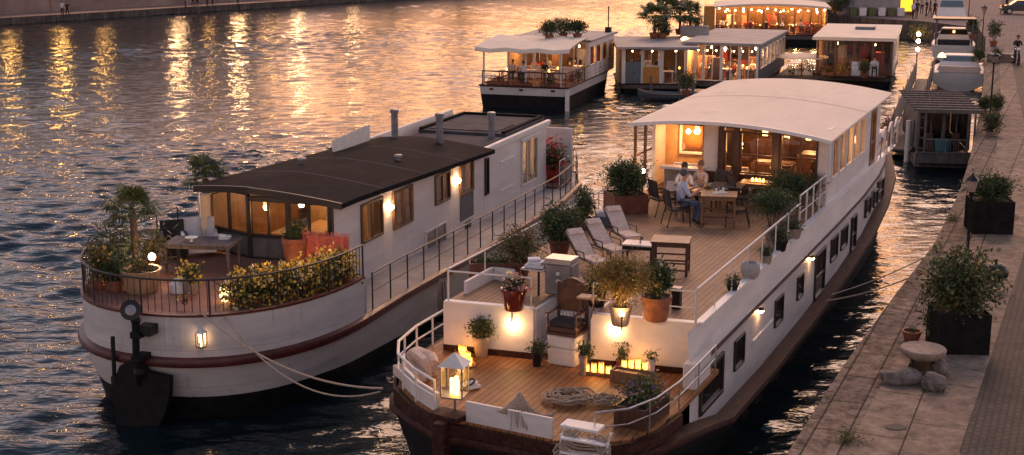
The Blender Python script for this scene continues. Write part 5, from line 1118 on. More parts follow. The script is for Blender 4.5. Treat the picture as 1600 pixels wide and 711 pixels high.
ch = chair('armchair', 'dark woven armchair in which the man in the pale shirt sits', P(1058, 352, U)+Vector((0, .05, 0)), R(-78), 'deck armchairs', seat_m='cloth_chair')
dup(ch, P(1034, 335, U), R(-66), 'dark woven armchair standing empty behind the man in the pale shirt')
dup(ch, P(1150, 352, U), R(80), 'dark armchair facing the man across his table'); dup(ch, P(1120, 322, U), R(140), 'dark armchair pushed behind the small grey table'); dup(ch, P(1205, 318, U), R(100), 'dark armchair at the right end of the lit tray table'); dup(ch, P(1158, 330, U), R(-75), 'dark armchair at the left end of the lit tray table')
sf = thing('sofa', 'pale sofa along the bar front, behind the couple', 'sofa', P(1104, 306, U), -AR); m = MB(); m.bb(-1.1, 1.1, -.35, .35, .1, .42); m.build('seat', 'cloth_white', sf); m = MB(); m.bb(-1.1, 1.1, .25, .42, .42, .85); m.build('backrest', 'cloth_white', sf); m = MB(); m.box((.75, .1, .55), (.5, .2, .35), rx=R(-15)); m.build('cushion', 'cloth_stripe', sf)
t = thing('folding_stool', 'small folding wooden stool right of the carved chair', 'stool', P(917, 494, U), -AR); m = MB(); m.box((0, 0, .40), (.34, .3, .04)); m.build('seat', 'wood_light', t)
for a in (-.14, .14): m = MB(); m.tube([(a, -.15, 0), (a, .13, .38)], .014); m.build('leg', 'wood_dark', t); m = MB(); m.tube([(a, .15, 0), (a, -.13, .38)], .014); m.build('leg', 'wood_dark', t)
# starboard row of pots
def conifer(label, p, h, r, n, potm='stone_pot', mats=('leaf_dark', 'leaf_mid')): return potted('potted_conifer', label, 'potted plant', p, .2, .34, potm, (r, r, r*.42), n=n, leaf=.15, mats=mats, cz=h, aspect=5, stems=7, shell=.1)
conifer('dark spreading pine in a pot at the starboard rail before the tables', P(1212, 374, U)+Vector((-.1, 0, 0)), .95, .64, 2200)
conifer('dark bush by the starboard end of the saloon glass', P(1233, 335, U), .82, .78, 2600)
conifer('second low bush right at the saloon corner', P(1262, 322, U), .72, .45, 900, mats=('leaf_dark', 'leaf_mid', 'flower_red'))
t = thing('white_pot', 'large pale egg shaped pot standing by the starboard rail', 'pot', P(1176, 436, U)+Vector((-.05, .05, 0))); m = MB(); m.lathe([(.12, 0), (.18, .06), (.22, .2), (.21, .32), (.17, .38), (.14, .36), (.12, .1)], n=18); m.build('pot_body', 'pale_grey', t, True)
potted('potted_plant', 'small dark round plant at the rail left of the pale pot', 'potted plant', P(1150, 455, U)+Vector((-.08, 0, 0)), .13, .16, 'metal_dark', (.18, .18, .15), n=260, leaf=.07, cz=.24)
potted('potted_plant', 'little green plant in a pale pot right of the egg shaped pot', 'potted plant', P(1200, 412, U)+Vector((-.05, 0, 0)), .15, .2, 'stone_pot', (.16, .16, .13), n=200, leaf=.08, cz=.30)
potted('potted_plant', 'grey stone bowl with dark foliage under the pine', 'potted plant', P(1243, 372, U)+Vector((-.08, 0, 0)), .24, .26, 'stone_pot', (.22, .22, .2), n=240, leaf=.1, cz=.36)
potted('potted_plant', 'leafy pot between the pine trunk and the rail', 'potted plant', P(1225, 392, U)+Vector((-.1, 0, 0)), .18, .26, 'metal_dark', (.24, .22, .24), n=380, leaf=.1, cz=.42)
# people
J = seated_joints(lean=.07, arm=.27, armz=.86, seat=.45, feet=.42)
man = person('man in a pale blue shirt and jeans seated with both hands on the wooden table', P(1058, 352, U)+Vector((.05, .06, 0)), R(-78), J, [('cloth_shirt', ('hip', 'waist', 'chest', 'collar', 'shoul', 'elbow')), ('skin', ('skin', 'head')), ('cloth_jeans', ('tr',)), ('cloth_dark', ('shoe',))], ((0, 1, -.15), ), hair='hair_grey')
J = seated_joints(lean=.12, arm=.22, armz=.80, seat=.42, feet=.40)
person('woman with dark hair in a white blouse leaning over the couple table', P(1070, 327, U)+Vector((0, .1, 0)), R(180)-AR+R(8), J, [('cloth_white', ('hip', 'waist', 'chest', 'collar', 'shoul', 'elbow')), ('skin', ('skin', 'head')), ('cloth_dark', ('tr', 'shoe'))], ((0, 1, -.3), ))
J = seated_joints(lean=.10, arm=.24, armz=.80, seat=.42, feet=.40)
person('brown haired person in a pale top beside the woman at the couple table', P(1096, 324, U)+Vector((.05, .1, 0)), R(180)-AR-R(22), J, [('cloth_stripe', ('hip', 'waist', 'chest', 'collar', 'shoul', 'elbow')), ('skin', ('skin', 'head')), ('cloth_dark', ('tr', 'shoe'))], ((0, 1, -.25), ), hair='wood_table')
man.scale = (1.1,)*3
# mooring ropes
rope_line('mooring_rope', 'upper mooring rope from the white left hull to the stern of the right barge', WL(-.55, -6.4, 2.7), P(598, 607, 2.5), .45, .022)
rope_line('mooring_rope', 'lower mooring rope running beside the upper one between the two hulls', WL(-.10, -6.2, 2.65), P(594, 612, 2.2), .75, .018)
rope_line('mooring_rope', 'rope hanging across the stern tip of the right barge', P(700, 668, 2.1), P(768, 650, 2.35), .05, .02)
rope_line('mooring_rope', 'near rope from the barge side down across the dark channel to the quay', P(1290, 470, 1.2), P(1436, 428, 1.84), .1, .02); rope_line('mooring_rope', 'far rope from the barge side across the dark channel to the quay edge', P(1300, 460, 1.3), P(1462, 393, 1.84), .1, .016)

# ================================================================ THE BOATS FARTHER UP THE QUAY
def floor_clutter(t, spots, z, name='cafe_table', mm=('wood_table', 'cloth_white', 'wood_dark', 'cloth_red')):
    for i, (x, y) in enumerate(spots):
        m = MB(); h = .74; m.bb(x-.4, x+.4, y-.35, y+.35, z+h-.04, z+h)
        for a in (-.3, .3):
            for b in (-.25, .25): m.bb(x+a-.03, x+a+.03, y+b-.03, y+b+.03, z, z+h-.04)
        m.build(name, mm[i % len(mm)], t)
        m = MB(); m.lathe([(.04, 0), (.05, .12), (.03, .14)], (x+.1, y, z+h), 6); m.build('table_candle', 'candle' if i % 2 == 0 else 'ceramic', t)
def pavilion(t, w, l, z0, h, bays, roofm='roof_grey', wallm='white_paint', fm='frame_dark', over=(.5, .5, .5, .5), roof_t=.12, rise=0., glow=26, lamps=3, side=True, pm='pane', interior=True, deck=True, trans=(), front_y=0., lit='lamp_white', low=0.):
    """a lit glass cabin, x from -w to 0, y from front_y to l; right hand side wall glazed"""
    z1 = z0+h
    n = bays
    for i in range(n):
        a = -w+.08+(w-.16)*i/n; b = -w+.08+(w-.16)*(i+1)/n; pane_front(t, front_y, a+.03, b-.03, z0+low, z1, fm, pm, mull=(.5,), trans=trans, fw=.07)
    if low:
        m = MB(); m.bb(-w+.08, -.08, front_y-.03, front_y+.03, z0, z0+low); m.build('front_panel', wallm, t)
    for i in range(n+1): x = -w+.08+(w-.16)*i/n; m = MB(); m.bb(x-.05, x+.05, front_y-.07, front_y+.07, z0, z1); m.build('front_post', fm, t)
    if side:
        k = max(2, int((l-front_y)/1.6)); ww = [(front_y+.3+(l-front_y-.4)*i/k, front_y+.3+(l-front_y-.4)*(i+1)/k-.25) for i in range(k)]
        m = MB(); wall_x(m, .02, .1, front_y+.08, l, z0, z1, [(a, b, z0+.85, z1-.25) for a, b in ww]); m.build('side_wall', wallm, t)
        for a, b in ww: opening(t, .02, a, b, z0+.85, z1-.25, fm='frame_white' if wallm != 'wood_grey' else fm, pm=pm, mull=(), fw=.07, dep=.03)
    m = MB(); m.bb(-w, -w+.1, front_y+.08, l, z0, z1); m.build('far_side_wall', wallm, t); m = MB(); m.bb(-w+.102, -w+.13, front_y+.1, l-.12, z0+.03, z1-.02); m.bb(-w+.14, -.1, l-.1, l, z0, z1); m.build('wall_lining', 'wall_warm', t)
    m = MB(); m.bb(-w+.1, -.1, front_y+.05, l-.1, z0-.02, z0+.02); m.build('cabin_floor', 'inner_dark', t)
    x0, x1, y0, y1 = -w-over[0], over[1], front_y-over[2], l+over[3]
    m = MB(); rg_ = lambda y, dz: [(x0+(x1-x0)*i/12, y, z1+.02+dz+rise*(1-abs(2*i/12-1)**2)) for i in range(13)]
    a_ = [rg_(y0, roof_t), rg_(y1, roof_t), rg_(y1, 0), rg_(y0, 0)]; m.loft(a_+[a_[0]]); m.add([r_[0] for r_ in a_]+[r_[-1] for r_ in a_], [(0, 1, 2, 3), (7, 6, 5, 4)]); m.build('roof', roofm, t)
    if interior:
        rd = random.Random(int(w*100+l*10))
        for i in range(int(w*(l-front_y)*.35)):
            x = rd.uniform(-w+.6, -.6); y = rd.uniform(front_y+.8, l-1); hh = rd.choice([.75, .75, .9, 1.5]); m = MB(); m.bb(x-.3, x+.3, y-.25, y+.25, z0+.02, z0+hh); m.build('furniture', rd.choice(['wood_dark', 'inner_dark', 'wood_table', 'cloth_red', 'cloth_white']), t)
        for i in range(lamps):
            x = -w+w*(i+.5)/lamps; y = front_y+1.+rd.random()*.8; m = MB(); m.ball((x, y, z1-.35), .09, 8); m.build('pendant_lamp', lit, t); light(t, (x, y, z1-.55), glow*2.6, r=.12)
    return t
def hull_box(t, w, l, z0, z1, zb=-.8, top='hull_white', bot='hull_black', split=.45, taper=.25, bow=True):
    """a simple barge hull: rounded ends, black below a white band; x -w..0, y 0..l"""
    pl = [(.0, l*.8), (.02, l*.4), (.0, .5), (-.25, 0), (-w+.25, 0), (-w, .5), (-w-.02, l*.4), (-w, l*.8)]
    pl = [(.0, 0.15), (.05, .6)]+[(.06, l*.7), (-w*.25, l*.95), (-w*.5, l+.3), (-w*.75, l*.95), (-w-.06, l*.7), (-w-.05, .6), (-w, .15), (-w+.2, 0), (-.2, 0)]
    cx = -w/2
    def r_(ins, z): return [(cx+(x-cx)*(1-ins/w), y+ins*(1 if y < 1 else -1)*.5, z) for x, y in pl]
    zm = z0+(z1-z0)*split
    m = MB(); m.loft([r_(.5, zb), r_(.1, zm)], True, mi=1); m.loft([r_(.1, zm), r_(.0, z1)], True, mi=0); m.build('hull', [top, bot], t)
    m = MB(); m.add(r_(.0, z1-.01), [tuple(range(len(pl)))]); m.build('deck', 'deck_terrace', t)
    m = MB(); m.tube([Vector(p) for p in r_(-.02, z1)], .05, 6, closed=True); m.build('gunwale', 'strake_brown', t)
def fl_box(t, x0, x1, y, z, n, mats=('leaf_dark', 'leaf_mid', 'flower_red'), h=.25, name='flower_box'):
    m = MB(); m.bb(x0, x1, y-.12, y+.12, z, z+.22); o = m.build(name, 'terracotta', t); m = MB(); m.leaves(((x0+x1)/2, y, z+.22+h*.6), (abs(x1-x0)/2, .2, h), n, .17, tuple(range(len(mats))), .1, 5); m.build('foliage', list(mats), o)

# --- houseboat with the canopied front deck
t3 = thing('houseboat', 'black and white houseboat with white awning on posts over its planted front deck', 'houseboat', P(886, 174, 0), -R(17))
hull_box(t3, 5.6, 15, 0, 1.38, split=.62); m = MB(); m.bb(-.12, .12, -.06, .1, -.3, 1.2); m.build('corner_fender', 'rail_white', t3)
for x in (-4.8, -2.9, -.9): m = MB(); m.bb(x-.12, x+.12, -.02, .05, 1.12, 1.24); m.build('fairlead', 'metal_dark', t3)
for sx_ in (-5.5, -2.8, -.6):
    m = MB(); m.tube([(sx_, .7, 1.38), (sx_, .7, 3.62)], .06, 8); m.build('awning_post', 'frame_white', t3)
m = MB(); m.tube([(-.5, 4.5, 1.38), (-.5, 4.5, 3.6)], .05, 8); m.build('awning_post', 'frame_white', t3)
aw = lambda y, z: [(-5.9+6.0*i/12, y, z-.10*math.sin(PI*i/12*3)**2) for i in range(13)]
m = MB(); a_ = [aw(.1, 3.52), aw(.2, 3.72), aw(2.5, 3.98), aw(5.2, 4.10)]; m.loft(a_); m.loft([[(x, y, z-.05) for x, y, z in r_] for r_ in a_][::-1]); m.build('awning', 'roof_canvas', t3)
pavilion(t3, 5.4, 12.5, 1.36, 2.35, 3, 'roof_grey', front_y=5.2, over=(.1, .2, .05, .3), glow=30, low=.7, fm='frame_white')
rail(t3, [(-5.5, .4, 1.38), (-.2, .4, 1.38), (.0, 5, 1.38), (.02, 11, 1.38)], .85, 'deck_railing', 'wood_dark', .03, (.5, .25), 1.3)
for i, (a, b) in enumerate([(-5.3, -3.9), (-3.7, -2.4), (-1.9, -.6)]): fl_box(t3, a, b, .75, 1.38, 170, [('leaf_dark', 'leaf_mid', 'flower_red'), ('leaf_dark', 'leaf_olive'), ('leaf_dark', 'flower_pink', 'leaf_pale')][i])
for i in range(5): m = MB(); y = 2.2+i*1.7; m.leaves((-.3, y, 1.8), (.25, .75, .42), 150, .17, (0, 1, 2), .2, 5); m.build('foliage', ['leaf_dark', 'leaf_mid', ['flower_red', 'leaf_olive', 'dry'][i % 3]], t3)
floor_clutter(t3, [(-4.6, 2.2), (-3.2, 3.0), (-1.8, 2.0), (-3.9, 3.9), (-1.7, 3.7)], 1.38)
light(t3, (-3, 3.2, 3.2), 22); light(t3, (-.9, 6, 3.2), 14)
for i, (px, py, r_) in enumerate([(858, 52, .75), (880, 49, .9), (902, 50, .7)]):
    pp = P(px, py+10, 3.9); potted('roof_shrub', ['leftmost', 'tallest, middle', 'rightmost'][i]+' of the dark shrubs on the houseboat roof with the white awning', 'potted plant', pp, .3, .3, 'terracotta', (r_, r_*.8, r_*.62), n=700, leaf=.2, mats=('leaf_dark', 'leaf_mid'), cz=.75)
m = MB(); m.tube([(-.3, 12.0, 3.7), (-.3, 12.0, 5.6)], .04); m.bb(-.5, -.1, 11.8, 12.2, 3.8, 4.2); m.build('mast', 'metal_dark', t3)
# --- low cabin with the blue door
t4 = thing('floating_cabin', 'low floating cabin with a blue double door, orange panel and flat grey roof', 'cabin', P(1088, 146, 0), -R(1))
hull_box(t4, 5.1, 9, 0, .62, top='wood_grey', split=.5)
m = MB(); m.bb(-5.0, -4.75, -.02, .1, .6, 2.95); m.bb(-3.72, -3.6, -.02, .1, .6, 2.95); m.bb(-2.5, -2.3, -.02, .1, .6, 2.95); m.build('front_wall', 'frame_white', t4)
m = MB(); m.bb(-4.75, -3.72, 0, .06, .62, 2.1); dd = m.build('door', 'panel_blue', t4); m = MB(); m.bb(-4.245, -4.225, -.01, 0, .66, 2.06); m.bb(-4.17, -4.13, -.05, 0, 1.3, 1.45); m.build('door_handle', 'metal_dark', dd)
pane_front(t4, .03, -4.74, -3.73, 2.12, 2.93, 'frame_dark', 'pane_amber', mull=(.5,)); m = MB(); m.bb(-3.6, -2.5, 0, .06, .62, 1.75); m.build('front_panel', 'panel_orange', t4)
pane_front(t4, .03, -3.58, -2.52, 1.77, 2.93, 'frame_white', 'pane', mull=(.5,))
pane_front(t4, .03, -2.3, -.05, .62, 2.93, 'frame_white', 'pane', mull=(.4, .72))
m = MB(); m.bb(-5.0, -4.9, .1, 7, .6, 2.95); m.bb(-4.9, -.1, 6.9, 7, .6, 2.95); m.build('back_wall', 'wall_warm', t4)
m = MB(); m.bb(-5.4, .1, -.6, 8.2, 2.97, 3.12); m.build('roof', 'roof_grey', t4)
for x in (-4.2, -2.9, -1.3): m = MB(); m.ball((x, 1.2, 2.7), .07, 8); m.build('pendant_lamp', 'lamp_white', t4); light(t4, (x, 1.3, 2.5), 22)
floor_clutter(t4, [(-3.2, 1.6), (-1.8, 1.3), (-1, 2.6), (-3.5, 3.4)], .62)
# --- restaurant boat, all glass
t5 = thing('restaurant_boat', 'glass walled restaurant boat full of warm light, beside the blue door cabin', 'restaurant boat', P(1184, 147, 0), -R(19))
hull_box(t5, 5.1, 14, 0, .75, top='wood_grey', split=.5)
pavilion(t5, 5.0, 12, .75, 2.45, 4, 'roof_grey', 'panel_grey', fm='frame_white', over=(.2, .15, .35, .3), glow=70, lamps=5, pm='pane_clear')
floor_clutter(t5, [(-3.6, 1.2), (-2.3, 1.0), (-1.1, 1.3), (-3., 2.6), (-1.6, 2.7), (-.8, 3.6), (-3.6, 4)], .77)
for i in range(7): m = MB(); m.ball((-4.2+.6*i, .7, 2.72), .045, 6); m.build('festoon_or_fill', 'bulb', t5)
m = MB(); m.bb(.1, 3.2, 4., 12., .4, .5); m.build('side_deck', 'wood_grey', t5)
m = MB(); m.bb(.2, 3.0, 5, 6.2, 1.4, 1.5); m.build('awning', 'panel_blue', t5) if False else None
potted('deck_shrub', 'leafy shrub with a bicycle basket before the blue door cabin glass', 'potted plant', P(1072, 150, .7), .28, .35, 'terracotta', (.6, .5, .65), n=500, leaf=.2, mats=('leaf_mid', 'leaf_olive'), cz=1.0)
# --- dinghy and mooring piles
def dinghy(label, p, rz, L=3.2, m_='panel_blue', wd=1.3):
    t = thing('rowing_boat', label, 'rowing boat', p, rz); r0 = []; 
    def sec(y, w_, z0, z1): return [(-w_, y, z1), (-w_*.8, y, (z0+z1)/2), (-w_*.3, y, z0), (w_*.3, y, z0), (w_*.8, y, (z0+z1)/2), (w_, y, z1)]
    S_ = [sec(-L/2, wd*.36, .05, .45), sec(-L*.2, wd*.5, -.05, .42), sec(L*.15, wd*.48, -.05, .45), sec(L*.38, wd*.28, .05, .55), sec(L/2, .02, .3, .68)]
    m = MB(); m.loft(S_); m.loft([[(x*.93, y, z+.04) for x, y, z in s_] for s_ in S_][::-1]); m.add(S_[0], [tuple(range(6))]); m.build('hull', m_, t)
    for y in (-.8, .2): m = MB(); m.bb(-wd*.42, wd*.42, y-.12, y+.12, .28, .32); m.build('thwart', 'wood_light', t)
    m = MB(); m.tube([Vector(s_[0]) for s_ in S_]+[Vector(s_[-1]) for s_ in S_[::-1]], .03, 5); m.build('gunwale', 'wood_light', t); return t
dinghy('dark blue rowing boat tied before the floating cabin', P(1035, 156, 0), R(80), 3.2)
for i, (px, py) in enumerate([(1017, 152), (1061, 158), (1082, 156)]):
    t = thing('mooring_pile', ['left', 'middle', 'right'][i]+' wooden pile before the floating cabin', 'pile', P(px, py, 0)); m = MB(); m.tube([(0, 0, -2), (0, 0, 1.3)], [.09, .07], 8); m.build('pile', 'wood_grey', t); m = MB(); m.lathe([(.08, 1.3), (.01, 1.36)], n=8); m.build('pile_cap', 'metal_dark', t)
t = thing('landing_stage', 'low pale landing stage before the glass restaurant boat', 'landing stage', P(1120, 152, 0), -R(8)); m = MB(); m.bb(-2.4, 2.4, -.6, .9, .25, .42); m.build('stage_deck', 'roof_grey', t)
for x in (-2.2, 2.2): m = MB(); m.tube([(x, -.5, -1), (x, -.5, 1.0)], .05); m.build('post', 'metal_dark', t)
# --- roof garden with palms
for i, (px, py, h_, r_) in enumerate([(1022, 60, 2.2, 1.05), (1040, 56, 2.5, 1.15), (1062, 54, 2.3, 1.1), (1078, 52, 1.9, .9)]):
    palm(['leftmost', 'second from the left', 'third from the left', 'rightmost']
         [i]+' of the palms on the roof of the blue door cabin', P(px, py, 3.12), h_*.95, r_*1.3, 'palms on the cabin roof', 26, .09, (.35, .4), seed=10+i)
t = thing('roof_planter', 'long grey planter with dark shrubs right of the roof palms', 'planter', P(1085, 58, 3.12), -R(4)); m = MB(); m.bb(-1.0, 1.0, -.4, .4, 0, .8); m.build('box', 'roof_grey', t); m = MB(); m.leaves((0, 0, 1.1), (1.0, .4, .45), 420, .2, (0, 1), .2, 6); m.build('foliage', ['leaf_dark', 'leaf_mid'], t)
potted('roof_shrub', 'dense dark shrub at the left end under the roof palms', 'potted plant', P(1034, 60, 3.12), .35, .4, 'terracotta', (.8, .7, .6), n=700, leaf=.2, cz=.8)
t = thing('roof_lamp', 'glowing round lamp on the roof before the long planter', 'lamp', P(1070, 64, 3.12)); m = MB(); m.lathe([(.2, 0), (.3, .15), (.1, .3)], n=12); m.build('shade', 'lamp_soft', t, True); light(t, (0, -.3, .4), 8)
# --- big lit restaurant behind
t6 = thing('restaurant_boat', 'largest restaurant boat, brightly lit behind glass under a long pale roof', 'restaurant boat', P(1292, 72, 0), -R(9))
hull_box(t6, 10.6, 15, 0, .95, top='wood_grey', split=.6)
pavilion(t6, 10.2, 9, .95, 2.3, 7, 'roof_canvas', 'wall_warm', fm='frame_wood', over=(.3, .3, .9, .5), glow=120, lamps=6, front_y=1.6, pm='pane_clear', rise=.3, roof_t=.18)
floor_clutter(t6, [(-9.2, .9), (-7.8, 1.0), (-6.2, .8), (-4.8, 1.0), (-3.2, .9), (-1.7, 1.0), (-8.5, 3.2), (-6.8, 3.6), (-4.6, 3.0), (-3.0, 3.6), (-1.4, 3.2)], .96)
rail(t6, [(-10.3, .1, .95), (-.2, .1, .95)], .8, 'deck_railing', 'wood_dark', .03, (.5,), 1.4)
fl_box(t6, -10, -7, .3, .97, 260, ('leaf_dark', 'flower_pink', 'leaf_mid')); fl_box(t6, -6.4, -3.4, .3, .97, 220, ('leaf_dark', 'leaf_mid')); fl_box(t6, -2.8, -.4, .3, .97, 200, ('leaf_dark', 'flower_red'))
for i in range(14): m = MB(); m.ball((-9.9+.74*i, 1.3, 3.25-.08*(i % 3)), .06, 6); m.build('festoon_or_fill', 'bulb', t6)
for i in range(4): light(t6, (-9+2.7*i, 1.0, 3.0), 26)
m = MB(); m.bb(-11.3, -10.3, .4, 3, .6, 3.5); m.build('stair_tower', 'panel_orange', t6)
# --- houseboat with the pale roof near the gangway
t7 = thing('houseboat', 'houseboat with flat pale roof and open doors, left of the slatted gangway', 'houseboat', P(1392, 138, 0), -R(17))
hull_box(t7, 5.3, 16, 0, .8, top='wood_grey', split=.55)
pavilion(t7, 5.2, 13, .8, 2.35, 4, 'roof_canvas', 'white_paint', fm='frame_wood', over=(.25, .2, .6, .4), glow=14, lamps=2, front_y=.7, roof_t=.22, pm='pane')
m = MB(); m.bb(-3., -1.6, 7.5, 9.2, 3.35, 3.6); m.build('skylight', 'panel_blue', t7)
m = MB(); m.bb(-4.5, -.4, -.5, .3, .7, .82); m.build('porch', 'wood_dark', t7)
for x, y in [(-2.4, -.2), (-1.2, -.1)]:
    m = MB(); m.bb(x-.3, x+.3, y-.2, y+.2, .82, 1.2); m.bb(x-.3, x+.3, y+.2, y+.28, 1.2, 1.75); m.build('porch_seat', 'cloth_white', t7)
for i, x in enumerate((-4.2, -3.2)): fl_box(t7, x-.5, x+.4, -.6, .8, 130, ('leaf_olive', 'dry', 'flower_yellow'), .3)
potted('deck_shrub', 'dark round shrub before the open doors of the pale roofed houseboat', 'potted plant', P(1350, 122, .82), .25, .3, 'terracotta', (.5, .45, .5), n=350, leaf=.18, cz=.8)
# planted pontoon between restaurant and houseboat
t = thing('planted_pontoon', 'low pontoon of autumn coloured plants between the glass boat and the pale roofed one', 'pontoon', P(1285, 128, 0), -R(6)); m = MB(); m.bb(-2.6, 1.4, -.7, .7, -.1, .45); m.build('pontoon_deck', 'wood_grey', t)
for i in range(6): m = MB(); m.leaves((-2.2+.65*i, .1*(i % 2), .8+.1*(i % 3)), (.42, .5, .42), 150, .17, (0, 1, 2), .2, 5); m.build('bush', [['leaf_dark', 'leaf_mid', 'leaf_olive'], ['dry', 'flower_red', 'leaf_olive'], ['flower_yellow', 'leaf_olive', 'dry']][[0, 2, 0, 1, 1, 2][i]], t)
t = thing('parasol', 'flat grey blue parasol over the planted pontoon', 'parasol', P(1252, 120, .4)); m = MB(); m.tube([(0, 0, 0), (0, 0, 1.5)], .035); m.build('pole', 'metal_dark', t); m = MB(); m.lathe([(1.9, 1.38), (1.7, 1.5), (.1, 1.72)], n=8); m.build('canopy', 'roof_canvas', t)
# --- dark timber houseboat nearest the quay
t8 = thing('houseboat', 'dark weathered timber houseboat with slatted porch, moored right against the quay', 'houseboat', P(1518, 268, 0), -R(10))
hull_box(t8, 2.95, 12, 0, .55, top='wood_grey', split=.3)
m = MB(); m.bb(-3.0, .05, -.35, .1, .42, .95); m.bb(-3.0, .05, -.42, -.35, .98, 1.06); m.build('porch_front', 'wood_grey', t8)
for x in (-2.92, -2.55, -.35, -.03): m = MB(); m.bb(x-.05, x+.05, -.3, -.2, .9, 3.1); m.build('porch_post', 'wood_grey', t8)
for i in range(4):
    m = MB(); m.bb(-2.9, -2.6, -.28, -.24, 1.2+.55*i, 1.26+.55*i); m.build('brace', 'wood_grey', t8)
rail(t8, [(-2.5, -.25, 1.0), (-.4, -.25, 1.0)], .72, 'porch_railing', 'metal_grey', .02, (), 1., balus=.13)
pavilion(t8, 2.8, 8.6, .9, 2.2, 2, 'wood_grey', 'wood_grey', fm='wood_grey', over=(.2, .3, 1.7, .2), glow=1.2, lamps=1, front_y=1.4, pm='pane', lit='room_glow', interior=False)
for i in range(9): m = MB(); m.bb(-3.2, .35, -.3+i*1.05, -.18+i*1.05, 3.24, 3.33); m.build('roof_batten', 'wood_grey', t8)
m = MB(); m.lathe([(.42, .62), (.44, .64), (.44, .66), (.0, .67)], (-1.5, .5, .95), 14); m.lathe([(.40, .05), (.43, .62)], (-1.5, .5, .95), 14); m.build('porch_table', 'cloth_teal', t8)
for x in (-2.2, -.8): m = MB(); m.bb(x-.2, x+.2, .5, .9, 1.0, 1.42); m.bb(x-.2, x+.2, .88, .95, 1.42, 1.9); m.build('porch_chair', 'wood_dark', t8)
t8.scale = (.86,)*3
# --- slatted gangway
g0, g1 = P(1408, 200, 1.6), P(1446, 100, 1.6); gd = g1-g0
t = thing('gangway', 'long grey slatted gangway railing running up beside the timber houseboat', 'gangway', (g0.x, g0.y, 0), math.atan2(gd.y, gd.x)); L = math.hypot(gd.x, gd.y)
for s_ in (-.55, .55):
    m = MB()
    for k in range(9): m.bb(0, L, s_-.015, s_+.015, .6+.15*k, .68+.15*k)
    m.build('slatted_side', 'wood_grey', t)
    for k in range(8): m = MB(); m.bb(L*k/7-.05, L*k/7+.05, s_-.06 if s_ < 0 else s_+.02, s_-.02 if s_ < 0 else s_+.06, -1, 2.05); m.build('post', 'wood_grey', t)
m = MB(); m.bb(0, L, -.52, .52, .5, .58); m.build('walkway', 'wood_grey', t)
m = MB(); m.tube([(-.15, -.35, -1), (-.15, -.35, 2.0)], .13, 10); m.build('bollard_post', 'rail_white', t)
for i in range(4): m = MB(); m.leaves((1.6+i*1.5, .9, .9), (.8, .4, .45), 160, .18, (0, 1, 2), .2, 5); m.build('bush', ['leaf_dark', 'leaf_mid', 'flower_pink'], t)
t = thing('quay_lamp', 'bright yellow globe lamps beside the pale roofed houseboat', 'lamp', P(1432, 98, 1.0)); m = MB(); m.tube([(0, 0, 0), (0, 0, 1.9)], .05); m.build('post', 'metal_dark', t)
for z in (1.0, 1.6, 2.1): m = MB(); m.ball((0, -.1, z), .15, 8); m.build('globe', 'bulb', t, True)
light(t, (0, -.5, 1.7), 40, (1, .62, .22)); m = MB(); m.leaves((.2, .4, 2.4), (.9, .7, .6), 300, .2, (0, 1), .2, 5); m.build('foliage', ['leaf_olive', 'leaf_dark'], t)
# --- motor boats
def cruiser(label, p, rz, w_=3.2, L=8, hz=1.2, cab=1.1, hard=False, glow=0):
    t = thing('motor_boat', label, 'motor boat', p, rz)
    def sec(y, a, z0, z1): return [(-a, y, z1), (-a*.92, y, z0+.4*(z1-z0)), (-a*.3, y, z0), (a*.3, y, z0), (a*.92, y, z0+.4*(z1-z0)), (a, y, z1)]
    S_ = [sec(0, w_*.48, -.3, hz), sec(L*.3, w_*.5, -.3, hz), sec(L*.6, w_*.47, -.3, hz+.08), sec(L*.85, w_*.28, -.1, hz+.2), sec(L, .04, .5, hz+.3)]
    m = MB(); m.loft(S_); m.add(S_[0], [(0, 1, 2, 3, 4, 5)]); m.build('hull', 'white_paint', t)
    m = MB(); m.add([(s_[0][0]*.97, s_[0][1]+.02, s_[0][2]-.02) for s_ in S_]+[(s_[5][0]*.97, s_[5][1]+.02, s_[5][2]-.02) for s_ in S_[::-1]], [tuple(range(10))]); m.build('deck', 'trim_white', t)
    m = MB(); a = w_*.40; z = hz
    m.loft([[(-a, L*.25, z), (a, L*.25, z), (a*.9, L*.72, z), (-a*.9, L*.72, z)], [(-a*.85, L*.30, z+cab*.55), (a*.85, L*.30, z+cab*.55), (a*.7, L*.62, z+cab*.55), (-a*.7, L*.62, z+cab*.55)], [(-a*.72, L*.33, z+cab), (a*.72, L*.33, z+cab), (a*.6, L*.55, z+cab), (-a*.6, L*.55, z+cab)]], True, True); m.build('cabin', 'trim_white', t)
    m = MB(); m.add([(-a*.80, L*.302, z+cab*.60), (a*.80, L*.302, z+cab*.60), (a*.70, L*.326, z+cab*.94), (-a*.70, L*.326, z+cab*.94)], [(0, 1, 2, 3)]); m.v = [(x, y-.03, z_) for x, y, z_ in m.v]; m.build('windscreen', 'pane_dark', t)
    m = MB(); m.bb(-a*.9, a*.9, .25, .8, hz, hz+.42); m.build('bench', 'cloth_stripe' if not hard else 'cloth_dark', t)
    m = MB(); m.bb(-a*.5, a*.5, .9, 1.5, hz, hz+.3); m.build('hatch', 'wood_light', t)
    rail(t, [(-w_*.44, L*.6, hz+.1), (-w_*.27, L*.85, hz+.2), (0, L*.97, hz+.3), (w_*.27, L*.85, hz+.2), (w_*.44, L*.6, hz+.1)], .5, 'bow_rail', 'steel', .02, (), 1.2)
    if hard:
        for x in (-a, a): 
            for y in (.3, L*.3): m = MB(); m.bb(x-.07, x+.07, y-.07, y+.07, hz, hz+2.0); m.build('canopy_post', 'wood_grey', t)
        m = MB(); m.bb(-a-.25, a+.25, 0, L*.36, hz+2.02, hz+2.14); m.build('hardtop', 'frame_dark', t)
    if glow: light(t, (0, L*.2, hz+1.6), glow)
    return t
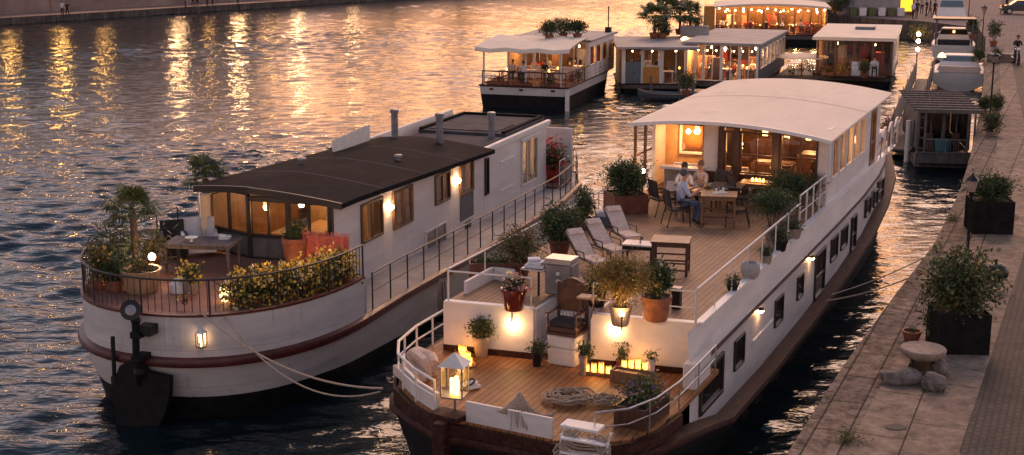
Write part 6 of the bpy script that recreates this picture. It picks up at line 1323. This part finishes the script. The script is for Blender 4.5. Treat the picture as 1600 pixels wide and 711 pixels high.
cruiser('open white motor boat with pale seats behind the timber houseboat', P(1497, 142, 0)+Vector((0, 0, .2)), -R(17), 3.7, 7, 1.0, 1.0)
cruiser('motor boat under a dark hardtop on posts with an orange lamp inside', P(1488, 98, 0)+Vector((0, 0, .1)), -R(17), 3.5, 7, 1.3, 1.2, True, 8)
cruiser('white motor yacht with a sloping cabin, farthest in the row along the quay', P(1487, 62, 0), -R(14), 3.6, 10, 1.8, 1.9)
tl_ = thing('cabin_lamp', 'orange lamp glowing under the dark hardtop of the motor boat', 'lamp', P(1505, 92, 2.6)+Vector((-1.0, 1.2, .0))); m = MB(); m.lathe([(.28, 0), (.2, .2), (.03, .3)], n=10); m.build('shade', 'lamp_soft', tl_, True)
# --- the far quay across the top
def small_person(label, p, rz, shirt='cloth_dark', tr_='cloth_dark', hair='hair', sit=False, group=None):
    J = seated_joints() if sit else standing_joints(.14, .12)
    return person(label, p, rz, J, [(shirt, ('hip', 'waist', 'chest', 'collar', 'shoul', 'elbow')), ('skin', ('skin', 'head')), (tr_, ('tr', 'shoe'))], ((0, 1, -.05), ), hair=hair, group=group)
t = thing('market_tent', 'long grey tent with a yellow lit door on the far quay', 'tent', P(1425, 24, ZQ), -R(6))
m = MB(); m.bb(-6.8, -1.2, 0, 5, 0, 3.4); m.build('tent_wall', 'roof_grey', t); m = MB(); m.prism([(-7, -.3), (0.2, -.3), (.2, 5.3), (-7, 5.3)], 3.42, 3.7); m.build('tent_roof', 'roof_grey', t)
m = MB(); m.bb(-1.2, .0, .02, .1, .4, 3.4); m.build('lit_door', 'yellow_sign', t); m = MB(); m.bb(0, .15, 0, 5, 0, 3.4); m.build('side_wall', 'panel_grey', t)
for i in range(6): m = MB(); m.bb(-6.4+i*.95, -5.7+i*.95, -1.2, -.5, 0, .8); m.build('stall_table', 'cloth_white' if i % 2 else 'leaf_pale', t)
for i, (px, py) in enumerate([(1432, 28), (1447, 26), (1453, 24), (1460, 28), (1440, 22), (1426, 30)]):
    small_person(['person in black right of the yellow door', 'person in dark coat standing with the group on the far quay', 'tallest looking person of the far quay group', 'rightmost person of the far quay group', 'person half hidden behind the far quay group', 'person in white before the yellow lit door'][i], P(px, py, ZQ), R(40*i), ['cloth_dark', 'cloth_dark', 'cloth_blue', 'cloth_dark', 'cloth_stripe', 'cloth_white'][i])
for i, (px, py, r_) in enumerate([(1312, 24, 1.6), (1340, 22, 1.5), (1290, 18, 1.3)]):
    potted('quay_shrub', ['big dark shrub at the far quay edge behind the pale houseboat roof', 'second dark shrub beside the grey tent', 'left shrub of the far quay edge near the lit restaurant'][i], 'shrub', P(px, py, ZQ), .4, .4, 'stone_pot', (r_, r_, r_*.7), n=900, leaf=.28, cz=1.5)
t9 = thing('houseboat', 'cluttered dark houseboat with red and white things behind the pale roofed houseboat', 'houseboat', P(1300, 52, 0), -R(20)); hull_box(t9, 4, 9, 0, 1.0, split=.6); pavilion(t9, 3.6, 8, 1.0, 1.9, 2, 'roof_grey', 'panel_grey', front_y=3.5, glow=4, lamps=1); floor_clutter(t9, [(-3, 1), (-1.8, 1.6), (-.9, .9), (-2.6, 2.4)], 1.0)
for i, x in enumerate((-3.2, -1.2)): fl_box(t9, x-.5, x+.5, .3, 1.0, 120, ('leaf_dark', 'flower_red', 'flower_pink'), .3)

# ================================================================ ON THE QUAY
def quay_lamp(label, p, h, head=.16, lit=0.):
    t = thing('street_lamp', label, 'street lamp', p, 0, 'lamp posts along the quay')
    m = MB(); m.lathe([(.13, 0), (.12, .12), (.075, .18), (.06, .5), (.045, .9), (.035, h-.1), (.06, h-.05), (.09, h)], n=10); m.build('post', 'metal_dark', t, True)
    z = h; m = MB(); m.lathe([(.085, z), (head, z+.30)], n=6); o = m.build('glass_lantern', 'stone_pot', t); m = MB(); m.lathe([(head*1.15, z+.30), (head*.9, z+.36), (head*.3, z+.44), (.02, z+.50)], n=6); m.build('cap', 'metal_dark', t); return t
quay_lamp('nearest lamp post, rising behind the leafy black planter', P(1508, 440, ZQ), 2.45)
quay_lamp('lamp post in the shrubs beside the open white motor boat', P(1545, 205, ZQ), 3.15, .26)
quay_lamp('farthest lamp post, by the white motor yacht', P(1533, 84, ZQ), 3.0, .24); quay_lamp('lamp post beside the quayside yacht bow, between the far shrubs', P(1512, 42, ZQ), 2.8, .24)
potted('planter_tree', 'tall leafy shrub in a square black planter on the near quay', 'planter', P(1497, 545, ZQ)+Vector((0, .1, 0)), .56, .92, 'planter_black', (.95, .85, .80), n=2600, leaf=.17, mats=('leaf_mid', 'leaf_olive', 'leaf_dark'), square=True, rz=-AR+R(22), cz=1.45, stems=12, shell=.3, bloom=('leaf_pale',), bn=120, bsize=.1)
potted('planter_shrub', 'small drooping shrub in front of the left of the black planter', 'shrub', P(1462, 535, ZQ), .22, .3, 'stone_pot', (.42, .38, .40), n=700, leaf=.12, cz=.55)
potted('planter_shrub', 'dense dark hedge ball in a square black planter farther up the quay', 'planter', P(1547, 362, ZQ)+Vector((0, .2, 0)), .60, 1.02, 'planter_black', (.80, .75, .42), n=2600, leaf=.13, mats=('leaf_dark', 'leaf_mid'), square=True, rz=-AR+R(20), cz=1.35)
t = thing('covered_grill', 'black covered kettle shape on a small frame behind the near planter', 'grill', P(1553, 452, ZQ)); m = MB(); m.ball((0, 0, .45), .34, 14, sc_=(1, 1, .8)); m.lathe([(.03, .7), (.05, .8), (.02, .82)], n=8); m.build('cover', 'metal_dark', t, True)
for k in range(3): a = k*2.1; m = MB(); m.tube([(.1*math.cos(a), .1*math.sin(a), .3), (.3*math.cos(a), .3*math.sin(a), 0)], .02); m.build('leg', 'metal_dark', t)
t = thing('stone_table', 'round weathered table top resting on two rough stones on the quay', 'table', P(1440, 585, ZQ)); m = MB(); m.lathe([(.30, .36), (.42, .44), (.47, .50), (.48, .57), (.46, .60), (.41, .59), (.0, .585)], n=24); m.build('table_top', 'stone_pot', t, True)
m = MB(); m.lathe([(.30, 0), (.24, .15), (.27, .34), (.25, .38)], n=12); m.build('pedestal', 'inner_dark', t)
for k in range(4): a = k*PI/2+.5; m = MB(); m.tube([(.40*math.cos(a), .40*math.sin(a), .0), (.26*math.cos(a), .26*math.sin(a), .3), (.36*math.cos(a), .36*math.sin(a), .44)], .028, 6); m.build('leg', 'metal_dark', t)
def rock(p, r, sc_, label, seed): 
    rd = random.Random(seed); bm = bmesh.new(); bmesh.ops.create_icosphere(bm, subdivisions=3, radius=r)
    from mathutils import noise
    for v in bm.verts: v.co = Vector((v.co.x*sc_[0], v.co.y*sc_[1], v.co.z*sc_[2]))*(1+.28*noise.noise(v.co*3.2/r*.4+Vector((seed, 0, 0)))+.1*noise.noise(v.co*9/r*.4)); v.co.z = max(v.co.z, -r*sc_[2]*.6)
    me = bpy.data.meshes.new('boulder'); bm.to_mesh(me); bm.free(); me.materials.append(M['kerb_rock']); o = bpy.data.objects.new('boulder', me); col.objects.link(o); o.location = Vector(p)+Vector((0, 0, r*sc_[2]*.6)); return tag(o, label, 'stone')
mat('kerb_rock', (.20, .16, .14), .85, .35, 5, .7, 12)
rock(P(1408, 598, ZQ), .32, (1.5, .8, .62), 'left long rough stone under the round quay table', 3); rock(P(1458, 608, ZQ), .27, (.9, .9, .85), 'right rounded stone under the round quay table', 9); rock(P(1462, 590, ZQ)+Vector((.1, .25, 0)), .25, (.9, .9, .9), 'stone behind the right end of the quay table', 12)
potted('clay_tub', 'small clay tub with dry earth behind the round quay table', 'pot', P(1424, 532, ZQ), .22, .24, 'terracotta', (.12, .12, .05), n=30, leaf=.08, cz=.26)
t = thing('manhole_cover', 'dark round metal cover set in the near slabs', 'cover', P(1400, 668, ZQ+.006)); m = MB(); m.lathe([(.20, 0), (.20, .01), (.18, .014), (.0, .014)], n=24, sy=.8); m.build('cover_plate', 'rubber', t)
def tuft(p, r, n, label, mats=('leaf_mid', 'leaf_olive')): m = MB(); m.leaves((0, 0, .06), (r, r, .10), n, .12, (0, 1), .1, 5, -.4, aspect=5, zmin=0); return struct(tag(m.build('weeds', list(mats), loc=p), label, 'weeds'), 'stuff')
tuft(P(1325, 690, ZQ), .28, 200, 'grass tuft in the quay stones at the bottom edge of the photo'); tuft(P(1405, 343, ZQ)+Vector((3.6, 0, 0)), .3, 160, 'weeds on the quay edge far beyond the near planter'); tuft(P(1452, 610, ZQ), .3, 220, 'dark weeds between the stones of the round table', ('leaf_dark', 'leaf_mid')); tuft(P(1490, 345, ZQ), .4, 200, 'weeds hanging at the quay edge left of the far planter')
for i, (px, py, r_, h_) in enumerate([(1548, 212, .75, .9), (1556, 178, .7, .8), (1538, 180, .5, .55), (1528, 98, .8, .9), (1556, 98, .5, .6)]):
    potted('quay_shrub', ['ragged shrub at the foot of the second lamp post', 'shrub just behind the second lamp post', 'low shrub at the quay edge by the second lamp post', 'green shrub by the hardtop motor boat at the quay edge', 'small shrub at the end of the pale stone block'][i], 'shrub', P(px, py, ZQ), .22, .2, 'stone_pot', (r_*.62, r_*.62, h_*.5), n=620, leaf=.17, mats=('leaf_dark', 'leaf_mid', 'leaf_olive'), cz=.6)
t = thing('stone_block', 'pale stone bench block on the quay before the motorcycle', 'bench', P(1563, 96, ZQ), -R(20)); m = MB(); m.bb(-.9, .9, -.5, .5, 0, .55); m.build('block', 'stone_pot', t)
for i, (px, py) in enumerate([(1552, 72), (1519, 62)]): potted('quay_shrub', ['tall thin bush beside the far end of the stone block', 'bush by the quay edge level with the hardtop boat'][i], 'shrub', P(px, py, ZQ), .3, .4, 'terracotta', (.55, .55, .8), n=420, leaf=.22, mats=('leaf_dark', 'leaf_mid'), cz=1.2)
# motorcycle and rider
p0 = P(1588, 100, ZQ); t = thing('motorcycle', 'dark motorcycle ridden along the quay road at the right edge', 'motorcycle', p0, R(168)); K_ = 1.18
def ringm(y, z, R0, r0): m = MB(); m.tube([(0, y+R0*math.cos(a), z+R0*math.sin(a)) for a in [2*PI*i/20 for i in range(20)]], r0, 7, closed=True); return m
for y in (-.72, .74):
    o = ringm(y, .33, .29, .055).build('wheel', 'rubber', t, True); mm = MB(); 
    for k in range(5): a = k*PI/5; mm.tube([(0, y+.26*math.cos(a), .33+.26*math.sin(a)), (0, y-.26*math.cos(a), .33-.26*math.sin(a))], .012, 4)
    mm.build('rim', 'steel', o)
m = MB(); m.ball((0, .15, .82), .2, 10, sc_=(.8, 1.5, .75)); m.build('fuel_tank', 'car_paint', t, True); m = MB(); m.ball((0, -.4, .80), .16, 10, sc_=(.9, 2.2, .45)); m.build('seat', 'rubber', t, True)
m = MB(); m.box((0, .05, .48), (.30, .5, .36)); m.tube([(0, -.72, .33), (0, -.1, .42), (0, .35, .85), (0, .6, .75)], .04); m.build('engine_frame', 'metal_dark', t)
m = MB(); m.tube([(.08, .74, .33), (.08, .5, .95)], .03); m.tube([(-.08, .74, .33), (-.08, .5, .95)], .03); m.tube([(-.34, .35, 1.06), (-.1, .48, 1.0), (.1, .48, 1.0), (.34, .35, 1.06)], .02); m.build('fork', 'steel', t)
m = MB(); m.ball((0, .62, .88), .11, 10); m.build('headlight', 'ceramic', t, True); m = MB(); m.tube([(.16, .1, .35), (.18, -.5, .32), (.18, -.95, .38)], .045, 8); m.build('exhaust', 'steel', t)
J = seated_joints(lean=.14, arm=.34, armz=1.02, seat=.76, feet=.22, thigh=.36)
for q in ('-1', '1'): J['trankle'+q] = (Vector(J['trankle'+q][0])+Vector((0, 0, .22)), .05, 'trknee'+q); J['shoeheel'+q] = (Vector(J['shoeheel'+q][0])+Vector((0, 0, .24)), .05, 'trankle'+q); J['shoetoe'+q] = (Vector(J['shoetoe'+q][0])+Vector((0, 0, .24)), .04, 'shoeheel'+q)
bk = Matrix.Translation(p0) @ rot(R(168))
r_ = person('rider in dark clothes seated on the motorcycle at the right edge', bk @ Vector((0, -.28, .0)), R(168), J, [('cloth_dark', ('hip', 'waist', 'chest', 'collar', 'shoul', 'elbow')), ('skin', ('skin', 'head')), ('cloth_blue', ('tr',)), ('rubber', ('shoe',))], ((0, 1, -.05), )); t.scale = (K_,)*3; r_.scale = (K_,)*3
# parked car and people at the top right
def car(label, p, rz, m_='car_paint'):
    t = thing('parked_car', label, 'car', p, rz); W2 = .86
    prof = [(-2.1, .35), (-2.12, .75), (-1.95, .92), (-1.3, .98), (-.75, 1.42), (.55, 1.45), (1.2, 1.0), (1.95, .86), (2.12, .6), (2.1, .35)]
    m = MB(); a = [(-W2, y, z) for y, z in prof]; b = [(W2, y, z) for y, z in prof]; a2 = [(-W2*(.8 if z > 1.1 else .97), y, z) for y, z in prof]; b2 = [(W2*(.8 if z > 1.1 else .97), y, z) for y, z in prof]
    m.loft([a2, b2]); m.add(a2+b2, [tuple(range(10))[::-1], tuple(range(10, 20)), (0, 9, 19, 10)]); m.build('body', m_, t)
    m = MB()
    for s_ in (-1, 1): m.add([(s_*W2*.90, -1.15, 1.0), (s_*W2*.82, -.72, 1.36), (s_*W2*.82, .5, 1.38), (s_*W2*.90, 1.05, 1.02)], [(0, 1, 2, 3)])
    m.add([(-W2*.74, -1.28, 1.01), (W2*.74, -1.28, 1.01), (W2*.7, -.80, 1.40), (-W2*.7, -.80, 1.40)], [(0, 1, 2, 3)]); m.add([(-W2*.74, 1.18, 1.04), (W2*.74, 1.18, 1.04), (W2*.7, .62, 1.42), (-W2*.7, .62, 1.42)], [(0, 1, 2, 3)])
    m.build('window', 'pane_dark', t)
    for sx_ in (-1, 1):
        for y in (-1.35, 1.35):
            m = MB(); m.tube([(sx_*.70, y, .32), (sx_*.90, y, .32)], .32, 16); o = m.build('wheel', 'rubber', t); m = MB(); m.tube([(sx_*.90, y, .32), (sx_*.915, y, .32)], .19, 12); m.build('rim', 'steel', o)
        m = MB(); m.box((sx_*.62, 2.08, .68), (.32, .08, .14)); m.build('headlight', 'ceramic', t); m = MB(); m.box((sx_*.66, -2.1, .78), (.3, .06, .14)); m.build('tail_light', 'flower_red', t)
    return t
car('dark car parked at the top right beyond the motorcycle', P(1596, 22, ZQ), R(80)); 
for i, (px, py) in enumerate([(1566, 22), (1572, 18)]): small_person(['person in a white top standing by the parked car', 'person in dark trousers leaning beside the parked car'][i], P(px, py, ZQ), R(120+60*i), ['cloth_stripe', 'cloth_dark'][i])
for i, (px, py) in enumerate([(98, 26), (106, 27)]): small_person(['left of the two people on the far towpath', 'right of the two people on the far towpath'][i], P(px, py, .8), R(200-30*i), ['cloth_white', 'cloth_dark'][i])
for i, (px, py, m_) in enumerate([(302, 12, 'cloth_dark'), (308, 11, 'cloth_blue'), (324, 11, 'cloth_stripe'), (332, 10, 'cloth_white'), (290, 13, 'cloth_dark'), (372, 8, 'cloth_dark')]):
    small_person(['dark figure near the yellow light on the far towpath', 'second dark figure of the far towpath group', 'figure in beige in the far towpath group', 'figure in white at the right of the far towpath group', 'leftmost figure of the far towpath group', 'lone figure right of the far towpath group'][i], P(px, py, .8), R(170+i*20), m_)

# weeds and fallen leaves along the joints of the quay stones
m = MB()
for (x0_, y0_), (x1_, y1_) in zip(e2[:-1], e2[1:]):
    if y0_ < 20 or y0_ > 75: continue
    for k in range(2):
        t_ = random.random(); q = Vector((x0_+(x1_-x0_)*t_+random.choice([.06, .06, .95])+random.uniform(0, .08), y0_+(y1_-y0_)*t_, ZQ+.01))
        if random.random() < .55: m.leaves(q, (.10, .10, .03), int(random.uniform(5, 22)), .075, (0, 1, 2), .1, 4, -.5, aspect=4, zmin=ZQ)
struct(tag(m.build('joint_weeds', ['leaf_mid', 'dry', 'leaf_olive']), 'sparse small weeds growing in the joints of the quay edge stones', 'weeds'), 'stuff')
m = MB()
for i in range(420):
    y = random.uniform(21, 60); x = np.interp(y, [p[1] for p in e2], [p[0] for p in e2])+random.uniform(.1, 3.2); a = random.uniform(0, 6.28); s_ = random.uniform(.02, .05)
    m.add([(x, y, ZQ+.012), (x+s_*math.cos(a), y+s_*math.sin(a), ZQ+.02), (x+s_*1.6*math.cos(a+.5), y+s_*1.6*math.sin(a+.5), ZQ+.013), (x+s_*math.cos(a+1), y+s_*math.sin(a+1), ZQ+.02)], [(0, 1, 2, 3)], i % 2)
struct(tag(m.build('fallen_leaves', ['dry', 'leaf_olive']), 'dry fallen leaves scattered over the quay paving', 'leaves'), 'stuff')
for i, (px, py) in enumerate([(1438, 428), (1464, 393)]):
    t = thing('mooring_ring', ['near', 'far'][i]+' iron mooring ring and plate at the quay edge where the '+['near', 'far'][i]+' rope ends', 'mooring ring', P(px, py, ZQ), R(60)); m = MB(); m.tube([(.11*math.cos(a), .11*math.sin(a), .045+.03*math.sin(a)) for a in [2*PI*k/14 for k in range(14)]], .018, 6, closed=True); m.build('ring', 'rust', t); m = MB(); m.bb(-.14, .14, -.09, .09, 0, .03); m.build('plate', 'rust', t)
# diners aboard the farther boats
def diner(label, root, x, y, z, rz, shirt, hair='hair', sit=True):
    mw = Matrix.Translation(root.location) @ rot(root.rotation_euler[2]); small_person(label, mw @ Vector((x, y, z)), rz, shirt, 'cloth_dark', hair, sit)
for i, (x, y, rz, s_) in enumerate([(-4.3, 3.0, 160, 'cloth_stripe'), (-3.4, 2.2, 20, 'cloth_white'), (-2.4, 3.4, 200, 'cloth_dark')]):
    diner(['leftmost diner under the white awning of the black hulled boat', 'diner in white under the white awning', 'diner in dark clothes at the right under the white awning'][i], t3, x, y, 1.38, R(rz), s_)
for i, (x, y, rz, s_) in enumerate([(-4.0, 1.7, 20, 'cloth_white'), (-2.7, 1.8, 190, 'cloth_dark'), (-1.7, 1.0, 90, 'cloth_red'), (-.7, 1.9, 160, 'cloth_stripe'), (-3.3, .8, 0, 'cloth_blue')]):
    diner(['diner in white at the left inside the glass restaurant boat', 'dark clothed diner in the middle of the glass restaurant boat', 'diner in red inside the glass restaurant boat', 'rightmost diner inside the glass restaurant boat', 'diner in blue with the back to the glass of the restaurant boat'][i], t5, x, y, .77, R(rz), s_)
for i, (x, y, rz, s_) in enumerate([(-9.5, 1.2, 30, 'cloth_white'), (-7.0, 1.1, 180, 'cloth_red'), (-5.5, 1.1, 170, 'cloth_dark'), (-4.0, 1.2, 60, 'cloth_white'), (-2.4, 1.1, 180, 'cloth_stripe')]):
    diner(['first', 'second', 'third', 'fourth', 'fifth'][i]+' diner from the left on the front terrace of the largest restaurant', t6, x, y, .97, R(rz), s_)
for i, (x, y) in enumerate([(-3.0, 1.2), (-2.3, 1.1)]): diner(['left', 'right'][i]+' standing person behind the window of the blue door cabin', t4, x-.2, y-.3, .62, R(190), ['cloth_white', 'cloth_dark'][i], sit=False)
diner('person in white seated on the porch of the pale roofed houseboat', t7, -1.2, .0, .82, R(170), 'cloth_white')
